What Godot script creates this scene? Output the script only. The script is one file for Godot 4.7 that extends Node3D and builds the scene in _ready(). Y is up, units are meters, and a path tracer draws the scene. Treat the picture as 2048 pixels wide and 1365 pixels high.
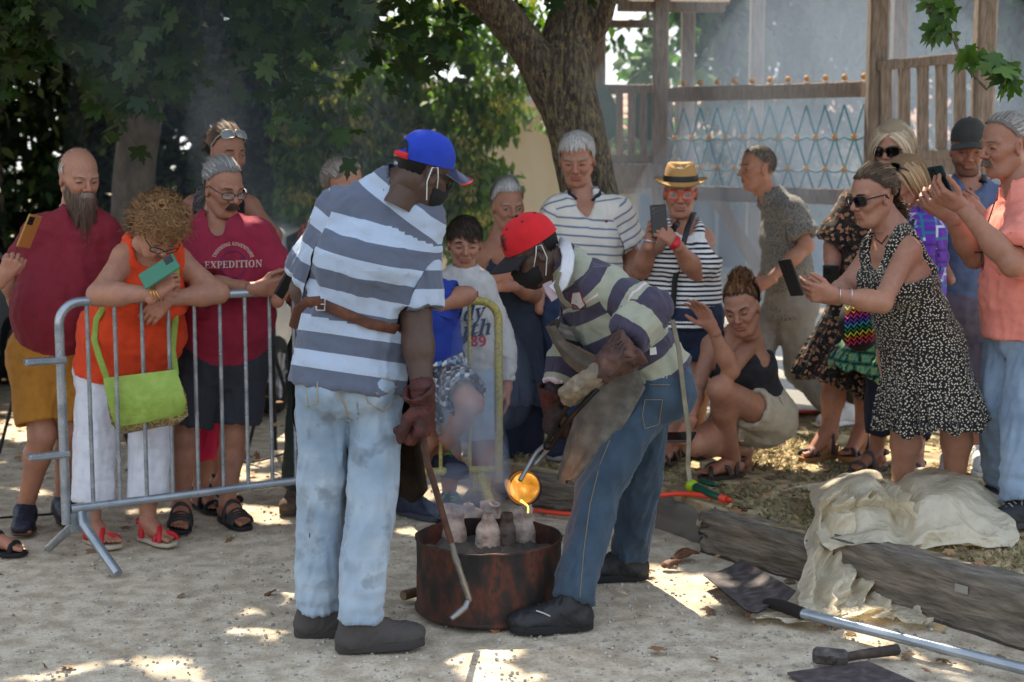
extends Node3D

var M := {}

func _ready() -> void:
	# camera, sky, sun, exposure
	var cam := Camera3D.new()
	cam.name = "camera"
	cam.near = 0.05
	cam.far = 400.0
	cam.position = Main.EYE
	cam.rotation.x = -Main.PITCH
	add_child(cam)
	var lens := CameraAttributesPhysical.new()
	lens.frustum_focal_length = 51.9
	lens.frustum_focus_distance = 5.35
	lens.frustum_near = 0.05
	lens.frustum_far = 400.0
	lens.exposure_aperture = 2.8
	cam.attributes = lens
	cam.fov = 26.05
	cam.current = true
	var we := WorldEnvironment.new()
	we.name = "air"
	var env := Environment.new()
	env.background_mode = Environment.BG_SKY
	env.tonemap_mode = Environment.TONE_MAPPER_LINEAR
	env.tonemap_exposure = 2.35
	env.sdfgi_enabled = true
	env.ssao_enabled = true
	env.ssil_enabled = true
	env.volumetric_fog_enabled = true
	env.volumetric_fog_density = 0.0
	var sky := Sky.new()
	var sm := ProceduralSkyMaterial.new()
	sm.sky_top_color = Color(0.70, 0.77, 0.86)
	sm.sky_horizon_color = Color(0.96, 0.96, 0.95)
	sm.ground_bottom_color = Color(0.35, 0.33, 0.28)
	sm.ground_horizon_color = Color(0.7, 0.7, 0.66)
	sm.sky_energy_multiplier = 0.95
	sky.sky_material = sm
	env.sky = sky
	we.environment = env
	add_child(we)
	var sun := DirectionalLight3D.new()
	sun.name = "sun"
	sun.light_energy = 1.6
	sun.light_color = Color(1.0, 0.95, 0.86)
	sun.light_angular_distance = 0.5
	sun.shadow_enabled = true
	add_child(sun)
	sun.look_at_from_position(Vector3.ZERO, -Vector3(-0.28, 1.35, -0.95))
	materials()
	setting()
	people()
	belongings()
	casting()
	smoke()


# ---------------------------------------------------------------- shapes
class Field:
	# a grid of distances; primitives are joined with a smooth minimum and meshed as surface nets
	var o: Vector3
	var h: float
	var nx: int
	var ny: int
	var nz: int
	var f := PackedFloat32Array()
	var rg := PackedByteArray()

	func _init(lo: Vector3, hi: Vector3, cell: float) -> void:
		o = lo
		h = cell
		nx = int(ceil((hi.x - lo.x) / cell)) + 2
		ny = int(ceil((hi.y - lo.y) / cell)) + 2
		nz = int(ceil((hi.z - lo.z) / cell)) + 2
		f.resize(nx * ny * nz)
		f.fill(9.0)
		rg.resize(nx * ny * nz)

	# tapered capsule a-b; side/asp widen it across; cut: 1 flat end at b, 2 flat end at a, 3 both; sub carves it away
	func cone(a: Vector3, b: Vector3, ra: float, rb: float, k := 0.02, region := 0, side := Vector3.ZERO, asp := 1.0, cut := 0, sub := false) -> void:
		var m := maxf(ra, rb) * maxf(asp, 1.0) + k + 2.0 * h
		var lo := Vector3(minf(a.x, b.x) - m, minf(a.y, b.y) - m, minf(a.z, b.z) - m)
		var hi := Vector3(maxf(a.x, b.x) + m, maxf(a.y, b.y) + m, maxf(a.z, b.z) + m)
		var x0 := maxi(0, int((lo.x - o.x) / h))
		var y0 := maxi(0, int((lo.y - o.y) / h))
		var z0 := maxi(0, int((lo.z - o.z) / h))
		var x1 := mini(nx - 1, int((hi.x - o.x) / h) + 1)
		var y1 := mini(ny - 1, int((hi.y - o.y) / h) + 1)
		var z1 := mini(nz - 1, int((hi.z - o.z) / h) + 1)
		var ba := b - a
		var l := maxf(ba.length(), 1e-5)
		var inv := 1.0 / (l * l)
		var dr := rb - ra
		var flat := asp != 1.0
		var ka := 1.0 - 1.0 / asp
		var ik := 0.25 / k
		var deep := -4.0 * h - k
		for z in range(z0, z1 + 1):
			for y in range(y0, y1 + 1):
				var i := (z * ny + y) * nx + x0
				var pa := o + Vector3(x0 * h, y * h, z * h) - a
				var oy := maxf(0.0, maxf(minf(0.0, ba.y) - pa.y, pa.y - maxf(0.0, ba.y)))
				var oz := maxf(0.0, maxf(minf(0.0, ba.z) - pa.z, pa.z - maxf(0.0, ba.z)))
				if oy * oy + oz * oz > m * m:
					continue
				for x in range(x0, x1 + 1):
					var c := f[i]
					if c < deep and not sub:
						i += 1
						pa.x += h
						continue
					var tt := pa.dot(ba) * inv
					var t := clampf(tt, 0.0, 1.0)
					var v := pa - ba * t
					if flat:
						v -= side * (v.dot(side) * ka)
					var d := v.length() - ra - dr * t
					if cut:
						if cut & 1:
							d = maxf(d, (tt - 1.0) * l)
						if cut & 2:
							d = maxf(d, -tt * l)
					if sub:
						d = -d
						var e := k - absf(c - d)
						f[i] = maxf(c, d) + (e * e * ik if e > 0.0 else 0.0)
					elif d < c + k:
						if d < c:
							rg[i] = region
						var e := k - absf(c - d)
						f[i] = minf(c, d) - (e * e * ik if e > 0.0 else 0.0)
					i += 1
					pa.x += h

	func ell(c: Vector3, r: Vector3, k := 0.02, region := 0, b := Basis.IDENTITY, sub := false) -> void:
		var mr := maxf(r.x, maxf(r.y, r.z))
		var mn := minf(r.x, minf(r.y, r.z))
		var m := mr + k + 2.0 * h
		var x0 := maxi(0, int((c.x - m - o.x) / h))
		var y0 := maxi(0, int((c.y - m - o.y) / h))
		var z0 := maxi(0, int((c.z - m - o.z) / h))
		var x1 := mini(nx - 1, int((c.x + m - o.x) / h) + 1)
		var y1 := mini(ny - 1, int((c.y + m - o.y) / h) + 1)
		var z1 := mini(nz - 1, int((c.z + m - o.z) / h) + 1)
		var bt := Basis.from_scale(Vector3(1.0 / r.x, 1.0 / r.y, 1.0 / r.z)) * b.transposed()
		var ir2 := Basis.from_scale(Vector3(1.0 / r.x, 1.0 / r.y, 1.0 / r.z))
		var ik := 0.25 / k
		var deep := -4.0 * h - k
		for z in range(z0, z1 + 1):
			for y in range(y0, y1 + 1):
				var i := (z * ny + y) * nx + x0
				var p := o + Vector3(x0 * h, y * h, z * h) - c
				if p.y * p.y + p.z * p.z > m * m:
					continue
				for x in range(x0, x1 + 1):
					var cc := f[i]
					if cc < deep and not sub:
						i += 1
						p.x += h
						continue
					var q := bt * p
					var k0 := q.length()
					var k1 := (ir2 * q).length()
					var d := k0 * (k0 - 1.0) / k1 if k1 > 1e-4 else -mn
					if sub:
						d = -d
						var e := k - absf(cc - d)
						f[i] = maxf(cc, d) + (e * e * ik if e > 0.0 else 0.0)
					elif d < cc + k:
						if d < cc:
							rg[i] = region
						var e := k - absf(cc - d)
						f[i] = minf(cc, d) - (e * e * ik if e > 0.0 else 0.0)
					i += 1
					p.x += h

	# keep only what lies below the plane (n points to what is cut off)
	func clip(p0: Vector3, n: Vector3) -> void:
		var i := 0
		for z in nz:
			for y in ny:
				var d := (o + Vector3(0, y * h, z * h) - p0).dot(n)
				for x in nx:
					if d > f[i]:
						f[i] = d
					i += 1
					d += n.x * h

	func at(p: Vector3) -> float:
		var q := (p - o) / h
		var x := int(q.x)
		var y := int(q.y)
		var z := int(q.z)
		if q.x < 0 or q.y < 0 or q.z < 0 or x >= nx - 1 or y >= ny - 1 or z >= nz - 1:
			return 9.0
		var i := (z * ny + y) * nx + x
		var u := q.x - x
		var v := q.y - y
		var w := q.z - z
		var sz := nx * ny
		var a := lerpf(lerpf(f[i], f[i + 1], u), lerpf(f[i + nx], f[i + nx + 1], u), v)
		var b := lerpf(lerpf(f[i + sz], f[i + sz + 1], u), lerpf(f[i + sz + nx], f[i + sz + nx + 1], u), v)
		return lerpf(a, b, w)

	# first point of the surface from p along d
	func hit(p: Vector3, d: Vector3, most := 0.6) -> Vector3:
		var t := 0.0
		while t < most:
			var v := at(p + d * t)
			if v <= 0.0:
				var a := t - h
				var b := t
				for n in 6:
					var c := (a + b) / 2
					if at(p + d * c) > 0.0:
						a = c
					else:
						b = c
				return p + d * a
			t += minf(maxf(v * 0.6, h * 0.3), h) if v < 5.0 else h
		return p + d * most

	func mesh(m: MB) -> void:
		var at_ := PackedInt32Array()
		at_.resize(f.size())
		at_.fill(-1)
		var sy := nx
		var sz := nx * ny
		var lim := 1.8 * h
		var base := m.v.size()
		for z in nz - 1:
			for y in ny - 1:
				var i := (z * ny + y) * nx - 1
				for x in nx - 1:
					i += 1
					var a0 := f[i]
					if a0 > lim or a0 < -lim:
						continue
					var a1 := f[i + 1]
					var a2 := f[i + sy]
					var a3 := f[i + sy + 1]
					var a4 := f[i + sz]
					var a5 := f[i + sz + 1]
					var a6 := f[i + sz + sy]
					var a7 := f[i + sz + sy + 1]
					var s0 := a0 < 0.0
					if (a1 < 0.0) == s0 and (a2 < 0.0) == s0 and (a3 < 0.0) == s0 and (a4 < 0.0) == s0 and (a5 < 0.0) == s0 and (a6 < 0.0) == s0 and (a7 < 0.0) == s0:
						continue
					var g := Vector3(a1 + a3 + a5 + a7 - a0 - a2 - a4 - a6, a2 + a3 + a6 + a7 - a0 - a1 - a4 - a5, a4 + a5 + a6 + a7 - a0 - a1 - a2 - a3) * 0.25
					var s := (a0 + a1 + a2 + a3 + a4 + a5 + a6 + a7) * 0.125
					var q := (g * (-s / maxf(g.length_squared(), 1e-12))).clamp(Vector3(-0.5, -0.5, -0.5), Vector3(0.5, 0.5, 0.5))
					at_[i] = m.v.size()
					m.v.append(o + (Vector3(x + 0.5, y + 0.5, z + 0.5) + q) * h)
					m.n.append(g.normalized())
					m.rg.append(rg[i])
					if y > 0 and z > 0 and (a1 < 0.0) != s0:
						m.quad(at_[i - sy - sz], at_[i - sz], at_[i], at_[i - sy], s0)
					if x > 0 and z > 0 and (a2 < 0.0) != s0:
						m.quad(at_[i - 1 - sz], at_[i - 1], at_[i], at_[i - sz], s0)
					if x > 0 and y > 0 and (a4 < 0.0) != s0:
						m.quad(at_[i - 1 - sy], at_[i - sy], at_[i], at_[i - 1], s0)


class MB:
	# a mesh in the making
	var v := PackedVector3Array()
	var n := PackedVector3Array()
	var c := PackedColorArray()
	var uv := PackedVector2Array()
	var i := PackedInt32Array()
	var rg := PackedByteArray()

	func quad(a: int, b: int, cc: int, d: int, s: bool) -> void:
		if a < 0 or b < 0 or cc < 0 or d < 0:
			return
		if s:
			i.append_array([a, cc, b, a, d, cc])
		else:
			i.append_array([a, b, cc, a, cc, d])

	func tri(a: int, b: int, cc: int) -> void:
		i.append_array([a, b, cc])

	func add(p: Vector3, nn := Vector3.UP, col := Color.WHITE, t := Vector2.ZERO) -> int:
		v.append(p)
		n.append(nn)
		c.append(col)
		uv.append(t)
		return v.size() - 1

	# a flat polygon, convex, wound so that nn faces out
	func poly(ps: Array, col := Color.WHITE, uvs := []) -> void:
		var nn: Vector3 = (ps[1] - ps[0]).cross(ps[2] - ps[0]).normalized()
		var k := v.size()
		for j in ps.size():
			add(ps[j], nn, col, uvs[j] if uvs else Vector2.ZERO)
		for j in range(2, ps.size()):
			tri(k, k + j, k + j - 1)

	# a box with chamfered edges
	func box(t: Transform3D, s: Vector3, bev := 0.0, col := Color.WHITE) -> void:
		var e := s / 2
		var b := minf(bev, minf(e.x, minf(e.y, e.z)) * 0.8)
		for ax in 3:
			for sg in [-1.0, 1.0]:
				var u: int = (ax + 1) % 3
				var w: int = (ax + 2) % 3
				var ps := []
				for q in [[-1, -1], [1, -1], [1, 1], [-1, 1]]:
					var p := Vector3()
					p[ax] = e[ax] * sg
					p[u] = (e[u] - b) * q[0] * sg
					p[w] = (e[w] - b) * q[1]
					ps.append(t * p)
				poly(ps, col)
				if b > 0.0:
					for d in [[u, w], [w, u]]:
						for s2 in [-1.0, 1.0]:
							if d[0] < ax:
								continue
							var ed := []
							for q in [[0, -1], [1, -1], [1, 1], [0, 1]]:
								var p := Vector3()
								p[ax] = (e[ax] - (b if q[0] else 0.0)) * sg
								p[d[0]] = (e[d[0]] - (0.0 if q[0] else b)) * s2
								p[d[1]] = (e[d[1]] - b) * q[1]
								ed.append(t * p)
							var nn: Vector3 = (ed[1] - ed[0]).cross(ed[2] - ed[0])
							var out := Vector3()
							out[ax] = sg
							out[d[0]] = s2
							if nn.dot(t.basis * out) < 0:
								ed.reverse()
							poly(ed, col)
		if b > 0.0:
			for q in 8:
				var sg := Vector3(1 if q & 1 else -1, 1 if q & 2 else -1, 1 if q & 4 else -1)
				var cn := []
				for ax in 3:
					var p := (e - Vector3(b, b, b)) * sg
					p[ax] = e[ax] * sg[ax]
					cn.append(t * p)
				if (cn[1] - cn[0]).cross(cn[2] - cn[0]).dot(t.basis * sg) < 0:
					cn.reverse()
				poly(cn, col)

	# a tube through points; rad one number or one per point; flat squashes it along "thin"
	func tube(pts: Array, rad, sides := 8, col := Color.WHITE, cap := true, thin := Vector3.ZERO, squash := 1.0, vscale := 1.0) -> void:
		var last := pts.size() - 1
		var u := Vector3()
		var along := 0.0
		var k := v.size()
		for j in pts.size():
			var d: Vector3 = (pts[mini(j + 1, last)] - pts[maxi(j - 1, 0)]).normalized()
			if thin != Vector3.ZERO:
				u = (thin - d * thin.dot(d)).normalized()
			elif j == 0:
				u = d.cross(Vector3.UP if absf(d.y) < 0.9 else Vector3.RIGHT).normalized()
			else:
				u = (u - d * u.dot(d)).normalized()
				along += (pts[j] - pts[j - 1]).length()
			var w := d.cross(u)
			var r: float = rad[j] if rad is Array else rad
			for q in sides:
				var a := TAU * q / sides
				add(pts[j] + (u * cos(a) * squash + w * sin(a)) * r, (u * cos(a) + w * sin(a) * squash).normalized(), col, Vector2(float(q) / sides, along * vscale))
		for j in last:
			for q in sides:
				var a := k + j * sides + q
				var b := k + j * sides + (q + 1) % sides
				i.append_array([a, a + sides, b, b, a + sides, b + sides])
		if cap:
			for e in [0, last]:
				var d: Vector3 = (pts[1] - pts[0]).normalized() * -1.0 if e == 0 else (pts[last] - pts[last - 1]).normalized()
				var s0 := v.size()
				for q in sides:
					add(v[k + e * sides + q], d, col)
				for q in range(2, sides):
					if e == 0:
						tri(s0, s0 + q - 1, s0 + q)
					else:
						tri(s0, s0 + q, s0 + q - 1)

	# profile of (radius, height) turned round t's y axis
	func lathe(t: Transform3D, prof: Array, sides := 24, col := Color.WHITE) -> void:
		var k := v.size()
		var last := prof.size() - 1
		for j in prof.size():
			var d: Vector2 = prof[mini(j + 1, last)] - prof[maxi(j - 1, 0)]
			var nn := Vector2(d.y, -d.x).normalized()
			for q in sides + 1:
				var a := TAU * q / sides
				var r := Vector3(cos(a), 0, sin(a))
				add(t * (r * prof[j].x + Vector3(0, prof[j].y, 0)), (t.basis * (r * nn.x + Vector3(0, nn.y, 0))).normalized(), col, Vector2(float(q) / sides, float(j) / last))
		for j in last:
			for q in sides:
				var a := k + j * (sides + 1) + q
				i.append_array([a, a + 1, a + sides + 1, a + 1, a + sides + 2, a + sides + 1])

	func ball(p: Vector3, r: Vector3, col := Color.WHITE, b := Basis.IDENTITY, sides := 12) -> void:
		var prof := []
		for j in sides / 2 + 1:
			var a := PI * j / (sides / 2) - PI / 2
			prof.append(Vector2(cos(a), sin(a)))
		lathe(Transform3D(b * Basis.from_scale(r), p), prof, sides, col)

	# rows x cols grid of points
	func grid(ps: Array, cols: int, closed := false) -> void:
		var k := v.size()
		var rows: int = ps.size() / cols
		for j in ps.size():
			add(ps[j], Vector3.UP, Color.WHITE, Vector2(float(j % cols) / (cols - 1), float(j / cols) / maxf(rows - 1, 1)))
		for r in rows - 1:
			for q in cols - (0 if closed else 1):
				var a := k + r * cols + q
				var b := k + r * cols + (q + 1) % cols
				i.append_array([a, b, a + cols, b, b + cols, a + cols])

	func smooth() -> void:
		n.resize(v.size())
		n.fill(Vector3.ZERO)
		for t in range(0, i.size(), 3):
			var a := i[t]
			var b := i[t + 1]
			var d := i[t + 2]
			var nn := (v[d] - v[a]).cross(v[b] - v[a])
			n[a] += nn
			n[b] += nn
			n[d] += nn
		for k in n.size():
			n[k] = n[k].normalized()

	func relax(times := 1, w := 0.5) -> void:
		for q in times:
			var s := PackedVector3Array()
			s.resize(v.size())
			var m := PackedFloat32Array()
			m.resize(v.size())
			for t in range(0, i.size(), 3):
				var a := i[t]
				var b := i[t + 1]
				var d := i[t + 2]
				s[a] += v[b] + v[d]
				s[b] += v[a] + v[d]
				s[d] += v[b] + v[a]
				m[a] += 2.0
				m[b] += 2.0
				m[d] += 2.0
			for k in v.size():
				if m[k] > 0.0:
					v[k] = v[k].lerp(s[k] / m[k], w)

	# push the points along their normals by noise
	func rumple(ns: FastNoiseLite, amp: float, scale := Vector3.ONE, from := 0) -> void:
		for k in range(from, v.size()):
			v[k] += n[k] * (ns.get_noise_3dv(v[k] * scale) * amp)

	func fill(col: Color) -> void:
		var k := c.size()
		c.resize(v.size())
		for j in range(k, v.size()):
			c[j] = col

	func shift(t: Transform3D, from := 0) -> void:
		for k in range(from, v.size()):
			v[k] = t * v[k]
			n[k] = (t.basis * n[k]).normalized()

	func join(m: MB) -> void:
		var k := v.size()
		fill(Color.WHITE)
		m.fill(Color.WHITE)
		v.append_array(m.v)
		n.append_array(m.n)
		c.append_array(m.c)
		if uv.size() == k and m.uv.size() == m.v.size():
			uv.append_array(m.uv)
		else:
			uv.resize(0)
		for j in m.i:
			i.append(j + k)

	func done() -> ArrayMesh:
		var a := []
		a.resize(Mesh.ARRAY_MAX)
		a[Mesh.ARRAY_VERTEX] = v
		a[Mesh.ARRAY_NORMAL] = n
		if c.size() == v.size():
			a[Mesh.ARRAY_COLOR] = c
		if uv.size() == v.size():
			a[Mesh.ARRAY_TEX_UV] = uv
		a[Mesh.ARRAY_INDEX] = i
		var m := ArrayMesh.new()
		if v.size():
			m.add_surface_from_arrays(Mesh.PRIMITIVE_TRIANGLES, a)
		return m


# ---------------------------------------------------------------- nodes
var taken := {}

func numbered(called: String, parent: Node) -> String:
	var key := [parent, called]
	taken[key] = taken.get(key, -1) + 1
	return called if taken[key] == 0 else "%s_%03d" % [called, taken[key]]

func thing(called: String, label: String, category: String, at := Vector3.ZERO, group := "") -> Node3D:
	var o := Node3D.new()
	o.name = numbered(called, self)
	add_child(o)
	o.position = at
	return tag(o, label, category, group)

func tag(o: Node3D, label: String, category: String, group := "") -> Node3D:
	o.set_meta("label", label)
	o.set_meta("category", category)
	if group:
		o.set_meta("group", group)
	return o

# one named mesh; points given in the world are moved into the thing's own axes
func obj(called: String, m: MB, mat: Material, parent: Node3D = self) -> MeshInstance3D:
	if parent != self:
		var inv := parent.global_transform.affine_inverse()
		m.shift(inv)
	var o := MeshInstance3D.new()
	o.name = numbered(called, parent)
	o.mesh = m.done()
	o.material_override = mat
	parent.add_child(o)
	return o

func put(called: String, mesh: Mesh, mat: Material, parent: Node3D, t := Transform3D()) -> MeshInstance3D:
	var o := MeshInstance3D.new()
	o.name = numbered(called, parent)
	o.mesh = mesh
	if mat:
		o.material_override = mat
	o.transform = t
	parent.add_child(o)
	return o

func struct(o: Node3D) -> Node3D:
	o.set_meta("kind", "structure")
	return o

func stuff(o: Node3D) -> Node3D:
	o.set_meta("kind", "stuff")
	return o

# a plain colour by its linear value
func lin(r: float, g: float, b: float) -> Color:
	return Color(r, g, b)

func mat(c: Color, rough := 0.8, metal := 0.0) -> StandardMaterial3D:
	var m := StandardMaterial3D.new()
	m.albedo_color = c
	m.roughness = rough
	m.metallic = metal
	return m

func noise_tex(freq: float, kind := FastNoiseLite.TYPE_SIMPLEX_SMOOTH, ramp := [], size := 512, oct := 4, seed_ := 1, frac := FastNoiseLite.FRACTAL_FBM) -> NoiseTexture2D:
	var t := NoiseTexture2D.new()
	t.width = size
	t.height = size
	t.seamless = true
	var n := FastNoiseLite.new()
	n.noise_type = kind
	n.frequency = freq
	n.fractal_octaves = oct
	n.fractal_type = frac
	n.seed = seed_
	t.noise = n
	if ramp:
		var g := Gradient.new()
		g.offsets = PackedFloat32Array(ramp.map(func(e): return e[0]))
		g.colors = PackedColorArray(ramp.map(func(e): return e[1]))
		t.color_ramp = g
	return t

func fnoise(freq: float, seed_ := 1, oct := 3, frac := FastNoiseLite.FRACTAL_FBM) -> FastNoiseLite:
	var n := FastNoiseLite.new()
	n.noise_type = FastNoiseLite.TYPE_SIMPLEX_SMOOTH
	n.frequency = freq
	n.fractal_octaves = oct
	n.fractal_type = frac
	n.seed = seed_
	return n

# where the ray of a pixel of the 2048 x 1365 photograph lies "z" metres in front of the camera, and where it meets the ground
class Main:
	const EYE := Vector3(0, 1.65, 0)
	const FOCAL := 2950.0
	const PITCH := 0.1187

	static func px(x: float, y: float, z: float) -> Vector3:
		var d := Vector3((x - 1024.0) / FOCAL, -(y - 682.5) / FOCAL, -1.0).rotated(Vector3.RIGHT, -PITCH)
		return EYE + d * (z / -d.z)

	static func gr(x: float, y: float, height := 0.0) -> Vector3:
		var d := Vector3((x - 1024.0) / FOCAL, -(y - 682.5) / FOCAL, -1.0).rotated(Vector3.RIGHT, -PITCH)
		return EYE + d * ((height - EYE.y) / d.y)

# ---------------------------------------------------------------- materials
var crumple: NoiseTexture2D
var weave: NoiseTexture2D

func cloth(c: Color, bump := 0.2, rough := 0.9) -> StandardMaterial3D:
	var m := mat(c, rough)
	m.heightmap_enabled = true
	m.heightmap_texture = crumple
	m.heightmap_scale = bump
	m.uv1_triplanar = true
	m.uv1_scale = Vector3(1.7, 1.7, 1.7)
	m.detail_enabled = true
	m.detail_albedo = weave
	m.detail_blend_mode = BaseMaterial3D.BLEND_MODE_MUL
	m.rim_enabled = true
	m.rim = 0.25
	m.rim_tint = 0.6
	return m

# patterns: an image that is tiled; drawn with closures on pixel coordinates
func picture(w: int, h: int, f: Callable) -> ImageTexture:
	var im := Image.create(w, h, false, Image.FORMAT_RGB8)
	for y in h:
		for x in w:
			im.set_pixel(x, y, f.call(x, y))
	return ImageTexture.create_from_image(im)

# bands across the cloth: [height in metres, colour] from the top down, repeated
func bands(list: Array, u := 1.0) -> StandardMaterial3D:
	var total := 0.0
	for b in list:
		total += b[0]
	var n := 512
	var im := Image.create(64, n, false, Image.FORMAT_RGB8)
	var r := RandomNumberGenerator.new()
	r.seed = 4
	var y := 0.0
	for b in list:
		var y1: float = y + b[0] / total * n
		for yy in range(int(y), mini(int(y1), n)):
			for x in 64:
				var k := 0.95 + r.randf() * 0.08
				im.set_pixel(x, yy, Color(b[1].r * k, b[1].g * k, b[1].b * k))
		y = y1
	var m := cloth(Color.WHITE)
	m.uv1_triplanar = false
	m.albedo_texture = ImageTexture.create_from_image(im)
	m.uv1_scale = Vector3(u, 1.0 / total, 1.0)
	m.heightmap_enabled = false
	m.detail_enabled = false
	return m

func patterned(t: Texture2D, per_metre: float, bump := 1.0) -> StandardMaterial3D:
	var m := cloth(Color.WHITE, bump)
	m.albedo_texture = t
	m.uv1_scale = Vector3.ONE * per_metre
	m.uv1_triplanar_sharpness = 6.0
	m.detail_enabled = false
	m.heightmap_enabled = false
	return m

func materials() -> void:
	crumple = noise_tex(0.008, FastNoiseLite.TYPE_SIMPLEX_SMOOTH, [], 512, 5, 3)
	weave = noise_tex(0.02, FastNoiseLite.TYPE_SIMPLEX_SMOOTH, [[0.0, Color(0.86, 0.86, 0.86)], [0.5, Color(0.97, 0.97, 0.97)], [1.0, Color(1, 1, 1)]], 512, 5, 9)
	var sk := StandardMaterial3D.new()
	sk.vertex_color_use_as_albedo = true
	sk.roughness = 0.5
	sk.metallic_specular = 0.4
	sk.subsurf_scatter_enabled = false
	sk.heightmap_enabled = true
	sk.heightmap_texture = crumple
	sk.heightmap_scale = 0.07
	sk.uv1_triplanar = true
	sk.uv1_scale = Vector3.ONE * 9.0
	M.skin = sk
	var hr := StandardMaterial3D.new()
	hr.vertex_color_use_as_albedo = true
	hr.roughness = 0.62
	hr.metallic_specular = 0.3
	M.hair = hr
	for e in [["polo", 0.50, 0.11, 0.17], ["mustard", 0.70, 0.47, 0.15], ["navy", 0.10, 0.12, 0.20], ["dark", 0.12, 0.12, 0.13], ["orange", 0.88, 0.27, 0.10], ["white_cotton", 0.86, 0.86, 0.89], ["crimson", 0.56, 0.10, 0.21],
			["charcoal", 0.17, 0.18, 0.21], ["black", 0.06, 0.06, 0.07], ["pink", 0.80, 0.12, 0.30], ["darkgreen", 0.12, 0.18, 0.17], ["blue", 0.10, 0.20, 0.55], ["sweat", 0.76, 0.75, 0.74], ["pale_shorts", 0.62, 0.68, 0.74],
			["navy_jersey", 0.15, 0.18, 0.24], ["denim", 0.16, 0.22, 0.34], ["dark_denim", 0.13, 0.17, 0.27], ["charcoal_tank", 0.14, 0.14, 0.16], ["beige", 0.72, 0.67, 0.58], ["grey_cloth", 0.52, 0.50, 0.46], ["slate", 0.32, 0.38, 0.50],
			["mauve_grey", 0.36, 0.33, 0.38], ["salmon", 0.93, 0.55, 0.48], ["blue_denim", 0.20, 0.30, 0.45]]:
		M[e[0]] = cloth(Color(e[1], e[2], e[3]))
	# washed denims: paler where they are worn
	for e in [["pale_denim", Color(0.42, 0.51, 0.60), Color(0.68, 0.73, 0.77), 11], ["blue_denim", Color(0.10, 0.16, 0.22), Color(0.24, 0.32, 0.39), 12], ["worn_denim", Color(0.36, 0.44, 0.54), Color(0.62, 0.69, 0.76), 13]]:
		var m := cloth(Color.WHITE, 0.35)
		m.albedo_texture = noise_tex(0.006, FastNoiseLite.TYPE_SIMPLEX_SMOOTH, [[0.1, e[1].lerp(e[2], 0.25)], [0.55, e[1].lerp(e[2], 0.7)], [0.9, e[2]]], 512, 6, e[3])
		m.uv1_scale = Vector3.ONE * 1.1
		m.heightmap_enabled = false
		M[e[0]] = m
	var grime: StandardMaterial3D = M.pale_denim
	grime.detail_albedo = noise_tex(0.01, FastNoiseLite.TYPE_SIMPLEX_SMOOTH, [[0.0, Color(0.25, 0.26, 0.28, 0.0)], [0.6, Color(0.25, 0.26, 0.28, 0.0)], [0.72, Color(0.28, 0.28, 0.29, 0.45)], [0.9, Color(0.22, 0.22, 0.24, 0.7)]], 512, 6, 19)
	grime.detail_blend_mode = BaseMaterial3D.BLEND_MODE_MIX
	M.white_cotton.heightmap_scale = 0.15
	M.bands = bands([[0.058, Color(0.66, 0.71, 0.78)], [0.062, Color(0.35, 0.375, 0.44)]])
	var khaki := Color(0.60, 0.60, 0.52)
	var plum := Color(0.24, 0.21, 0.28)
	M.rugby = bands([[0.075, khaki], [0.06, plum], [0.02, khaki], [0.014, Color(0.82, 0.72, 0.72)], [0.02, khaki], [0.05, plum]])
	M.thin_stripes = bands([[0.033, Color(0.84, 0.82, 0.78)], [0.0095, Color(0.42, 0.47, 0.57)]])
	M.sailor = bands([[0.0125, Color(0.9, 0.89, 0.88)], [0.0105, Color(0.08, 0.09, 0.15)]])
	M.plaid = patterned(picture(64, 64, func(x, y): return Color(0.72, 0.42, 0.38) if (x / 16 + y / 16) % 2 else Color(0.45, 0.25, 0.25)), 14.0)
	var cells := FastNoiseLite.new()
	cells.noise_type = FastNoiseLite.TYPE_CELLULAR
	cells.cellular_return_type = FastNoiseLite.RETURN_DISTANCE2_SUB
	M.dots = patterned(noise_tex(0.05, FastNoiseLite.TYPE_CELLULAR, [[0.0, Color(0.80, 0.75, 0.66)], [0.19, Color(0.80, 0.75, 0.66)], [0.26, Color(0.05, 0.05, 0.065)], [1.0, Color(0.04, 0.04, 0.055)]], 512, 1, 21, FastNoiseLite.FRACTAL_NONE), 3.5)
	M.camo = patterned(noise_tex(0.045, FastNoiseLite.TYPE_SIMPLEX_SMOOTH, [[0.3, Color(0.25, 0.25, 0.26)], [0.45, Color(0.42, 0.41, 0.39)], [0.55, Color(0.62, 0.59, 0.53)], [0.7, Color(0.36, 0.35, 0.34)]], 512, 3, 22), 3.0)
	M.floral = patterned(noise_tex(0.018, FastNoiseLite.TYPE_CELLULAR, [[0.0, Color(0.82, 0.72, 0.58)], [0.16, Color(0.62, 0.22, 0.14)], [0.30, Color(0.75, 0.62, 0.46)], [0.38, Color(0.05, 0.045, 0.045)], [0.6, Color(0.05, 0.045, 0.045)], [0.66, Color(0.36, 0.24, 0.15)], [0.72, Color(0.06, 0.05, 0.05)], [1.0, Color(0.25, 0.17, 0.12)]], 512, 3, 23), 3.2)
	M.geometric = patterned(picture(64, 64, func(x, y):
		var k: int = (x / 8 + (y / 10) * 3 + ((x + y) / 13) * 5) % 7
		return [Color(0.07, 0.07, 0.09), Color(0.8, 0.8, 0.78), Color(0.35, 0.5, 0.68), Color(0.09, 0.09, 0.1), Color(0.32, 0.2, 0.2), Color(0.07, 0.07, 0.08), Color(0.55, 0.52, 0.5)][k]), 6.0)
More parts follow.
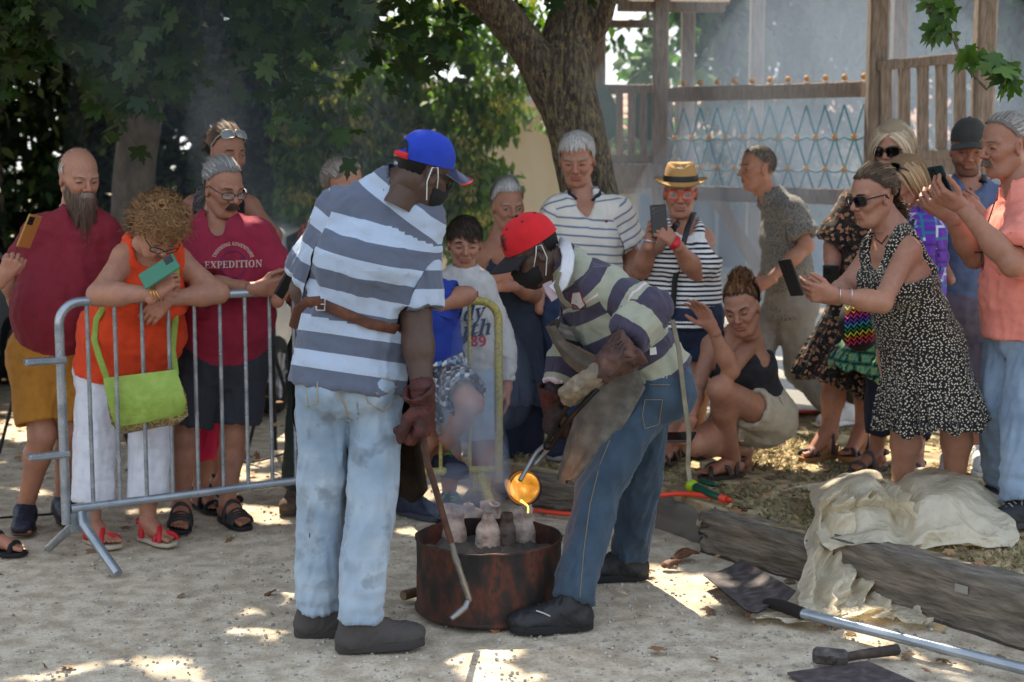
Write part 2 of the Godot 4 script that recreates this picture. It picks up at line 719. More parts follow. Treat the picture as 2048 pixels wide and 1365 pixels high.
	M.purple = patterned(picture(64, 64, func(x, y):
		var e: bool = (x % 16 < 3) or ((y + (x / 16) * 7) % 14 < 3)
		return (Color(0.75, 0.8, 0.85) if (x / 16 + y / 14) % 3 == 0 else Color(0.1, 0.45, 0.55)) if e and y < 32 else (Color(0.22, 0.12, 0.42) if e else Color(0.36, 0.16, 0.62))), 4.0)
	M.squares = patterned(picture(64, 64, func(x, y):
		var qx: int = absi((x + (8 if (y / 16) % 2 else 0)) % 16 - 8)
		var qy: int = absi(y % 16 - 8)
		var q := maxi(qx, qy)
		return Color(0.2, 0.6, 0.62) if q < 3 else (Color(0.62, 0.6, 0.2) if q < 5 else (Color(0.05, 0.13, 0.14) if q > 6 else Color(0.1, 0.5, 0.42)))), 5.0)
	for e in [["loafer", 0.09, 0.11, 0.19, 0.55], ["loafer_sole", 0.30, 0.20, 0.13, 0.7], ["red_strap", 0.72, 0.10, 0.13, 0.6], ["red_strap_sole", 0.70, 0.66, 0.58, 0.8], ["slide", 0.13, 0.12, 0.12, 0.6], ["slide_sole", 0.09, 0.09, 0.10, 0.8],
			["black_sole", 0.06, 0.06, 0.06, 0.8], ["brown", 0.32, 0.25, 0.20, 0.8], ["brown_sole", 0.22, 0.18, 0.15, 0.8], ["brown_lace", 0.35, 0.28, 0.22, 0.8], ["grey_boot", 0.27, 0.25, 0.24, 0.85], ["grey_boot_sole", 0.22, 0.205, 0.20, 0.9],
			["grey_boot_lace", 0.09, 0.085, 0.085, 0.9], ["black_boot", 0.11, 0.11, 0.12, 0.6], ["black_boot_sole", 0.085, 0.085, 0.09, 0.8], ["black_boot_lace", 0.14, 0.14, 0.14, 0.9], ["kid", 0.10, 0.13, 0.22, 0.7], ["kid_sole", 0.2, 0.22, 0.26, 0.8],
			["kid_lace", 0.45, 0.8, 0.2, 0.7], ["black_lace", 0.05, 0.05, 0.05, 0.8], ["navy_sole", 0.5, 0.5, 0.5, 0.8], ["navy_lace", 0.3, 0.3, 0.35, 0.8], ["brown_strap", 0.20, 0.12, 0.09, 0.6], ["brown_strap_sole", 0.25, 0.17, 0.12, 0.8],
			["flat_strap", 0.22, 0.16, 0.13, 0.6], ["flat_strap_sole", 0.20, 0.15, 0.12, 0.8], ["pale_shoe", 0.72, 0.71, 0.70, 0.7], ["pale_shoe_sole", 0.8, 0.8, 0.8, 0.7], ["pale_shoe_lace", 0.8, 0.8, 0.8, 0.7], ["wedge", 0.17, 0.13, 0.15, 0.6],
			["wedge_sole", 0.55, 0.38, 0.22, 0.85], ["grey_strap", 0.28, 0.24, 0.24, 0.7], ["grey_strap_sole", 0.3, 0.27, 0.26, 0.8], ["white_shoe", 0.75, 0.74, 0.72, 0.7], ["white_shoe_sole", 0.8, 0.8, 0.78, 0.7], ["white_shoe_lace", 0.8, 0.8, 0.8, 0.8],
			["dark_shoe", 0.13, 0.13, 0.15, 0.7], ["dark_shoe_sole", 0.2, 0.2, 0.22, 0.8], ["dark_shoe_lace", 0.6, 0.6, 0.58, 0.8]]:
		M[e[0]] = mat(Color(e[1], e[2], e[3]), e[4])
	M.flowered = patterned(noise_tex(0.03, FastNoiseLite.TYPE_CELLULAR, [[0.0, Color(0.78, 0.7, 0.5)], [0.2, Color(0.7, 0.3, 0.2)], [0.35, Color(0.3, 0.36, 0.18)], [0.6, Color(0.75, 0.62, 0.4)], [0.8, Color(0.24, 0.26, 0.2)], [1.0, Color(0.6, 0.28, 0.2)]], 256, 3, 24), 5.0)

# ---------------------------------------------------------------- people
class Body:
	# a person worked out from joints; build() may run on any thread and only makes meshes
	var d: Dictionary
	var parts := []          # [name, MB, material key]
	var fields := {}         # garment fields, for prints laid on the cloth
	var rng := RandomNumberGenerator.new()
	var S := []
	var E := []
	var W := []
	var K := []
	var A := []
	var Hp := []
	var H: Vector3
	var N: Vector3
	var V: Vector3
	var C: Vector3
	var Wt: Vector3
	var Cc: Vector3
	var side: Vector3
	var hside: Vector3
	var up: Vector3
	var front: Vector3
	var head: Transform3D
	var root: Vector3
	var skin: Color
	var hair: Color
	var g := 1.0             # girth
	var fem := false
	var wrinkle: FastNoiseLite
	var fold: FastNoiseLite
	var mott: FastNoiseLite
	var lips := Color(0.42, 0.17, 0.14)

	func J(a: Array) -> Vector3:
		return Main.px(a[0], a[1], d.z + (a[2] if a.size() > 2 else 0.0))

	func _init(spec: Dictionary) -> void:
		d = spec
		rng.seed = hash(str(spec.H))
		g = d.get("g", 1.0)
		fem = d.get("fem", false)
		skin = d.get("skin", Color(0.385, 0.185, 0.12))
		hair = d.get("hair", Color(0.2, 0.15, 0.1))
		H = J(d.H)
		N = J(d.N)
		V = J(d.V)
		for q in 2:
			S.append(J(d.S[q]))
			E.append(J(d.E[q]))
			W.append(J(d.W[q]))
		C = (S[0] + S[1]) / 2
		side = (S[1] - S[0]).normalized()
		up = (C - V).normalized()
		up = (up - side * up.dot(side)).normalized()
		for q in 2:
			S[q] += (C - S[q]).normalized() * d.get("inset", 0.045) * g - up * d.get("drop", 0.04)
		C = (S[0] + S[1]) / 2
		front = side.cross(up) * (-1.0 if d.get("back", false) else 1.0)
		hside = side
		if d.has("hip"):
			hside = Vector3(cos(deg_to_rad(d.hip)), 0, -sin(deg_to_rad(d.hip)))
		Wt = C.lerp(V, 0.66) + front * d.get("sway", 0.0)
		if d.has("Wt"):
			Wt = J(d.Wt)
		Cc = C.lerp(V, 0.28) + front * (d.get("hunch", 0.0))
		for q in 2:
			var s := -1.0 if q == 0 else 1.0
			Hp.append(V + hside * (0.088 * s * g) - Vector3(0, 0.04, 0))
			K.append(J(d.K[q]))
			A.append(Main.gr(d.A[q][0], d.A[q][1], d.A[q][3] if d.A[q].size() > 3 else d.get("gh", 0.0)) + Vector3(0, 0.085, 0))
		var hd: Array = d.hd
		head = Transform3D(Basis(Vector3.UP, deg_to_rad(hd[0])) * Basis(Vector3.RIGHT, deg_to_rad(hd[1])) * Basis(Vector3.BACK, deg_to_rad(hd[2] if hd.size() > 2 else 0.0)), H)
		head = head.scaled_local(Vector3.ONE * d.get("hs", 1.0))
		root = (A[0] + A[1]) / 2
		root.y = d.get("gh", 0.0)
		wrinkle = FastNoiseLite.new()
		wrinkle.seed = rng.randi() % 999
		wrinkle.frequency = 9.0
		wrinkle.fractal_octaves = 3
		wrinkle.fractal_type = FastNoiseLite.FRACTAL_FBM
		fold = FastNoiseLite.new()
		fold.seed = rng.randi() % 999
		fold.noise_type = FastNoiseLite.TYPE_SIMPLEX_SMOOTH
		fold.frequency = 7.0
		fold.fractal_octaves = 2
		fold.fractal_type = FastNoiseLite.FRACTAL_RIDGED
		mott = FastNoiseLite.new()
		mott.seed = 5
		mott.frequency = 30.0

	func box_of(ps: Array, m: float) -> AABB:
		var b := AABB(ps[0], Vector3.ZERO)
		for p in ps:
			b = b.expand(p)
		return b.grow(m)

	func torso(F: Field, e: float, k: float, hem := -1.0, ease := 0.0, hemw := 0.0) -> void:
		var ch: float = d.get("ch", 1.0) * g
		var wa: float = d.get("wa", 1.0) * g
		var hp: float = d.get("hp", 1.0) * g
		var f := 0.92 if fem else 1.0
		F.cone(C - up * 0.02, Cc, 0.088 * ch * f + e, 0.112 * ch * f + e, k, 0, side, 1.42)
		F.cone(Cc, Wt, 0.112 * ch * f + e, 0.1 * wa * f + e + ease, k, 0, side, 1.36)
		if hem < 0.0:
			F.cone(Wt, V, 0.1 * wa * f + e, 0.112 * hp + e, k, 0, hside, 1.34)
			F.cone(V, V - Vector3(0, 0.07, 0), 0.112 * hp + e, 0.1 * hp + e, k, 0, hside, 1.4)
		else:
			var down := d.get("hemdir", (V - Wt).normalized() * 0.5 + Vector3.DOWN * 0.5) as Vector3
			var b: Vector3 = V + down.normalized() * hem
			F.cone(Wt, b, 0.1 * wa * f + e + ease, 0.108 * hp + e + ease + hemw, k, 0, hside, 1.32, 1)
		F.cone(S[0], S[1], 0.052 * g + e, 0.052 * g + e, k, 0)
		var nb: Vector3 = N + (S[0] + S[1] - 2 * N) * 0.03
		for q in 2:
			F.cone(nb, S[q], 0.046 * g * d.get("trap", 1.0) + e * 0.7, 0.046 * g + e, k, 0)
		if d.has("belly"):
			F.ell(Wt + up * (0.0 if hem < 0.0 else 0.02) + front * (0.045 + d.belly * 0.4), Vector3(0.145, 0.13, 0.1) * g + Vector3.ONE * (e + ease + d.belly * 0.5), 0.08, 0, Basis(side, up, side.cross(up)))
		if fem:
			var bu: float = d.get("bust", 0.07)
			for s in [-1, 1]:
				F.ell(C.lerp(V, 0.27) + front * (0.075 * ch) + side * (0.075 * s), Vector3.ONE * (bu + e), 0.05, 0)

	func arm(F: Field, q: int, e: float, k: float, from := 0.0, to := 2.0, r := 0) -> void:
		var a: float = (0.047 if not fem else 0.043) * d.get("arms", g)
		if to > 0.0:
			var t := minf(to, 1.0)
			F.cone(S[q], S[q].lerp(E[q], t), a * 1.08 + e, lerpf(a * 1.08, a * 0.86, t) + e, k, r, Vector3.ZERO, 1.0, 1 if to < 1.0 else 0)
		if to > 1.0:
			var t := to - 1.0
			F.cone(E[q], E[q].lerp(W[q], minf(t, 0.35)), a * 0.86 + e, a * 0.9 + e, k, r)
			F.cone(E[q].lerp(W[q], 0.3), E[q].lerp(W[q], t), a * 0.9 + e, lerpf(a * 0.9, a * 0.58, t) + e, k, r, Vector3.ZERO, 1.0, 1 if to < 2.0 else 0)

	func leg(F: Field, q: int, e: float, k: float, to := 2.0, r := 0) -> void:
		var lg: float = d.get("legs", g) * (0.86 if d.has("pants") and d.pants.get("l", 2.0) > 1.6 else 1.0)
		var t := minf(to, 1.0)
		F.cone(Hp[q], Hp[q].lerp(K[q], t), 0.088 * lg + e, lerpf(0.088, 0.058, t) * lg + e, k, r, Vector3.ZERO, 1.0, 1 if to < 1.0 else 0)
		if to > 1.0:
			var ax: Vector3 = (A[q] - K[q])
			var back: Vector3 = -d.get("fdir", front) * 0.012
			var m: Vector3 = K[q].lerp(A[q], 0.3) + back
			F.cone(K[q], m, 0.055 * lg + e, 0.057 * lg + e, k, r)
			if to > 1.3:
				F.cone(m, K[q].lerp(A[q], to - 1.0), 0.057 * lg + e, lerpf(0.06, 0.035, to - 1.0) * lg + e, k, r, Vector3.ZERO, 1.0, 1 if to < 2.0 else 0)

	# ---- skin
	func tint(m: MB, from: int) -> void:
		for k in range(m.c.size(), m.v.size()):
			var s := mott.get_noise_3dv(m.v[k])
			var s2 := mott.get_noise_3dv(m.v[k] * 0.2)
			m.c.append(Color(skin.r * (1.0 + s * 0.14 + s2 * 0.14), skin.g * (1.0 + s * 0.2 + s2 * 0.06), skin.b * (1.0 + s * 0.22 - s2 * 0.1)))

	func build() -> void:
		var m := MB.new()
		var js := [C, V, N, H, S[0], S[1]]
		var lo_legs: bool = d.get("legs_on", true)
		for q in 2:
			js.append_array([E[q], W[q], Hp[q], K[q], A[q]] if lo_legs else [E[q], W[q], Hp[q]])
		var bb := box_of(js, 0.15)
		var F := Field.new(bb.position, bb.end, d.get("cell", 0.0125))
		torso(F, -0.004, 0.04)
		F.cone(N - up * 0.03, H + head.basis * Vector3(0, -0.04, -0.025), 0.06 * d.get("nk", g), 0.052 * d.get("nk", 1.0), 0.03)
		for q in 2:
			arm(F, q, 0.0, 0.03)
			if lo_legs:
				leg(F, q, 0.0, 0.03)
		if lo_legs:
			for q in 2:
				F.cone(A[q], A[q] - Vector3(0, 0.06, 0), 0.034, 0.03, 0.02)
		F.mesh(m)
		tint(m, 0)
		face(m)
		var hands: Array = d.get("hands", [])
		for q in 2:
			if hands.size() > q and hands[q]:
				hand(m, q, hands[q])
		var feet: Array = d.get("feet", [])
		for q in feet.size():
			if feet[q]:
				foot(m, q, feet[q])
		parts.append(["body", m, "skin"])
		if d.has("style"):
			hairdo()
		if d.has("pants"):
			pants()
		if d.has("skirt"):
			skirt()
		if d.has("top"):
			top()

	# ---- head, in its own axes: x across, y up, z out of the face
	func face(m: MB) -> void:
		var F := Field.new(Vector3(-0.1, -0.15, -0.13), Vector3(0.1, 0.15, 0.15), d.get("hcell", 0.0045))
		var jaw: float = d.get("jaw", 0.95 if fem else 1.04)
		F.ell(Vector3(0, 0.036, -0.012), Vector3(0.074, 0.09, 0.096), 0.02)
		F.ell(Vector3(0, -0.03, 0.03), Vector3(0.055 * jaw, 0.085, 0.056), 0.025)
		F.cone(Vector3(-0.022 * jaw, -0.092, 0.044), Vector3(0.022 * jaw, -0.092, 0.044), 0.023, 0.023, 0.02)
		F.ell(Vector3(0, -0.1, 0.064), Vector3(0.018 * jaw, 0.016, 0.016), 0.016)
		var plump: float = d.get("plump", 0.0)
		for s in [-1.0, 1.0]:
			F.cone(Vector3(0.05 * s * jaw, -0.05, -0.008), Vector3(0.024 * s * jaw, -0.095, 0.045), 0.021 + plump, 0.018 + plump, 0.025)
			F.cone(Vector3(0.05 * s, -0.012, 0.045), Vector3(0.058 * s, -0.006, 0.01), 0.017, 0.014, 0.02)
			F.ell(Vector3(0.034 * s, -0.03, 0.064), Vector3(0.02, 0.016, 0.018), 0.02)
			F.cone(Vector3(0.02 * s, -0.03, 0.084), Vector3(0.031 * s, -0.068, 0.072), 0.0025, 0.002, 0.008, 0, Vector3.ZERO, 1.0, 0, true)
		F.ell(Vector3(0, -0.062, 0.07), Vector3(0.026, 0.022, 0.019), 0.015)
		for s in [-1.0, 1.0]:
			F.cone(Vector3(0.012 * s, 0.021, 0.08), Vector3(0.046 * s, 0.026, 0.062), 0.011, 0.011, 0.014)
			F.ell(Vector3(0.031 * s, 0.003, 0.099), Vector3(0.0175, 0.0125, 0.023), 0.01, 0, Basis.IDENTITY, true)
			F.ell(Vector3(0.031 * s, 0.003, 0.0705), Vector3(0.0155, 0.012, 0.0125), 0.004)
			F.cone(Vector3(0.02 * s, -0.009, 0.083), Vector3(0.042 * s, -0.008, 0.074), 0.0035, 0.003, 0.005, 0, Vector3.ZERO, 1.0, 0, true)
		var nw: float = d.get("nose", 1.0)
		F.cone(Vector3(0, 0.014, 0.083), Vector3(0, -0.02, 0.103), 0.0075 * nw, 0.0105 * nw, 0.009)
		F.ell(Vector3(0, -0.026, 0.106), Vector3(0.012 * nw, 0.0105, 0.0115), 0.006)
		for s in [-1.0, 1.0]:
			F.ell(Vector3(0.0135 * s * nw, -0.031, 0.092), Vector3(0.0085 * nw, 0.0078, 0.011), 0.005)
			F.ell(Vector3(0.0065 * s, -0.0385, 0.097), Vector3(0.0038, 0.0032, 0.005), 0.003, 0, Basis.IDENTITY, true)
		F.cone(Vector3(0, -0.042, 0.092), Vector3(0, -0.052, 0.091), 0.003, 0.003, 0.004, 0, Vector3.ZERO, 1.0, 0, true)
		var fl_: float = 1.15 if fem else 0.95
		F.cone(Vector3(-0.018, -0.0585, 0.0825), Vector3(0.018, -0.0585, 0.0825), 0.0055 * fl_, 0.0055 * fl_, 0.006, 0, Vector3.ZERO)
		F.cone(Vector3(-0.014, -0.0695, 0.083), Vector3(0.014, -0.0695, 0.083), 0.0065 * fl_, 0.0065 * fl_, 0.006)
		F.cone(Vector3(-0.024, -0.064, 0.09), Vector3(0.024, -0.064, 0.09), 0.0022, 0.0022, 0.003, 0, Vector3.ZERO, 1.0, 0, true)
		F.cone(Vector3(-0.014, -0.081, 0.086), Vector3(0.014, -0.081, 0.086), 0.004, 0.004, 0.008, 0, Vector3.ZERO, 1.0, 0, true)
		if not d.get("noears", false):
			for s in [-1.0, 1.0]:
				var eb := Basis(Vector3.UP, 0.4 * s) * Basis(Vector3.RIGHT, -0.15)
				F.ell(Vector3(0.076 * s, -0.006, -0.008), Vector3(0.009, 0.033, 0.02), 0.008, 0, eb)
				F.ell(Vector3(0.083 * s, -0.002, -0.004), Vector3(0.005, 0.018, 0.009), 0.005, 0, eb, true)
		F.cone(Vector3(0, -0.05, -0.025), Vector3(0, -0.14, -0.035), 0.052, 0.054, 0.03)
		var k := m.v.size()
		F.mesh(m)
		var rough: float = d.get("lined", 0.0)
		var lip: Color = d.get("lip", Color(skin.r * 0.8, skin.g * 0.58, skin.b * 0.6))
		var stub: float = d.get("stubble", 0.0)
		for j in range(k, m.v.size()):
			var p := m.v[j]
			var s := mott.get_noise_3dv(p * 3.0)
			var c := Color(skin.r * (1.0 + s * 0.13), skin.g * (1.0 + s * 0.2), skin.b * (1.0 + s * 0.22))
			var red: float = exp(-(Vector2(absf(p.x) - 0.04, p.y + 0.025).length_squared()) / 0.0005) * 0.5 * (1.0 if p.z > 0.02 else 0.0) + exp(-(Vector2(p.x, p.y + 0.027).length_squared()) / 0.0002) * 0.5 * (1.0 if p.z > 0.08 else 0.0) + (1.0 if absf(p.x) > 0.08 else 0.0) * 0.5
			red *= d.get("flush", 0.5)
			c = c.lerp(Color(skin.r * 0.98, skin.g * 0.68, skin.b * 0.66), clampf(red, 0, 1))
			if p.z > 0.06 and absf(p.x) < 0.024 and p.y < -0.0515 and p.y > -0.075:
				c = c.lerp(lip, 0.8)
			if stub > 0.0 and p.y < -0.035 and p.z > -0.02 and p.y > -0.13 and not (absf(p.x) < 0.02 and p.y > -0.074 and p.y < -0.053):
				c = c.lerp(hair * 0.8, stub * clampf((-0.035 - p.y) / 0.02, 0, 1))
			m.c.append(c)
		if rough > 0.0:
			# the furrows of an older face
			for j in range(k, m.v.size()):
				var p := m.v[j]
				if p.z > 0.02:
					m.v[j] -= m.n[j] * (rough * 0.0025 * maxf(0.0, wrinkle.get_noise_3dv(Vector3(p.x * 1.5, p.y * 7.0, p.z))))
		m.shift(head, k)
		# eyes and brows
		var e := MB.new()
		var open: float = d.get("eyes", 0.45)
		for s in [-1.0, 1.0]:
			var ec := Vector3(0.031 * s, 0.002, 0.0775)
			if open > 0.0:
				e.ball(ec, Vector3(0.0125, 0.011 * open, 0.0068), Color(0.5, 0.46, 0.43), Basis(Vector3.UP, 0.22 * s), 10)
				e.ball(ec + Vector3(0.002 * s + d.get("gaze", 0.0) * 0.005, -0.001, 0.0032), Vector3(0.0055, 0.0088 * open, 0.0045), d.get("iris", Color(0.045, 0.03, 0.02)), Basis.IDENTITY, 8)
			var lid := []
			var brow := []
			for q in 7:
				var t := q / 6.0 * 2.0 - 1.0
				lid.append(ec + Vector3(t * 0.0145, (0.011 * open) * (1.0 - t * t) - 0.002, 0.0062 - 0.0075 * t * t))
				brow.append(Vector3(0.033 * s + t * 0.018, 0.025 + 0.004 * (1.0 - t * t) + d.get("brow", 0.0) * 0.004 * t * s * -1.0, 0.0925 - 0.02 * (0.5 + 0.5 * t * s) * (0.5 + 0.5 * t * s)))
			e.tube(lid, [0.0006, 0.0017, 0.002, 0.002, 0.002, 0.0017, 0.0006], 5, Color(skin.r * 0.16, skin.g * 0.13, skin.b * 0.12))
			e.tube(brow, [0.001, 0.0028, 0.0035, 0.0037, 0.0035, 0.003, 0.001], 5, d.get("browcol", hair * 0.8))
		e.shift(head)
		var uvk := m.uv.size()
		m.join(e)

	# ---- hands: h = [towards, palm faces, curl or [5 curls], thumb 0..1]
	func hand(m: MB, q: int, h: Array) -> void:
		var y: Vector3 = (h[0] as Vector3).normalized()
		var pn: Vector3 = h[1]
		pn = (pn - y * pn.dot(y)).normalized()
		var right: bool = (q == 0) != d.get("back", false)
		var x: Vector3 = y.cross(pn) * (1.0 if right else -1.0)
		var sc: float = d.get("hand", 0.94 if fem else 1.03) * d.get("hs", 1.0)
		var w: Vector3 = W[q]
		var F := Field.new(w + y * 0.075 * sc - Vector3.ONE * 0.125 * sc, w + y * 0.075 * sc + Vector3.ONE * 0.125 * sc, 0.0045)
		hand_in(F, w, x, y, pn, sc, h[2], h[3] if h.size() > 3 else 0.4, 0.0)
		F.cone(w - y * 0.03, w + y * 0.02, 0.027 * sc, 0.025 * sc, 0.015, 0, x, 1.15)
		var k := m.v.size()
		F.mesh(m)
		for j in range(k, m.v.size()):
			var s := mott.get_noise_3dv(m.v[j] * 2.0)
			m.c.append(Color(skin.r * (0.99 + s * 0.1), skin.g * (0.93 + s * 0.14), skin.b * (0.92 + s * 0.16)))

	func hand_in(F: Field, w: Vector3, x: Vector3, y: Vector3, pn: Vector3, sc: float, curl, thumb: float, e: float) -> void:
		var base := [Vector2(0.034, 0.088), Vector2(0.012, 0.093), Vector2(-0.011, 0.088), Vector2(-0.031, 0.078)]
		var lens := [[0.042, 0.026, 0.021], [0.046, 0.029, 0.022], [0.042, 0.027, 0.021], [0.033, 0.02, 0.018]]
		for n in 4:
			var b: Vector3 = w + (x * base[n].x + y * base[n].y) * sc
			F.cone(w + (x * base[n].x * 0.55 + y * 0.012) * sc, b, 0.0155 * sc + e, 0.012 * sc + e, 0.014)
			var c: float = curl[n + 1] if curl is Array else curl
			var a := 0.15 + c * 1.25
			var p := b
			var fan: Vector3 = x * (base[n].x * 1.6) * (1.0 - c)
			for j in 3:
				var dirv: Vector3 = (y * cos(a) + pn * sin(a) + fan).normalized()
				var to: Vector3 = p + dirv * lens[n][j] * sc
				F.cone(p, to, (0.0098 - j * 0.0011) * sc + e, (0.009 - j * 0.0012) * sc + e, 0.004)
				p = to
				a += c * [1.5, 1.0, 0.0][j] + 0.08
		# the thumb leaves the side of the palm
		var tb: Vector3 = w + (x * 0.02 + y * 0.022 + pn * 0.006) * sc
		var to_: float = curl[0] if curl is Array else thumb
		var d1: Vector3 = (x * (0.85 - to_ * 0.35) + y * 0.75 + pn * (0.25 + to_ * 0.45)).normalized()
		var d2: Vector3 = (x * (0.5 - to_ * 0.65) + y * 0.95 + pn * (0.15 + to_ * 0.5)).normalized()
		var p1: Vector3 = tb + d1 * 0.045 * sc
		var p2: Vector3 = p1 + d2 * 0.033 * sc
		var p3: Vector3 = p2 + (d2 - x * to_ * 0.3).normalized() * 0.027 * sc
		F.cone(tb, p1, 0.0165 * sc + e, 0.0115 * sc + e, 0.014)
		F.cone(p1, p2, 0.0112 * sc + e, 0.0105 * sc + e, 0.004)
		F.cone(p2, p3, 0.0105 * sc + e, 0.008 * sc + e, 0.004)

	# ---- feet: f = [yaw, style, pitch]
	func foot_frame(q: int, f: Array) -> Transform3D:
		var gy: Vector3 = A[q]
		gy.y = A[q].y - 0.085
		var b := Basis(Vector3.UP, deg_to_rad(f[0]))
		if f.size() > 2:
			b = b * Basis(Vector3.RIGHT, deg_to_rad(f[2]))
		return Transform3D(b, gy).scaled_local(Vector3.ONE * (0.92 if fem else 1.03) * d.get("fs", 1.0))

	func foot(m: MB, q: int, f: Array) -> void:
		var t := foot_frame(q, f)
		var style: String = f[1]
		var lift := 0.0
		if style == "sandal" or style == "strap":
			lift = 0.022
		var wedge := style == "wedge"
		if wedge:
			lift = 0.03
		var inner := 1.0 if (q == 0) != d.get("back", false) else -1.0
		if style in ["sandal", "strap", "wedge", "loafer", "bare"]:
			var F := Field.new(Vector3(-0.07, -0.02, -0.08), Vector3(0.07, 0.2, 0.22), 0.005)
			var hy := 0.06 if wedge else 0.0
			F.cone(Vector3(0, 0.12 + hy, -0.005), Vector3(0, 0.07 + hy, 0), 0.034, 0.036, 0.02)
			F.ell(Vector3(0, 0.035 + hy, -0.03), Vector3(0.03, 0.035, 0.034), 0.02)
			F.cone(Vector3(0, 0.065 + hy, 0.015), Vector3(0.004 * inner, 0.03, 0.12), 0.034, 0.02, 0.02, 0, Vector3.RIGHT, 1.3)
			F.cone(Vector3(0, 0.03 + hy, -0.02), Vector3(0, 0.022, 0.1), 0.026, 0.022, 0.02, 0, Vector3.RIGHT, 1.3)
			F.cone(Vector3(-0.022, 0.02, 0.125), Vector3(0.022, 0.02, 0.125), 0.02, 0.02, 0.015)
			for n in 5:
				var x := (0.031 - n * 0.0158) * inner
				var r := 0.0125 if n == 0 else 0.009 - n * 0.0004
				F.cone(Vector3(x * 0.9, 0.017, 0.14), Vector3(x, 0.012, 0.182 - n * n * 0.0022), r, r * 0.95, 0.005)
			var k := m.v.size()
			F.mesh(m)
			var tt := t
			tt.origin.y += lift
			m.shift(tt, k)
			for j in range(k, m.v.size()):
				var s := mott.get_noise_3dv(m.v[j] * 2.0)
				m.c.append(Color(skin.r * (0.93 + s * 0.1), skin.g * (0.85 + s * 0.14), skin.b * (0.82 + s * 0.16)))
		var key: String = f[3] if f.size() > 3 else style
		if style in ["sandal", "strap", "wedge"]:
			var so := MB.new()
			sole(so, t, 0.0, lift - 0.002 if not wedge else 0.028, 0.004, inner)
			if wedge:
				so.tube([t * Vector3(0, 0.0, -0.03), t * Vector3(0, 0.075, -0.028)], [0.026, 0.036], 10)
				so.tube([t * Vector3(0, 0.07, -0.03), t * Vector3(0, 0.02, 0.08)], [0.034, 0.03], 8)
			parts.append(["sole", so, key + "_sole"])
			var st := MB.new()
			var hy := 0.06 if wedge else 0.0
			var bands := [[0.135, 0.034, 0.046, 0.0], [0.06, 0.075, 0.04, 0.0], [-0.035, 0.075, 0.036, 1.0]]
			if style == "strap":
				bands = [[0.13, 0.034, 0.046, 0.25], [0.09, 0.052, 0.045, -0.5], [0.0, 0.1, 0.04, 0.0], [-0.045, 0.07, 0.02, 1.0]]
			if wedge:
				bands = [[0.125, 0.036, 0.047, 0.3], [0.135, 0.03, 0.047, -0.3], [0.0, 0.165, 0.042, 0.0]]
			if key == "slide":
				bands = [[0.135, 0.036, 0.047, 0.0], [0.115, 0.042, 0.047, 0.0], [0.095, 0.05, 0.047, 0.0], [0.05, 0.078, 0.044, 0.0], [-0.03, 0.06, 0.037, 1.0]]
			for b in bands:
				var ps := []
				for n in 11:
					var a := PI * n / 10.0
					if b[3] == 1.0:
						ps.append(t * Vector3(cos(a) * b[2], b[1] + hy * 0.9 + lift, -0.02 - sin(a) * 0.048))
					else:
						ps.append(t * Vector3(cos(a) * b[2], lift + sin(a) * b[1] * 1.08, b[0] + cos(a) * b[3] * 0.1))
				st.tube(ps, 0.013 if style != "wedge" else 0.01, 6, Color.WHITE, true, t.basis * Vector3(0, 0, 1) if b[3] != 1.0 else Vector3.UP, 1.0)
			# bands are flat: squash along their normal
			parts.append(["strap", st, key])
		elif style != "bare":
			var big := 1.0
			var F := Field.new(Vector3(-0.09, -0.02, -0.1), Vector3(0.09, 0.2, 0.24), 0.006)
			var hi := 0.07 if style == "loafer" else 0.11
			if style == "boot":
				hi = 0.13
			F.ell(Vector3(0, 0.045, -0.03), Vector3(0.037, 0.05, 0.042), 0.02)
			F.cone(Vector3(0, hi, -0.012), Vector3(0, 0.06, 0.0), 0.042, 0.042, 0.02, 0, Vector3.FORWARD, 1.12, 2)
			F.cone(Vector3(0, 0.072, 0.025), Vector3(0.003 * inner, 0.042, 0.13), 0.04, 0.03, 0.03, 0, Vector3.RIGHT, 1.25)
			F.cone(Vector3(0, 0.03, -0.03), Vector3(0, 0.03, 0.14), 0.034, 0.034, 0.02, 0, Vector3.RIGHT, 1.3)
			F.ell(Vector3(0.004 * inner, 0.036, 0.158), Vector3(0.046, 0.033, 0.05), 0.02)
			F.clip(Vector3(0, 0.012, 0), Vector3.DOWN)
			if style in ["loafer"]:
				F.cone(Vector3(0, 0.13, -0.01), Vector3(0, 0.06, 0.0), 0.034, 0.034, 0.004, 0, Vector3.FORWARD, 1.3, 0, true)
			var u := MB.new()
			F.mesh(u)
			u.rumple(wrinkle, 0.004, Vector3(3, 3, 5))
			u.smooth()
			u.shift(t)
			parts.append(["shoe", u, key])
			var so := MB.new()
			sole(so, t, 0.0, 0.026 if style != "loafer" else 0.014, 0.009, inner)
			parts.append(["sole", so, key + "_sole"])
			if style in ["boot", "trainer"]:
				var la := MB.new()
				for n in 5:
					var z := 0.035 + n * 0.017
					var y := 0.115 - n * 0.0105
					la.tube([t * Vector3(-0.022, y - 0.006, z), t * Vector3(0, y + 0.004, z + 0.004), t * Vector3(0.022, y - 0.006, z + 0.006)], 0.003, 5)
				la.tube([t * Vector3(0, 0.122, 0.03), t * Vector3(-0.03, 0.12, 0.035), t * Vector3(-0.045, 0.1, 0.045), t * Vector3(-0.03, 0.11, 0.03), t * Vector3(0, 0.12, 0.03)], 0.0025, 5)
				la.tube([t * Vector3(0, 0.122, 0.03), t * Vector3(0.03, 0.12, 0.04), t * Vector3(0.044, 0.098, 0.05), t * Vector3(0.03, 0.11, 0.034), t * Vector3(0, 0.12, 0.03)], 0.0025, 5)
				parts.append(["lace", la, key + "_lace"])

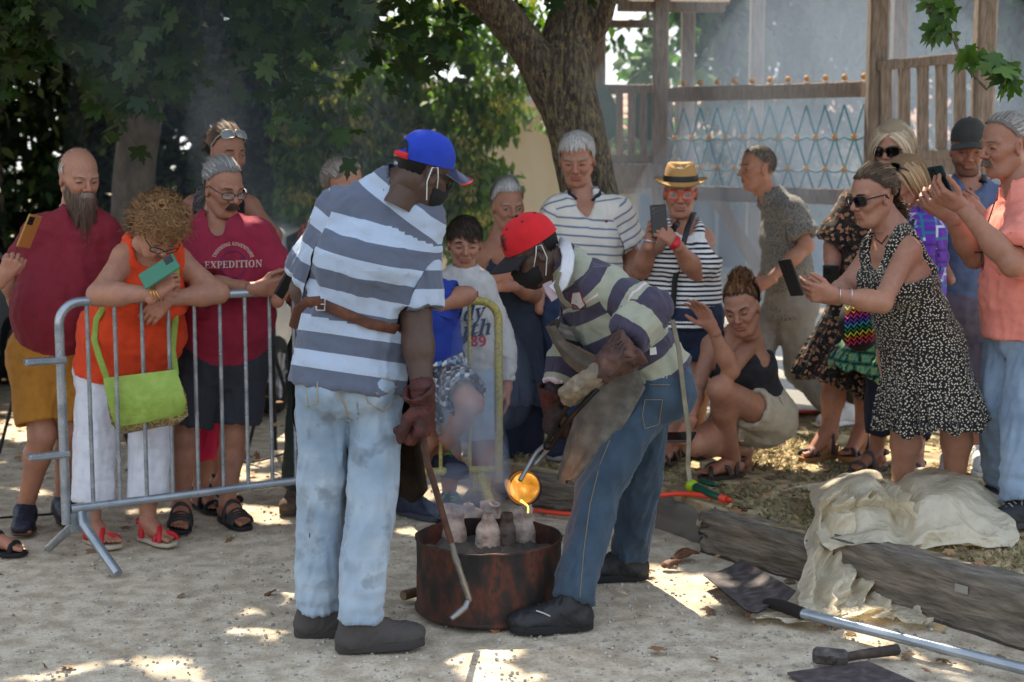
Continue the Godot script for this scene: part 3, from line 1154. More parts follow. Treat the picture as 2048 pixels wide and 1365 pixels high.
	func sole(m: MB, t: Transform3D, y0: float, y1: float, e: float, inner: float) -> void:
		var ring := []
		for n in 28:
			var a := TAU * n / 28.0
			var z := -sin(a) * 0.128 + 0.065
			var s := (z + 0.063) / 0.256
			var hw := 0.034 + 0.014 * smoothstep(0.3, 0.75, s)
			var w := pow(absf(cos(a)), 0.55) * signf(cos(a)) * hw
			ring.append(Vector2(w + 0.006 * inner * smoothstep(0.4, 1.0, s) * 1.0 + signf(cos(a)) * e, z + signf(-sin(a)) * e * absf(sin(a))))
		var k := m.v.size()
		var rows := [[y0, 0.94], [y0 + 0.003, 1.0], [y1 - 0.003, 1.0], [y1, 0.96]]
		for r in rows:
			for p in ring:
				m.add(t * Vector3(p.x * r[1], r[0] + (0.006 * smoothstep(0.15, 0.2, p.y) if r[0] == y0 else 0.0), (p.y - 0.065) * r[1] + 0.065))
		for r in 3:
			for n in 28:
				var a := k + r * 28 + n
				var b := k + r * 28 + (n + 1) % 28
				m.i.append_array([a, a + 28, b, b, a + 28, b + 28])
		var c0 := m.add(t * Vector3(0, y1, 0.06))
		var c1 := m.add(t * Vector3(0, y0, 0.06))
		for n in 28:
			m.tri(c0, k + 84 + (n + 1) % 28, k + 84 + n)
			m.tri(c1, k + n, k + (n + 1) % 28)
		m.smooth()

	# ---- clothes
	# lays texture coordinates along the limbs: v in metres from the top, u round it, mirrored
	func seam(m: MB, q: int) -> void:
		var s := -1.0 if q == 0 else 1.0
		var nrm: Vector3 = ((E[q] - S[q]).normalized() * 0.55 + side * (s * 0.8)).normalized()
		var p0: Vector3 = S[q] + (C - S[q]).normalized() * 0.012
		var nv := m.v.size()
		var sd := PackedFloat32Array()
		sd.resize(nv)
		var ok := PackedByteArray()
		ok.resize(nv)
		var ax: Vector3 = E[q] - S[q]
		var sp: Vector3 = V - N
		for k in nv:
			var t := clampf((m.v[k] - S[q]).dot(ax) / ax.length_squared(), 0.0, 1.0)
			var da: float = (m.v[k] - S[q] - ax * t).length()
			if m.rg[k] != 0 and m.rg[k] != q + 1 or da > 0.3:
				continue
			var u := clampf((m.v[k] - N).dot(sp) / sp.length_squared(), 0.0, 1.0)
			var w: Vector3 = m.v[k] - N - sp * u
			w -= side * (w.dot(side) * 0.3)
			ok[k] = 1
			sd[k] = minf((m.v[k] - p0).dot(nrm), (w.length() - 0.125 * g) - (da - 0.07))
			m.rg[k] = q + 1 if sd[k] > 0.0 else 0
		var cut := {}
		var fresh := PackedInt32Array()
		for t in range(0, m.i.size(), 3):
			var a := m.i[t]
			var b := m.i[t + 1]
			var c := m.i[t + 2]
			if not (ok[a] and ok[b] and ok[c]) or ((sd[a] > 0.0) == (sd[b] > 0.0) and (sd[b] > 0.0) == (sd[c] > 0.0)):
				fresh.append_array([a, b, c])
				continue
			# turn it so that a is alone on its side
			while (sd[a] > 0.0) == (sd[b] > 0.0) or (sd[a] > 0.0) == (sd[c] > 0.0):
				var h := a
				a = b
				b = c
				c = h
			var mid := []
			for e in [b, c]:
				var key := Vector2i(mini(a, e), maxi(a, e))
				if not cut.has(key):
					var w := sd[a] / (sd[a] - sd[e])
					cut[key] = m.v.size()
					m.v.append(m.v[a].lerp(m.v[e], w))
					m.n.append(m.n[a].lerp(m.n[e], w).normalized())
					m.rg.append(m.rg[a])
				mid.append(cut[key])
			# the cut points serve both sides: one copy each
			var two := []
			for e in mid:
				var key := Vector2i(-1, e)
				if not cut.has(key):
					cut[key] = m.v.size()
					m.v.append(m.v[e])
					m.n.append(m.n[e])
					m.rg.append(q + 1 if m.rg[e] == 0 else 0)
				two.append(cut[key])
			var own: Array = mid if m.rg[mid[0]] == m.rg[a] else two
			var oth: Array = two if m.rg[mid[0]] == m.rg[a] else mid
			if m.rg[mid[0]] != m.rg[mid[1]]:
				own = [mid[0] if m.rg[mid[0]] == m.rg[a] else two[0], mid[1] if m.rg[mid[1]] == m.rg[a] else two[1]]
				oth = [two[0] if own[0] == mid[0] else mid[0], two[1] if own[1] == mid[1] else mid[1]]
			fresh.append_array([a, own[0], own[1], oth[0], b, c, oth[0], c, oth[1]])
		m.i = fresh

	func dress(F: Field, m: MB, lines: Array, fr: Array) -> void:
		var memo := {}
		var nv := m.v.size()
		var rgn := m.rg
		for t in range(0, m.i.size(), 3):
			var r0 := rgn[m.i[t]]
			if rgn[m.i[t + 1]] == r0 and rgn[m.i[t + 2]] == r0:
				continue
			var r: int = r0 if rgn[m.i[t + 1]] == r0 or rgn[m.i[t + 2]] == r0 else rgn[m.i[t + 1]]
			for q in 3:
				var k := m.i[t + q]
				if rgn[k] != r:
					var key := k * 16 + r
					if not memo.has(key):
						memo[key] = m.v.size()
						m.v.append(m.v[k])
						m.n.append(m.n[k])
						rgn.append(r)
					m.i[t + q] = memo[key]
		m.rg = rgn
		m.uv.resize(m.v.size())
		for k in m.v.size():
			var line: Array = lines[mini(m.rg[k], lines.size() - 1)]
			var best := 1e9
			var bv := 0.0
			var bp := Vector3()
			var bd := Vector3()
			var run := 0.0
			for j in line.size() - 1:
				var a: Vector3 = line[j]
				var ba: Vector3 = line[j + 1] - a
				var l := ba.length()
				var tt := (m.v[k] - a).dot(ba) / (l * l)
				var tc := clampf(tt, 0.0 if j else -1.0, 1.0 if j < line.size() - 2 else 2.0)
				var ds := (m.v[k] - a - ba * tc).length_squared()
				if ds < best:
					best = ds
					bv = run + tc * l
					bp = a + ba * tc
					bd = ba / l
				run += l
			var rad := m.v[k] - bp
			var fx: Vector3 = fr[mini(m.rg[k], fr.size() - 1)]
			fx = (fx - bd * fx.dot(bd)).normalized()
			var ang := absf(atan2(rad.dot(bd.cross(fx)), rad.dot(fx)))
			m.uv[k] = Vector2(ang / PI, bv)

	# folds: long ones down the body, short ones across the limbs where they bend
	func drape(m: MB, amp: float, famp: float, F: Field = null) -> void:
		var sum := PackedFloat32Array()
		var cnt := PackedFloat32Array()
		if F:
			sum.resize(F.f.size())
			cnt.resize(F.f.size())
		for k in m.v.size():
			var p := m.v[k]
			var t := m.uv[k]
			var w := wrinkle.get_noise_3dv(p * Vector3(1, 0.5, 1)) * amp
			var f_ := fold.get_noise_3d(p.x * 0.9, p.y * 0.24, p.z * 0.9) + 0.5 * fold.get_noise_3d(p.x * 0.9 + p.y * 1.3, p.y * 1.1 + 7.0, p.z * 0.9)
			f_ *= 0.65
			if m.rg[k] > 0:
				var g_ := 0.34 * fold.get_noise_3d(t.x * 0.5 + m.rg[k] * 3.0, t.y * 0.8 + t.x * 0.6, p.z * 0.3) + 0.7 * fold.get_noise_3d(p.x, p.y * 0.3 + 3.0, p.z)
				f_ = lerpf(f_, g_, smoothstep(0.04, 0.16, t.y))
			var dl := w + (f_ - 0.25) * famp
			m.v[k] = p + m.n[k] * dl
			if F:
				var q := (p - F.o) / F.h
				for z in range(maxi(int(q.z) - 1, 0), mini(int(q.z) + 3, F.nz)):
					for y in range(maxi(int(q.y) - 1, 0), mini(int(q.y) + 3, F.ny)):
						var i := (z * F.ny + y) * F.nx + int(q.x) - 1
						for x in 4:
							sum[i + x] += dl
							cnt[i + x] += 1.0
		if F:
			for i in sum.size():
				if cnt[i] > 0.0:
					F.f[i] -= sum[i] / cnt[i]

	func top() -> void:
		var o: Dictionary = d.top
		var sl: Array = o.get("s", [0.6, 0.6]) if o.get("s", 0.6) is Array else [o.get("s", 0.6), o.get("s", 0.6)]
		var e: float = o.get("e", 0.014)
		var hem: float = o.get("l", 0.05)
		var b: Vector3 = V + Vector3.DOWN * hem
		var js := [C, b, N, S[0], S[1], V, Wt]
		for q in 2:
			if sl[q] > 0.0:
				js.append(E[q])
			if sl[q] > 1.0:
				js.append(W[q])
		var bb := box_of(js, 0.24)
		var F := Field.new(bb.position, bb.end, o.get("cell", d.get("cell", 0.0125) * 0.92))
		torso(F, e, 0.05, hem, o.get("ease", 0.012), o.get("hemw", 0.0))
		F.clip(V + ((V - Wt).normalized() * 0.5 + Vector3.DOWN * 0.5).normalized() * hem, ((V - Wt).normalized() * 0.5 + Vector3.DOWN * 0.5).normalized())
		if not (o.get("neck", "crew") in ["tank", "bare"]):
			F.cone(N - up * 0.02, N.lerp(H, 0.22), 0.062 * d.get("nk", g) + e * 0.6, 0.058 * d.get("nk", g) + e * 0.5, 0.03)
		for q in 2:
			if sl[q] > 0.0:
				var sw: float = o.get("sw", 0.012)
				var aa: Vector3 = S[q]
				arm(F, q, e + sw * 0.5, 0.035, 0.0, minf(sl[q], 1.0) if sl[q] <= 1.0 else sl[q], q + 1)
				if sl[q] <= 1.0 and sw > 0.02:
					F.cone(aa.lerp(E[q], 0.2), aa.lerp(E[q], sl[q]), 0.06 + e, 0.055 + e + sw, 0.03, q + 1, Vector3.ZERO, 1.0, 1)
		# openings: the hem, the cuffs, the neck
		var hd_ := (V - Wt).normalized() * 0.5 + Vector3.DOWN * 0.5
		var bot: Vector3 = V + hd_.normalized() * hem
		F.cone(bot - hd_.normalized() * 0.05, bot + hd_ * 0.05, 0.09 * g, 0.1 * g, 0.01, 0, hside, 1.32, 0, true)
		for q in 2:
			if sl[q] > 0.0:
				var t: float = sl[q]
				var a: Vector3 = S[q].lerp(E[q], t) if t <= 1.0 else E[q].lerp(W[q], t - 1.0)
				var dv: Vector3 = ((E[q] - S[q]) if t <= 1.0 else (W[q] - E[q])).normalized()
				var r: float = 0.047 * d.get("arms", g) * (1.0 if t <= 1.0 else 0.75)
				F.cone(a - dv * 0.02, a + dv * 0.05, r * 0.9 + e * 0.4, r + e * 0.5, 0.008, q + 1, Vector3.ZERO, 1.0, 0, true)
		var nk: String = o.get("neck", "crew")
		var nb: Vector3 = N
		var nr: float = 0.058 * d.get("nk", g)
		if nk in ["crew", "v", "tee", "open"]:
			F.cone(nb + up * 0.005, H, nr + 0.004, nr + 0.02, 0.012, 0, Vector3.ZERO, 1.0, 0, true)
		if nk == "v" or nk == "open":
			var dp: float = o.get("deep", 0.1)
			F.cone(nb + front * 0.09 + up * 0.02, C.lerp(V, 0.05) - up * dp + front * 0.16, 0.062, 0.004, 0.01, 0, Vector3.ZERO, 1.0, 0, true)
		if nk == "tee":
			F.cone(nb + front * 0.07, nb + front * 0.14 - up * 0.04, 0.052, 0.03, 0.01, 0, Vector3.ZERO, 1.0, 0, true)
		if nk == "tank":
			var deep: float = o.get("deep", 0.1)
			var bs := Basis(side, up, side.cross(up))
			F.ell(nb + front * 0.1 + up * 0.02, Vector3(o.get("scoop", 0.068), deep + 0.03, 0.2), 0.01, 0, bs, true)
			F.cone(nb + up * 0.1, nb + up * 0.005, 0.068, 0.062, 0.01, 0, side, 1.05, 0, true)
			for q in 2:
				var s := -1.0 if q == 0 else 1.0
				var ap: Vector3 = S[q] + side * (o.get("arm_in", 0.035) * s)
				F.ell(ap + up * 0.02, Vector3(0.052, 0.15, 0.17), 0.012, 0, bs, true)
		if o.has("cuts"):
			for cc in o.cuts:
				F.cone(J(cc[0]), J(cc[1]), cc[2], cc[3], 0.01, 0, Vector3.ZERO, 1.0, 0, true)
		var m := MB.new()
		F.mesh(m)
		for q in 2:
			if sl[q] > 0.0 and o.get("seam", true):
				seam(m, q)
		dress(F, m, [[N, C, Wt, bot], [S[0], E[0], W[0]], [S[1], E[1], W[1]]], [front, front, front])
		drape(m, o.get("wr", 0.0035), o.get("fd", 0.016), F if d.get("prints", false) else null)
		soften(m)
		fields["top"] = F
		parts.append([o.get("name", "shirt"), m, o.mat])

	# smooth normals that take points at one place together
	func soften(m: MB) -> void:
		m.smooth()
		var at := {}
		for k in m.v.size():
			var p := Vector3i((m.v[k] * 20000.0).round())
			if at.has(p):
				at[p].append(k)
			else:
				at[p] = [k]
		for p in at:
			if at[p].size() > 1:
				var s := Vector3()
				for k in at[p]:
					s += m.n[k]
				s = s.normalized()
				for k in at[p]:
					m.n[k] = s

	func pants() -> void:
		var o: Dictionary = d.pants
		var to: float = o.get("l", 2.0)
		var e: float = o.get("e", 0.014)
		var js := [V, Wt, Hp[0], Hp[1], K[0], K[1]]
		if to > 1.0:
			js.append_array([A[0], A[1]])
		var bb := box_of(js, 0.2)
		var F := Field.new(bb.position, bb.end, o.get("cell", d.get("cell", 0.0125) * 0.92))
		var hp: float = d.get("hp", 1.0) * g
		var wb: Vector3 = V.lerp(Wt, o.get("rise", 0.5))
		F.cone(wb, V, 0.108 * hp + e, 0.114 * hp + e, 0.04, 0, hside, 1.34, 2)
		F.cone(V, V - Vector3(0, 0.07, 0), 0.114 * hp + e, 0.1 * hp + e, 0.05, 0, hside, 1.4)
		var bf: Vector3 = hside.cross(Vector3.UP) * (-1.0 if d.get("back", false) else 1.0)
		for q in 2:
			var s := -1.0 if q == 0 else 1.0
			F.ell(V - Vector3(0, 0.05, 0) - bf * 0.05 + hside * 0.07 * s, Vector3.ONE * (0.098 * hp + e), 0.05, q + 1)
			var lg: float = d.get("legs", g)
			var fl: float = o.get("fl", 0.02)
			var t := minf(to, 1.0)
			F.cone(Hp[q], Hp[q].lerp(K[q], t), 0.09 * lg + e, lerpf(0.09, 0.062, t) * lg + e + fl * t, 0.022, q + 1, Vector3.ZERO, 1.0, 1 if to <= 1.0 else 0)
			if to > 1.0:
				var u := to - 1.0
				F.cone(K[q], K[q].lerp(A[q], u), 0.062 * lg + e + fl, lerpf(0.066, o.get("hemr", 0.052), u) * lg + e + fl, 0.015, q + 1, Vector3.ZERO, 1.0, 1)
			var a: Vector3 = Hp[q].lerp(K[q], to) if to <= 1.0 else K[q].lerp(A[q], to - 1.0)
			var dv: Vector3 = ((K[q] - Hp[q]) if to <= 1.0 else (A[q] - K[q])).normalized()
			var r: float = (lerpf(0.09, 0.062, t) * lg + e + fl * t if to <= 1.0 else lerpf(0.066, o.get("hemr", 0.052), to - 1.0) * lg + e + fl) - 0.014
			F.cone(a - dv * 0.04, a + dv * 0.05, r - 0.01, r + 0.004, 0.006, q + 1, Vector3.ZERO, 1.0, 0, true)
		var m := MB.new()
		F.mesh(m)
		dress(F, m, [[wb, V, V - Vector3(0, 0.1, 0)], [Hp[0], K[0], A[0]], [Hp[1], K[1], A[1]]], [bf, bf, bf])
		drape(m, o.get("wr", 0.0035), o.get("fd", 0.016), F if d.get("prints", false) else null)
		if o.get("stack", 0.0) > 0.0:
			# cloth that piles up over the shoe
			for k in m.v.size():
				if m.rg[k] > 0 and to > 1.5:
					var q: int = m.rg[k] - 1
					var hgt: float = m.v[k].y - A[q].y
					var w: float = exp(-maxf(hgt, 0.0) / 0.14) * o.stack
					m.v[k] += m.n[k] * (sin(hgt * 95.0 + wrinkle.get_noise_3dv(m.v[k] * Vector3(0.5, 0.5, 0.5)) * 5.0) * 0.006 * w)
		soften(m)
		fields["pants"] = F
		parts.append([o.get("name", "trousers"), m, o.mat])

	func skirt() -> void:
		var o: Dictionary = d.skirt
		var e: float = o.get("e", 0.014)
		var hp: float = d.get("hp", 1.0) * g
		var b: Vector3 = J(o.at)
		var bb := box_of([Wt, V, b, b + Vector3.DOWN * 0.1], 0.36)
		var F := Field.new(bb.position, bb.end, o.get("cell", d.get("cell", 0.0125)))
		F.cone(Wt, V, 0.098 * d.get("wa", 1.0) * g + e, 0.116 * hp + e, 0.04, 0, hside, 1.34)
		F.cone(V, b, 0.116 * hp + e, o.get("r", 0.17), 0.06, 0, hside, o.get("asp", 1.25), 1)
		F.cone(b + (V - b).normalized() * 0.12, b + (b - V).normalized() * 0.05, o.get("r", 0.17) - 0.06, o.get("r", 0.17) - 0.012, 0.01, 0, hside, o.get("asp", 1.25), 0, true)
		var m := MB.new()
		F.mesh(m)
		var bf := hside.cross(Vector3.UP)
		dress(F, m, [[Wt, V, b]], [front])
		var hl := (b - V).length()
		var wave: float = o.get("wave", 0.02)
		for k in m.v.size():
			var t := clampf((m.v[k] - V).dot((b - V) / hl) / hl, 0.0, 1.0)
			var rel := m.v[k] - V.lerp(b, t)
			var a := atan2(rel.dot(bf), rel.dot(hside))
			m.v[k] += Vector3(m.n[k].x, 0, m.n[k].z) * (sin(a * o.get("pleats", 9.0) + wrinkle.get_noise_1d(a * 0.3) * 5.0 + m.v[k].y * 2.0) * wave * t)
			if t > 0.97:
				m.v[k].y += wrinkle.get_noise_1d(a * 0.12) * 0.05
		drape(m, o.get("wr", 0.006), o.get("fd", 0.008))
		soften(m)
		parts.append([o.get("name", "skirt"), m, o.mat])

	# ---- hair
	const SKULL := Vector3(0.0775, 0.093, 0.099)
	const MID := Vector3(0, 0.034, -0.012)

	func scalp(n: Vector3, line: float, nape: float) -> bool:
		var t := lerpf(nape, line, smoothstep(-0.45, 0.7, n.z))
		if absf(n.x) > 0.8 and n.z > -0.3 and n.y < 0.0:
			return false
		return n.y > t + 0.03 * sin(n.x * 31.0 + n.z * 13.0)

	func ribbon(m: MB, ps: Array, w: float, col: Color, across := Vector3.ZERO) -> void:
		var k := m.v.size()
		var last := ps.size() - 1
		for j in ps.size():
			var dv: Vector3 = (ps[mini(j + 1, last)] - ps[maxi(j - 1, 0)]).normalized()
			var out: Vector3 = (ps[j] - MID).normalized()
			var ac: Vector3 = dv.cross(out).normalized() if across == Vector3.ZERO else across
			var ww := w * (1.0 - 0.75 * pow(float(j) / last, 2.0))
			var nn := (out + ac * 0.5).normalized()
			m.add(ps[j] - ac * ww, (out - ac * 0.6).normalized(), col)
			m.add(ps[j] + ac * ww, (out + ac * 0.6).normalized(), col)
		for j in last:
			var a := k + j * 2
			m.i.append_array([a, a + 2, a + 1, a + 1, a + 2, a + 3])

	func strands(m: MB, count: int, line: float, nape: float, flow: Callable, length: float, lift: float, curl: float, w: float, steps := 5, grav := 0.0, only = null, hug := 0.5) -> void:
		var made := 0
		var tries := 0
		while made < count and tries < count * 20:
			tries += 1
			var n := Vector3(rng.randfn(), rng.randfn(), rng.randfn()).normalized()
			if only != null:
				if not only.call(n):
					continue
			elif not scalp(n, line, nape):
				continue
			made += 1
			var p := MID + n * SKULL
			var fl: Vector3 = flow.call(n)
			var dv := (fl - n * fl.dot(n)).normalized() + n * lift * (0.6 + rng.randf() * 0.8) + Vector3(rng.randfn(), rng.randfn(), rng.randfn()) * 0.12
			var ps := [p]
			var l := length * (0.7 + rng.randf() * 0.5) / steps
			var ph := rng.randf() * TAU
			var e1 := dv.cross(n).normalized()
			for j in steps:
				var un := ((p - MID) / SKULL).normalized()
				var fl2: Vector3 = flow.call(un)
				dv = (dv.normalized() - un * (dv.normalized().dot(un) - lift * 0.5) * hug + (fl2 - un * fl2.dot(un)).normalized() * 0.25 * hug + Vector3(0, -grav / steps, 0)).normalized()
				p += dv * l
				if curl > 0.0:
					p += (e1 * cos(ph + j * 1.9) + n * sin(ph + j * 1.9)) * curl
				var r := (p - MID) / SKULL
				if r.length() < 1.03:
					p = MID + r.normalized() * 1.03 * SKULL
					var rn := r.normalized()
					dv = dv - rn * minf(dv.dot(rn), 0.0)
				ps.append(p)
			var t := rng.randf()
			ribbon(m, ps, w * (0.7 + t * 0.6), tone(t))

	# loose corkscrew locks
	func ringlets(m: MB, count: int) -> void:
		var made := 0
		while made < count:
			var n := Vector3(rng.randfn(), rng.randfn(), rng.randfn()).normalized()
			if not scalp(n, 0.5, -0.75):
				continue
			made += 1
			var p := MID + n * SKULL * (1.0 + rng.randf() * 0.27)
			var dv := (n * 0.8 + Vector3(0, -0.5, 0) + Vector3(rng.randfn(), rng.randfn(), rng.randfn()) * 0.5).normalized()
			var e1 := dv.cross(Vector3(0.3, 0.5, 0.8)).normalized()
			var e2 := dv.cross(e1)
			var r := 0.006 + rng.randf() * 0.012
			var ph := rng.randf() * TAU
			var l := 0.03 + rng.randf() * 0.05
			var ps := []
			for j in 11:
				var t := j / 10.0
				var a := ph + t * (8.5 + rng.randf() * 0.3)
				var q := p + dv * l * t + (e1 * cos(a) + e2 * sin(a)) * r + Vector3(0, -0.03 * t * t, 0)
				ps.append(q)
			ribbon(m, ps, 0.0015, tone(rng.randf()))

	func tone(t: float) -> Color:
		var b: Color = d.get("hair2", hair * 1.5)
		var c := hair.lerp(b, t)
		return c * (0.8 + 0.35 * rng.randf())

	func cap_of_hair(m: MB, line: float, nape: float, e: float) -> void:
		var F := Field.new(Vector3(-0.11, -0.12, -0.14), Vector3(0.11, 0.16, 0.13), 0.006)
		F.ell(MID, SKULL + Vector3.ONE * e, 0.01)
		var k := m.v.size()
		F.mesh(m)
		var t2 := PackedInt32Array()
		for t in range(0, m.i.size(), 3):
			if m.i[t] < k:
				t2.append_array([m.i[t], m.i[t + 1], m.i[t + 2]])
				continue
			var cc := (m.v[m.i[t]] + m.v[m.i[t + 1]] + m.v[m.i[t + 2]]) / 3.0
			if scalp(((cc - MID) / SKULL).normalized(), line, nape):
				t2.append_array([m.i[t], m.i[t + 1], m.i[t + 2]])
		m.i = t2
		for j in range(k, m.v.size()):
			m.v[j] += m.n[j] * (mott.get_noise_3dv(m.v[j] * Vector3(3, 1, 1)) * 0.004)
			m.c.append(hair * (0.75 + 0.3 * absf(mott.get_noise_3dv(m.v[j] * Vector3(8, 2, 2)))))
			m.uv.append(Vector2())
		m.uv.resize(m.v.size())

	func hairdo() -> void:
		var m := MB.new()
		var back := func(n: Vector3): return Vector3(n.x * 0.2, 0.15 + n.z * 0.3 - maxf(0, -n.z) * 0.9, -1.0)
		var down := func(n: Vector3): return Vector3(n.x * 0.3, -1.0, n.z * 0.15 - 0.1)
		var from_top := func(n: Vector3): return n - Vector3(0, 0.8, -0.5) + Vector3(0, -0.6, 0)
		var part := func(n: Vector3): return Vector3(signf(n.x - 0.2) * 0.9, -0.5, -0.35)
		match d.style:
			"bald":
				var rim := func(n: Vector3): return n.y < 0.35 and n.y > -0.5 and n.z < 0.15 and (absf(n.x) > 0.35 or n.z < -0.5)
				strands(m, 500, 0, 0, down, 0.025, 0.12, 0.0, 0.0022, 3, 0.0, rim)
				var fuzz := func(n: Vector3): return n.y > 0.3 and n.z < 0.2
				strands(m, 60, 0, 0, back, 0.02, 0.1, 0.0, 0.001, 3, 0.0, fuzz)
			"short":
				cap_of_hair(m, d.get("line", 0.62), -0.55, 0.004)
				strands(m, 1500, d.get("line", 0.6), -0.58, from_top if not d.has("flow") else (func(_n): return d.flow), d.get("len", 0.04), 0.22, 0.0, 0.0024, 4)
			"crop":
				cap_of_hair(m, d.get("line", 0.66), -0.5, 0.002)
				strands(m, 900, d.get("line", 0.64), -0.52, from_top, 0.02, 0.35, 0.0, 0.002, 3)
			"pony":
				cap_of_hair(m, d.get("line", 0.6), -0.35, 0.004)
				strands(m, 1000, d.get("line", 0.58), -0.4, back, 0.11, 0.03, 0.0, 0.0024, 6)
				var t := MB.new()
				var tp := Vector3(0, d.get("tail", -0.03), -0.105)
				for k in 220:
					var q := Vector3(rng.randfn() * 0.013, rng.randfn() * 0.013, rng.randfn() * 0.006)
					var ps := [tp + q]
					var l: float = d.get("taill", 0.12) * (0.7 + rng.randf() * 0.4)
					for j in range(1, 6):
						var s := j / 5.0
						ps.append(tp + q * (1.0 + 1.1 * sin(s * PI) - 0.3 * s) + Vector3(0, -l * s, -0.035 * sin(s * 2.4)))
					ribbon(m, ps, 0.003, tone(rng.randf()))
				m.ball(tp, Vector3(0.016, 0.014, 0.012), Color(0.03, 0.03, 0.03))
			"curly":
				cap_of_hair(m, 0.5, -0.6, 0.012)
				strands(m, 700, 0.45, -0.75, from_top, 0.06, 0.45, 0.004, 0.0024, 4, 0.5, null, 0.12)
				ringlets(m, 2600)
			"bob":
				cap_of_hair(m, 0.55, -0.5, 0.008)
				strands(m, 1400, d.get("line", 0.5), -0.55, part, d.get("len", 0.19), 0.12, 0.0, 0.003, 9, 2.2, null, 0.25)
			"bun":
				var top_ := d.get("bun", Vector3(0, 0.13, -0.06)) as Vector3
				var up_ := func(n: Vector3): return (top_ - n * SKULL) * 10.0
				cap_of_hair(m, 0.6, -0.5, 0.003)
				strands(m, 1200, 0.56, -0.55, up_, 0.11, 0.1, d.get("frizz", 0.001), 0.0024, 6)
				var br: float = d.get("bunr", 0.045)
				for k in 320:
					var a := Vector3(rng.randfn(), rng.randfn(), rng.randfn()).normalized()
					var ax := Vector3(rng.randfn(), rng.randfn(), rng.randfn()).normalized().cross(a).normalized()
					var ps := []
					var rr := br * (0.75 + rng.randf() * 0.4)
					for j in 7:
						ps.append(top_ + (a * cos(j * 0.38) + ax * sin(j * 0.38)) * rr * (1.0 + rng.randf() * d.get("frizz", 0.001) * 60.0))
					ribbon(m, ps, 0.0024, tone(rng.randf()))
			"capped":
				cap_of_hair(m, 0.9, -0.62, 0.002)
		if d.get("beard", 0.0) > 0.0:
			var bl: float = d.beard
			for k in 1700:
				var a := rng.randf_range(-1.0, 1.0)
				var hgt := rng.randf()
				var zz := 0.078 - absf(a) * absf(a) * 0.08
				var p := Vector3(a * 0.062, -0.04 - hgt * 0.07 + absf(a) * 0.055, zz * (1.0 - 0.12 * hgt) + 0.006)
				if hgt < 0.25 and absf(a) < 0.3:
					p = Vector3(a * 0.11, -0.05, 0.096 - absf(a) * 0.03)
				if absf(a) < 0.28 and hgt > 0.25 and hgt < 0.5:
					continue
				var l := bl * (0.35 + 0.65 * (1.0 - absf(a))) * (0.6 + rng.randf() * 0.5)
				var ps := [p]
				var dv := Vector3(a * 0.5, -0.75, 0.45)
				for j in 6:
					dv = (dv + Vector3(-p.x * 3.0 + rng.randfn() * 0.12, -0.4, rng.randfn() * 0.12 - 0.06)).normalized()
					p += dv * l / 6.0
					ps.append(p)
				var t := rng.randf()
				var col: Color = d.get("beardcol", hair)
				ribbon(m, ps, 0.0022, col * (0.7 + t * 0.6))
		if d.get("tache", 0.0) > 0.0:
			for k in 260:
				var a := rng.randf_range(-1.0, 1.0)
				var p := Vector3(a * 0.022, -0.043 - absf(a) * 0.005 + rng.randf() * 0.005, 0.1 - a * a * 0.012)
				var ps := [p]
				for j in 3:
					p += Vector3(a * 0.5 + rng.randfn() * 0.15, -0.75, 0.1 - j * 0.12) * d.tache / 3.0
					ps.append(p)
				ribbon(m, ps, 0.0018, d.get("tachecol", hair) * (0.7 + rng.randf() * 0.6))
		for k in m.n.size():
			m.v[k] = head * m.v[k]
			m.n[k] = (head.basis * m.n[k]).normalized()
		parts.append(["hair", m, "hair"])

var folk := {}

func people() -> void:
	var specs := cast()
	var bodies := []
	for s in specs:
		bodies.append(Body.new(s))
	var t0 := Time.get_ticks_msec()
	work(bodies.map(func(b): return b.build))
	var tris := 0
	for b in bodies:
		var o := thing("person", b.d.label, "person", b.root, b.d.get("group", ""))
		for p in b.parts:
			tris += p[1].i.size() / 3
			obj(p[0], p[1], M[p[2]], o)
		folk[b.d.id] = [b, o]

# runs calls on four threads
func work(calls: Array) -> void:
	var next := [0]
	var lock := Mutex.new()
	var hands := []
	for n in 4:
		var t := Thread.new()
		t.start(func():
			while true:
				lock.lock()
				var k: int = next[0]
				next[0] += 1
				lock.unlock()
				if k >= calls.size():
					return
				calls[k].call())
		hands.append(t)
	for t in hands:
		t.wait_to_finish()

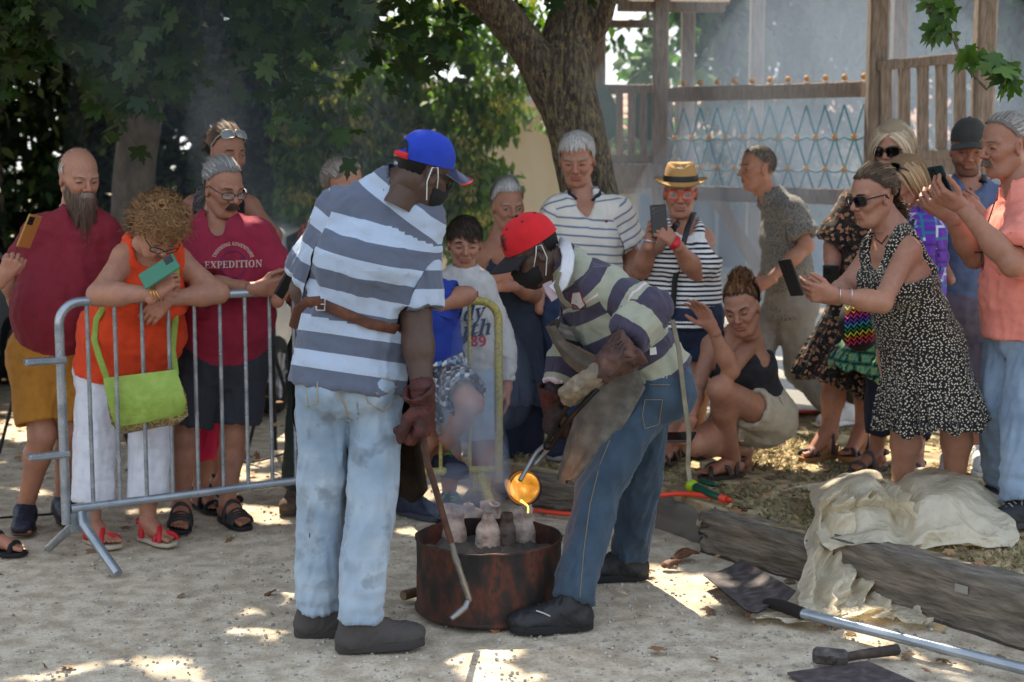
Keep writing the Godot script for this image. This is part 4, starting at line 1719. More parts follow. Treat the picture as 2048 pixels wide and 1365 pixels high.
func cast() -> Array:
	var dark := Color(0.08, 0.046, 0.034)
	var tan_ := Color(0.33, 0.155, 0.1)
	var grey := Color(0.33, 0.31, 0.29)
	var white := Color(0.55, 0.53, 0.5)
	var brown := Color(0.075, 0.045, 0.028)
	var blond := Color(0.42, 0.32, 0.19)
	var L := Vector3.LEFT
	var R := Vector3.RIGHT
	var U := Vector3.UP
	var D := Vector3.DOWN
	var B := Vector3.BACK
	var F := Vector3.FORWARD
	return [
		{id = "edge", label = "person cut off by the left edge, one hand and a sandalled foot showing", z = 6.25, cell = 0.016, hcell = 0.006, fem = true,
			H = [-150, 380], hd = [70, 15], N = [-160, 450], S = [[-215, 480], [-105, 480]], E = [[-190, 620], [-75, 615, -0.05]], W = [[-120, 600, -0.2], [4, 556, -0.1]],
			V = [-150, 720], K = [[-150, 900], [-75, 900]], A = [[-160, 1110], [-25, 1108]], hair = brown, style = "crop",
			top = {s = 0.6, mat = "navy"}, pants = {l = 1.0, mat = "dark"},
			hands = [[R, B, 0.4], [Vector3(0.55, 0.8, 0.0), Vector3(-0.3, 0.3, -0.9), [0.5, 0.75, 0.7, 0.72, 0.75], 0.5]], feet = [[80, "bare"], [80, "sandal", 0, "black"]]},
		{id = "beard", label = "bald man with a long grey beard in a dark red polo shirt and mustard shorts", z = 6.6,
			H = [158, 356], hd = [40, 14], N = [160, 425, 0.03], S = [[66, 447, -0.02], [222, 447, 0.06]], E = [[24, 575, 0.08], [240, 560, 0.15]], W = [[60, 655, 0.3], [215, 650, 0.0]],
			V = [108, 705, 0.05], K = [[84, 870, -0.05], [140, 860, 0.05]], A = [[52, 1052], [126, 1035]], g = 1.02, belly = 0.045, hs = 1.04,
			hair = Color(0.5, 0.45, 0.41), style = "bald", beard = 0.24, beardcol = Color(0.33, 0.27, 0.235), tache = 0.03, tachecol = Color(0.45, 0.4, 0.36), flush = 1.0, lined = 1.0, eyes = 0.25, browcol = Color(0.4, 0.33, 0.28),
			top = {s = 0.68, sw = 0.022, l = 0.0, e = 0.016, mat = "polo", neck = "open", deep = 0.02, name = "polo_shirt"}, pants = {l = 0.84, e = 0.02, fl = 0.026, mat = "mustard", name = "shorts"},
			feet = [[12, "loafer", 0, "loafer"], [30, "loafer", 0, "loafer"]], hands = [[Vector3(0.6, -0.6, -0.6), F, 0.3], null]},
		{id = "curls", prints = true, label = "woman with curly reddish hair and an orange top leaning on the barrier with both forearms", z = 6.3, fem = true, g = 1.06, arms = 1.18,
			H = [318, 461, -0.23], hd = [34, 50, -6], N = [290, 478, -0.05], S = [[232, 498, -0.12], [378, 506, 0.02]], E = [[196, 590, -0.24], [436, 586, 0.04]], W = [[312, 587, -0.28], [334, 599, -0.12]],
			V = [246, 735, 0.18], K = [[190, 885, 0.08], [300, 885, 0.12]], A = [[186, 1086], [296, 1082]], bust = 0.085, wa = 1.25, hp = 1.05, legs = 1.1, tilt = 1,
			hair = Color(0.13, 0.06, 0.026), hair2 = Color(0.4, 0.22, 0.1), style = "curly", eyes = 0.2, nk = 0.95,
			top = {s = 0.0, neck = "tank", l = 0.03, e = 0.012, ease = 0.03, mat = "orange", deep = 0.055, scoop = 0.055, arm_in = 0.06, name = "sleeveless_top"}, pants = {l = 1.72, e = 0.012, fl = 0.008, mat = "white_cotton", hemr = 0.066, rise = 0.35, fd = 0.012},
			feet = [[48, "strap", 0, "red_strap"], [52, "strap", 0, "red_strap"]], hands = [[Vector3(0.75, 0.75, -0.1), Vector3(0.3, -0.2, -1), [0.6, 0.7, 0.75, 0.8, 0.8]], [Vector3(-0.75, -0.75, 0.3), Vector3(-0.2, -0.2, -1), 0.3]]},
		{id = "tail", prints = true, label = "man with a grey ponytail, glasses and a crimson printed T-shirt behind the barrier", z = 6.65,
			H = [447, 378], hd = [44, 17], N = [432, 436, 0.04], S = [[392, 452, -0.03], [532, 458, 0.05]], E = [[402, 570, -0.14], [556, 560, 0.04]], W = [[515, 578, -0.22], [560, 592, -0.2]],
			V = [446, 715, 0.05], K = [[368, 872, 0.0], [466, 870, 0.05]], A = [[364, 1050], [455, 1046]], g = 1.0, belly = 0.03, hs = 1.03,
			hair = Color(0.2, 0.19, 0.185), hair2 = Color(0.5, 0.48, 0.46), style = "pony", taill = 0.1, tail = -0.04, line = 0.66, tache = 0.03, tachecol = Color(0.1, 0.085, 0.075), eyes = 0.2, lined = 0.7, browcol = Color(0.08, 0.06, 0.05), skin = tan_,
			top = {s = 0.82, sw = 0.034, l = 0.02, e = 0.018, ease = 0.02, mat = "crimson", neck = "tee", name = "t_shirt"}, pants = {l = 0.82, e = 0.022, fl = 0.034, mat = "charcoal", name = "shorts"},
			feet = [[8, "sandal", 0, "slide"], [38, "sandal", 0, "slide"]], hands = [[Vector3(0.95, 0.05, -0.1), Vector3(0.1, 0.3, -0.9), [0.4, 0.6, 0.65, 0.7, 0.7]], [Vector3(0.3, 0.6, -0.4), Vector3(-0.8, 0.2, -0.4), 0.55]]},
		{id = "behind", label = "woman with sunglasses pushed up on brown hair, behind the ponytailed man", z = 7.0, fem = true, cell = 0.015, hcell = 0.005,
			H = [455, 308], hd = [38, 8], N = [442, 372, 0.02], S = [[368, 398], [516, 398]], E = [[352, 500], [546, 470, -0.05]], W = [[370, 600, -0.1], [540, 560, -0.15]],
			V = [445, 640], K = [[405, 840], [440, 845, 0.1]], A = [[402, 1018], [436, 985, 0, 0.03]], hair = brown, hair2 = Color(0.16, 0.09, 0.05), style = "bun", bun = Vector3(0, 0.02, -0.115), skin = tan_,
			top = {s = 0.0, neck = "tank", e = 0.008, mat = "black"}, pants = {l = 1.55, e = 0.006, fl = 0.0, mat = "pink", hemr = 0.045, name = "leggings"},
			feet = [[40, "sandal", 0, "black"], [50, "sandal", 25, "black"]]},
		{id = "greyhead", label = "grey haired person in a checked salmon shirt, mostly hidden behind the striped worker", z = 6.95, cell = 0.016, hcell = 0.0055,
			H = [686, 372], hd = [75, 10], N = [680, 430], S = [[616, 458], [750, 458]], E = [[600, 565, -0.05], [770, 560]], W = [[594, 650, -0.1], [760, 640]],
			V = [660, 690], K = [[610, 860], [690, 860]], A = [[598, 1012], [690, 1010]], hair = Color(0.2, 0.17, 0.14), hair2 = Color(0.42, 0.37, 0.32), style = "short", flow = Vector3(0.6, 0.2, -0.5), len = 0.05,
			top = {s = 1.2, sw = 0.02, l = 0.08, mat = "plaid"}, pants = {l = 1.95, mat = "darkgreen"}, feet = [[-10, "trainer", 0, "brown"], [10, "trainer", 0, "brown"]]},
		{id = "rod", prints = true, label = "worker in a blue cap and a blue and grey striped shirt, seen from behind", z = 4.98, back = true, cell = 0.011,
			H = [849, 344, -0.06], hd = [124, 24, 10], N = [796, 380, 0.0], drop = 0.005, inset = 0.03, trap = 1.5, nk = 1.25, S = [[662, 428, 0.02], [852, 432, -0.02]], E = [[610, 580, 0.06], [832, 640, -0.04]], W = [[650, 690, 0.32], [846, 800, -0.12]],
			V = [697, 742, 0.0], Wt = [715, 640, 0.03], K = [[645, 1000, 0.03], [744, 985, -0.04]], A = [[634, 1270], [718, 1300]], g = 1.08, ch = 1.0, arms = 1.2, hs = 0.97, legs = 0.98, hp = 0.86,
			skin = dark, hair = Color(0.012, 0.01, 0.01), style = "capped", hip = 12, hunch = -0.03, lip = Color(0.08, 0.035, 0.03),
			top = {s = 0.86, sw = 0.022, l = 0.07, e = 0.014, ease = 0.022, hemw = 0.024, mat = "bands", neck = "crew", wr = 0.006, fd = 0.02, name = "striped_shirt"}, pants = {l = 1.96, e = 0.006, fl = 0.012, mat = "pale_denim", stack = 0.7, hemr = 0.062, fd = 0.016, wr = 0.002},
			feet = [[100, "boot", 0, "grey_boot"], [106, "boot", 0, "grey_boot"]], fs = 1.1, hands = [[Vector3(0.5, -0.6, -0.4), Vector3(0.3, 0, -1), 0.4], null]},
		{id = "boy2", label = "boy in a blue shirt and patterned shorts climbing on the barrier beside the striped worker", z = 6.62, cell = 0.014,
			H = [812, 520, 0.05], hd = [20, 20], N = [825, 560, 0.05], S = [[790, 585], [892, 570]], E = [[780, 680], [936, 590, -0.04]], W = [[800, 640, -0.2], [880, 615, -0.06]], hs = 0.9, g = 0.82, arms = 0.85, legs = 0.9,
			V = [858, 735, 0.05], K = [[850, 880, 0.05], [944, 808, -0.2]], A = [[818, 1030], [876, 945, 0, 0.22]], hair = brown, style = "short", skin = tan_,
			top = {s = 0.6, l = 0.06, mat = "blue"}, pants = {l = 0.78, e = 0.018, fl = 0.03, mat = "geometric", name = "shorts"}, feet = [[50, "trainer", 0, "kid"], [40, "trainer", 0, "kid"]]},
		{id = "boy", prints = true, label = "boy with dark hair in a grey printed sweatshirt behind the yellow barrier end", z = 6.98,
			H = [929, 487], hd = [6, 12], N = [926, 543, 0.02], S = [[880, 556], [976, 558]], E = [[862, 660], [1004, 668]], W = [[868, 740, -0.1], [1014, 768, -0.04]], hs = 0.97, g = 0.86, arms = 0.8, legs = 0.86, hp = 0.9,
			V = [926, 752], K = [[900, 905], [966, 902]], A = [[898, 1035], [964, 1030]], hair = Color(0.02, 0.014, 0.011), hair2 = Color(0.055, 0.038, 0.028), style = "short", len = 0.055, line = 0.42, flow = Vector3(0.25, -0.6, 0.8), eyes = 0.25, brow = 1.0, nose = 0.85, jaw = 0.93, flush = 0.8,
			top = {s = 1.95, sw = 0.01, l = 0.03, e = 0.016, ease = 0.015, mat = "sweat", name = "sweatshirt"}, pants = {l = 0.8, e = 0.02, fl = 0.03, mat = "pale_shorts", name = "shorts"},
			feet = [[20, "trainer", 0, "kid"], [10, "trainer", 0, "kid"]], hands = [null, [Vector3(0.02, -1, -0.1), Vector3(-1, 0, 0), 0.2]]},
		{id = "bun", label = "woman with white hair in a bun and a long navy dress, behind the boy", z = 7.5, fem = true, cell = 0.014, hcell = 0.005,
			H = [1016, 414], hd = [18, 8], N = [1000, 478, 0.03], S = [[958, 492], [1072, 490]], E = [[950, 600, -0.1], [1068, 590, -0.1]], W = [[990, 560, -0.3], [1022, 572, -0.3]],
			V = [1026, 660], K = [[1008, 830], [1052, 830]], A = [[1008, 975], [1055, 970]], hair = white * 0.75, hair2 = white * 1.15, style = "bun", bun = Vector3(0.01, 0.115, -0.02), bunr = 0.04, lined = 0.8, skin = tan_,
			top = {s = 0.0, neck = "tank", deep = 0.12, e = 0.01, mat = "navy_jersey"}, skirt = {at = [1028, 800], r = 0.2, mat = "navy_jersey", wave = 0.025, name = "dress_skirt"}, pants = {l = 1.9, e = 0.01, mat = "navy"},
			feet = [[0, "trainer", 0, "black"], [10, "trainer", 0, "black"]], hands = [[Vector3(0.7, 0.3, 0), F, 0.5], [Vector3(-0.8, 0.1, 0.1), Vector3(0, -0.2, -1), [0.5, 0.6, 0.7, 0.8, 0.8]]]},
		{id = "tee", prints = true, label = "white haired man in a cream V-neck T-shirt with thin blue stripes, under the tree trunk", z = 7.45, gh = 0.18,
			H = [1154, 318], hd = [-8, 20], N = [1166, 392, 0.04], S = [[1100, 412], [1248, 412]], E = [[1086, 520, 0.05], [1268, 520, 0.06]], W = [[1080, 620, -0.05], [1240, 600, -0.02]],
			V = [1160, 610], K = [[1128, 750], [1195, 750]], A = [[1130, 908], [1195, 908]], g = 1.06, hs = 1.08, hair = white * 0.8, hair2 = white * 1.2, style = "short", len = 0.045, line = 0.66, eyes = 0.2, lined = 0.9, flush = 1.0, browcol = white * 0.5,
			top = {s = 0.62, sw = 0.03, l = 0.1, e = 0.018, ease = 0.012, mat = "thin_stripes", neck = "v", deep = 0.06, name = "t_shirt"}, pants = {l = 1.95, mat = "denim"}, feet = [[-20, "trainer", 0, "navy"], [10, "trainer", 0, "navy"]]},
		{id = "pour", prints = true, label = "worker in a red cap and a striped rugby shirt bending over the drum with tongs", z = 5.45, cell = 0.011,
			H = [1067, 505, -0.02], hd = [-78, 35, 0], N = [1124, 523, 0.0], S = [[1152, 560, 0.16], [1206, 560, -0.16]], E = [[1150, 690, 0.16], [1300, 620, -0.24]], W = [[1106, 806, 0.06], [1198, 746, -0.36]],
			V = [1303, 752], Wt = [1258, 690, 0.0], K = [[1284, 955, 0.22], [1196, 985, -0.18]], A = [[1258, 1158], [1142, 1258]], g = 1.02, hip = -90, legs = 0.9, arms = 1.1, fdir = Vector3.LEFT,
			skin = dark, hair = Color(0.012, 0.01, 0.01), style = "capped", lip = Color(0.08, 0.035, 0.03), hemdir = Vector3(0.75, -0.65, 0),
			top = {s = [1.72, 1.42], sw = 0.016, l = 0.04, e = 0.016, ease = 0.02, mat = "rugby", neck = "crew", fd = 0.022, name = "rugby_shirt"}, pants = {l = 1.95, e = 0.01, fl = 0.012, mat = "blue_denim", stack = 0.5, hemr = 0.058, rise = 0.4, fd = 0.016, wr = 0.002},
			feet = [[-86, "boot", 0, "black_boot"], [-80, "boot", 0, "black_boot"]], fs = 1.08, hands = [null, null]},
		{id = "hat", prints = true, label = "woman in a straw hat, orange glasses and a striped sleeveless top holding up a phone", z = 7.3, gh = 0.18, fem = true, g = 1.06, arms = 1.15,
			H = [1361, 386], hd = [-6, 8], N = [1366, 444, 0.04], S = [[1313, 462], [1424, 464]], E = [[1284, 540, -0.05], [1392, 545, -0.12]], W = [[1300, 482, -0.24], [1350, 486, -0.3]],
			V = [1364, 630], K = [[1348, 760], [1392, 760]], A = [[1344, 925], [1394, 905]], hair = Color(0.16, 0.12, 0.09), hair2 = grey, style = "capped", eyes = 0.3, lined = 0.7, flush = 0.9, hs = 1.0, bust = 0.085,
			top = {s = 0.0, neck = "tank", deep = 0.05, l = 0.06, e = 0.014, ease = 0.02, mat = "sailor", arm_in = 0.05, name = "sleeveless_top"}, pants = {l = 0.62, e = 0.014, fl = 0.014, mat = "dark_denim", name = "shorts"},
			feet = [[-30, "strap", 0, "brown_strap"], [0, "strap", 0, "brown_strap"]], hands = [[Vector3(0.25, 0.95, -0.05), Vector3(0.75, 0.1, -0.6), 0.45], [Vector3(-0.72, 0.65, 0.05), Vector3(-0.3, -0.35, -0.9), [0.4, 0.3, 0.32, 0.35, 0.42]]]},
		{id = "crouch", label = "young woman with curly brown hair in a topknot crouching and shading her face", z = 6.85, gh = 0.18, fem = true, cell = 0.0115,
			H = [1484, 618, -0.1], hd = [-24, 16, 10], N = [1472, 668, 0.02], S = [[1408, 676, 0.0], [1522, 668, 0.02]], E = [[1396, 768, -0.1], [1462, 742, -0.28]], W = [[1376, 852, -0.3], [1424, 655, -0.34]],
			V = [1514, 820, 0.12], hip = -35, K = [[1388, 888, -0.22], [1440, 778, -0.28]], A = [[1490, 938], [1466, 955]], hair = Color(0.05, 0.025, 0.014), hair2 = Color(0.26, 0.12, 0.05), style = "bun", bun = Vector3(0.02, 0.135, -0.03), bunr = 0.044, frizz = 0.006, eyes = 0.25, brow = -1.0, skin = Color(0.33, 0.155, 0.1), g = 0.95,
			top = {s = 0.0, neck = "tank", deep = 0.09, l = 0.04, e = 0.008, mat = "charcoal_tank", name = "tank_top"}, pants = {l = 0.42, e = 0.016, fl = 0.012, mat = "beige", name = "shorts"},
			feet = [[-70, "bare", 35], [-68, "strap", 0, "flat_strap"]], hands = [[Vector3(-0.4, -0.75, -0.1), Vector3(-0.2, 0.6, -0.7), [0.3, 0.5, 0.5, 0.5, 0.5]], [Vector3(-0.5, 0.85, 0.1), Vector3(-0.6, -0.25, 0.75), [0.1, 0.12, 0.1, 0.1, 0.12]]]},
		{id = "walker", label = "man in a mottled grey short-sleeved shirt walking past in the smoke", z = 8.8, gh = 0.18, cell = 0.016, hcell = 0.0055,
			H = [1514, 338], hd = [-74, 3], N = [1540, 392], S = [[1546, 408, 0.17], [1588, 412, -0.17]], E = [[1560, 500, 0.2], [1614, 492, -0.22]], W = [[1520, 560, 0.1], [1536, 562, -0.28]],
			V = [1578, 596], hip = -80, K = [[1506, 712, 0.0], [1606, 738, 0.0]], A = [[1478, 838], [1694, 848]], hair = Color(0.1, 0.08, 0.065), hair2 = Color(0.3, 0.25, 0.2), style = "crop", hs = 1.08, eyes = 0.3,
			top = {s = 0.75, sw = 0.028, l = 0.12, e = 0.02, mat = "camo", neck = "open", deep = 0.02}, pants = {l = 1.94, fl = 0.03, mat = "grey_cloth", hemr = 0.07}, feet = [[-70, "trainer", 0, "pale_shoe"], [-60, "trainer", 0, "pale_shoe"]],
			hands = [null, [Vector3(-0.85, -0.4, 0.1), Vector3(0, -0.5, -1), 0.5]]},
		{id = "blonde", label = "blonde woman in sunglasses and a black floral dress, standing behind the women at the right", z = 7.35, gh = 0.18, fem = true, cell = 0.014, hcell = 0.005,
			H = [1786, 296], hd = [-36, 12], N = [1768, 366, 0.03], S = [[1696, 392], [1826, 392]], E = [[1664, 492, 0.0], [1840, 490]], W = [[1668, 572, -0.1], [1790, 560, -0.2]],
			V = [1736, 590], K = [[1672, 760], [1740, 765]], A = [[1656, 918], [1722, 915]], hair = Color(0.4, 0.31, 0.2), hair2 = Color(0.72, 0.6, 0.44), style = "bob", len = 0.17, line = 0.35, hs = 1.05,
			top = {s = 0.95, sw = 0.03, l = 0.0, e = 0.016, mat = "floral", neck = "open", deep = 0.03}, skirt = {at = [1678, 775], r = 0.21, asp = 1.15, mat = "floral", wave = 0.03, name = "dress_skirt"},
			feet = [[-60, "wedge", 0, "wedge"], [-40, "wedge", 0, "wedge"]], hands = [[Vector3(0.1, -0.7, -0.3), Vector3(0.5, 0, -0.8), 0.5], null]},
		{id = "tunic", label = "woman with sunglasses on her head in a purple and green patterned tunic", z = 6.95, gh = 0.18, fem = true, cell = 0.014, hcell = 0.005,
			H = [1812, 366], hd = [-70, 18], N = [1836, 420, 0.02], S = [[1782, 452, 0.1], [1872, 448, -0.1]], E = [[1770, 550, 0.0], [1850, 560, -0.15]], W = [[1736, 565, -0.1], [1730, 590, -0.2]],
			V = [1810, 620], K = [[1764, 790], [1830, 795]], A = [[1752, 942], [1832, 965]], hip = -40, hair = Color(0.27, 0.17, 0.09), hair2 = Color(0.55, 0.4, 0.24), style = "bob", len = 0.15, g = 1.05, skin = tan_,
			top = {s = 0.3, l = 0.05, e = 0.016, mat = "purple"}, skirt = {at = [1762, 760], r = 0.22, mat = "squares", wave = 0.02, name = "tunic_skirt"}, pants = {l = 1.62, e = 0.008, fl = 0.0, mat = "navy", hemr = 0.05, name = "leggings"},
			feet = [[-55, "sandal", 0, "grey_strap"], [-20, "sandal", 0, "grey_strap"]], hands = [null, [Vector3(-0.9, 0.1, 0.2), Vector3(0, -0.3, -1), 0.4]]},
		{id = "dots", label = "woman in dark glasses and a black dress with pale dots, leaning forward", z = 6.12, gh = 0.18, fem = true, cell = 0.0115,
			H = [1746, 394, 0.0], hd = [-66, 12], N = [1786, 452, 0.02], S = [[1730, 482, 0.13], [1826, 486, -0.12]], E = [[1690, 575, 0.05], [1764, 606, -0.3]], W = [[1662, 596, -0.12], [1668, 590, -0.34]],
			V = [1842, 690, 0.06], hip = -32, K = [[1812, 850, 0.05], [1910, 845, 0.06]], A = [[1800, 1010], [1908, 1014]], hair = Color(0.055, 0.035, 0.022), hair2 = Color(0.15, 0.1, 0.065), style = "pony", taill = 0.05, tail = -0.06, skin = Color(0.36, 0.175, 0.115), g = 1.03, bust = 0.08, legs = 1.1,
			top = {s = 0.0, neck = "tank", deep = 0.14, l = 0.02, e = 0.012, mat = "dots", name = "dress_bodice", arm_in = 0.055, scoop = 0.06}, skirt = {at = [1862, 850, 0.06], r = 0.2, asp = 1.2, mat = "dots", wave = 0.02, pleats = 7.0, name = "dress_skirt"},
			feet = [[-50, "sandal", 0, "grey_strap"], [-30, "sandal", 0, "grey_strap"]], hands = [[Vector3(-0.9, 0.15, -0.1), Vector3(0.0, 0.7, 0.6), [0.2, 0.45, 0.5, 0.5, 0.5]], [Vector3(-0.95, 0.1, 0.05), Vector3(-0.1, 0.35, -0.9), [0.15, 0.3, 0.4, 0.5, 0.55]]]},
		{id = "cap", prints = true, label = "man in a dark cap and slate blue T-shirt with a black strap", z = 7.1, gh = 0.18, cell = 0.014, hcell = 0.005,
			H = [1937, 300], hd = [-12, 12], N = [1938, 362, 0.03], S = [[1872, 392], [2010, 394]], E = [[1862, 500], [2020, 480]], W = [[1900, 560, -0.2], [1962, 430, -0.26]],
			V = [1922, 610], K = [[1905, 760], [1955, 760]], A = [[1902, 945], [1960, 940]], hair = Color(0.03, 0.02, 0.015), style = "capped", stubble = 0.6, skin = tan_, eyes = 0.3,
			top = {s = 0.65, sw = 0.02, l = 0.0, e = 0.016, mat = "slate", neck = "tee"}, pants = {l = 1.0, fl = 0.02, mat = "mauve_grey", name = "shorts"}, feet = [[-20, "trainer", 0, "white_shoe"], [-10, "trainer", 0, "white_shoe"]],
			hands = [null, [Vector3(-0.75, 0.55, 0.1), Vector3(-0.2, 0.1, -1), 0.5]]},
		{id = "pink", label = "man with a grey moustache and a salmon pink shirt looking at his phone", z = 6.1, gh = 0.18,
			H = [2010, 292], hd = [-72, 8], N = [2040, 375], S = [[2010, 428, 0.16], [2072, 428, -0.17]], E = [[1950, 515, 0.1], [2026, 530, -0.32]], W = [[1900, 432, 0.0], [1922, 412, -0.26]],
			V = [2050, 650], hip = -75, K = [[2002, 815, 0.05], [2048, 830, -0.1]], A = [[2010, 1008], [2046, 1052]], hair = Color(0.2, 0.17, 0.15), hair2 = Color(0.48, 0.44, 0.4), style = "short", line = 0.68, len = 0.04, flow = Vector3(0, 0.2, -1), tache = 0.03, tachecol = Color(0.25, 0.21, 0.18), eyes = 0.3, lined = 1.0, flush = 0.8, hs = 1.06, arms = 1.1, skin = tan_,
			top = {s = 0.8, sw = 0.04, l = 0.05, e = 0.022, ease = 0.03, mat = "salmon", neck = "open", deep = 0.08, name = "shirt"}, pants = {l = 1.95, e = 0.014, fl = 0.016, mat = "worn_denim", stack = 1.0, hemr = 0.06},
			feet = [[-68, "trainer", 0, "dark_shoe"], [-66, "trainer", 0, "dark_shoe"]], hands = [[Vector3(-0.7, 0.6, 0.1), Vector3(-0.1, 0.6, -0.6), 0.5], [Vector3(-0.88, 0.4, 0.1), Vector3(-0.15, 0.8, -0.4), [0.2, 0.45, 0.5, 0.55, 0.6]]]},
	]

# ---------------------------------------------------------------- the place
const BED := 0.17        # the planted ground behind the sleepers lies this much higher
var rnd := RandomNumberGenerator.new()

func far_mat(c: Color, rough := 0.85) -> StandardMaterial3D:
	return mat(c, rough)

func wood(a: Color, b: Color, seed_: int, scale := Vector3(6, 1.2, 6), bump := 1.5) -> StandardMaterial3D:
	var m := mat(Color.WHITE, 0.85)
	m.albedo_texture = noise_tex(0.012, FastNoiseLite.TYPE_SIMPLEX_SMOOTH, [[0.2, a], [0.5, a.lerp(b, 0.5)], [0.8, b]], 512, 5, seed_)
	m.heightmap_enabled = true
	m.heightmap_texture = noise_tex(0.02, FastNoiseLite.TYPE_SIMPLEX_SMOOTH, [], 512, 4, seed_ + 1)
	m.heightmap_scale = bump
	m.uv1_triplanar = true
	m.uv1_scale = scale
	return m

func ground_mats() -> void:
	var g := mat(Color.WHITE, 0.95)
	g.albedo_texture = noise_tex(0.012, FastNoiseLite.TYPE_SIMPLEX_SMOOTH, [[0.2, Color(0.70, 0.635, 0.55)], [0.5, Color(0.79, 0.725, 0.635)], [0.75, Color(0.85, 0.79, 0.705)]], 1024, 7, 31)
	g.uv1_triplanar = true
	g.uv1_world_triplanar = true
	g.uv1_scale = Vector3.ONE * 0.6
	g.heightmap_enabled = true
	g.heightmap_texture = noise_tex(0.13, FastNoiseLite.TYPE_SIMPLEX_SMOOTH, [], 1024, 4, 33)
	g.heightmap_scale = 0.16
	g.detail_enabled = true
	g.detail_albedo = noise_tex(0.09, FastNoiseLite.TYPE_CELLULAR, [[0.0, Color(0.68, 0.66, 0.63)], [0.3, Color(0.92, 0.91, 0.89)], [1.0, Color(1, 1, 1)]], 1024, 3, 35)
	g.detail_blend_mode = BaseMaterial3D.BLEND_MODE_MUL
	M.gravel = g
	var d := mat(Color.WHITE, 1.0)
	d.albedo_texture = noise_tex(0.015, FastNoiseLite.TYPE_SIMPLEX_SMOOTH, [[0.3, Color(0.48, 0.41, 0.31)], [0.5, Color(0.64, 0.56, 0.42)], [0.7, Color(0.74, 0.66, 0.50)]], 512, 5, 37)
	d.uv1_triplanar = true
	d.uv1_world_triplanar = true
	d.uv1_scale = Vector3.ONE * 0.8
	d.heightmap_enabled = true
	d.heightmap_texture = crumple
	d.heightmap_scale = 3.0
	M.earth = d
	M.sleeper = wood(Color(0.36, 0.325, 0.285), Color(0.50, 0.455, 0.40), 41, Vector3(3.0, 2.0, 1), 1.0)
	M.sleeper.uv1_triplanar = false
	M.plank = wood(Color(0.49, 0.43, 0.38), Color(0.61, 0.545, 0.48), 43, Vector3(7, 1.0, 7), 0.8)
	M.bark = wood(Color(0.12, 0.095, 0.075), Color(0.42, 0.36, 0.29), 45, Vector3(5, 1.3, 5), 5.0)
	M.steel = mat(Color(0.50, 0.53, 0.56), 0.42, 0.55)
	M.steel.roughness_texture = noise_tex(0.03, FastNoiseLite.TYPE_SIMPLEX_SMOOTH, [[0.3, Color(0.5, 0.5, 0.5)], [0.7, Color(0.7, 0.7, 0.7)]], 256, 4, 47)
	M.steel.albedo_texture = noise_tex(0.02, FastNoiseLite.TYPE_SIMPLEX_SMOOTH, [[0.3, Color(0.52, 0.55, 0.58)], [0.7, Color(0.64, 0.66, 0.68)]], 256, 5, 48)
	M.steel.albedo_color = Color.WHITE
	for k in ["uv1_triplanar"]:
		M.steel.uv1_triplanar = true
		M.steel.uv1_scale = Vector3.ONE * 1.5
	var y := mat(Color.WHITE, 0.55)
	y.albedo_texture = noise_tex(0.025, FastNoiseLite.TYPE_SIMPLEX_SMOOTH, [[0.0, Color(0.40, 0.42, 0.42)], [0.36, Color(0.42, 0.43, 0.41)], [0.39, Color(0.66, 0.60, 0.26)], [1.0, Color(0.74, 0.67, 0.32)]], 512, 5, 49)
	y.uv1_triplanar = true
	y.uv1_scale = Vector3.ONE * 5.0
	M.yellow = y
	var r := mat(Color.WHITE, 0.8)
	r.albedo_texture = noise_tex(0.008, FastNoiseLite.TYPE_SIMPLEX_SMOOTH, [[0.2, Color(0.10, 0.085, 0.08)], [0.45, Color(0.19, 0.13, 0.11)], [0.6, Color(0.30, 0.155, 0.10)], [0.72, Color(0.36, 0.18, 0.11)], [0.85, Color(0.2, 0.14, 0.12)]], 512, 6, 51)
	r.heightmap_enabled = true
	r.heightmap_texture = crumple
	r.heightmap_scale = 0.6
	r.uv1_triplanar = true
	r.uv1_scale = Vector3(2.6, 1.3, 2.6)
	M.rust = r
	var c := mat(Color.WHITE, 0.95)
	c.albedo_texture = noise_tex(0.01, FastNoiseLite.TYPE_SIMPLEX_SMOOTH, [[0.2, Color(0.56, 0.48, 0.44)], [0.5, Color(0.76, 0.68, 0.62)], [0.75, Color(0.82, 0.75, 0.70)]], 512, 5, 53)
	c.uv1_triplanar = true
	c.uv1_scale = Vector3.ONE * 4.0
	c.heightmap_enabled = true
	c.heightmap_texture = crumple
	c.heightmap_scale = 0.8
	M.clay = c
	M.ash = mat(Color(0.34, 0.32, 0.30), 1.0)
	var l := mat(Color.WHITE, 0.7)
	l.vertex_color_use_as_albedo = true
	l.backlight_enabled = true
	l.backlight = Color(0.75, 0.9, 0.35)
	M.leaf = l
	var dl := mat(Color.WHITE, 0.9)
	dl.vertex_color_use_as_albedo = true
	M.dry = dl

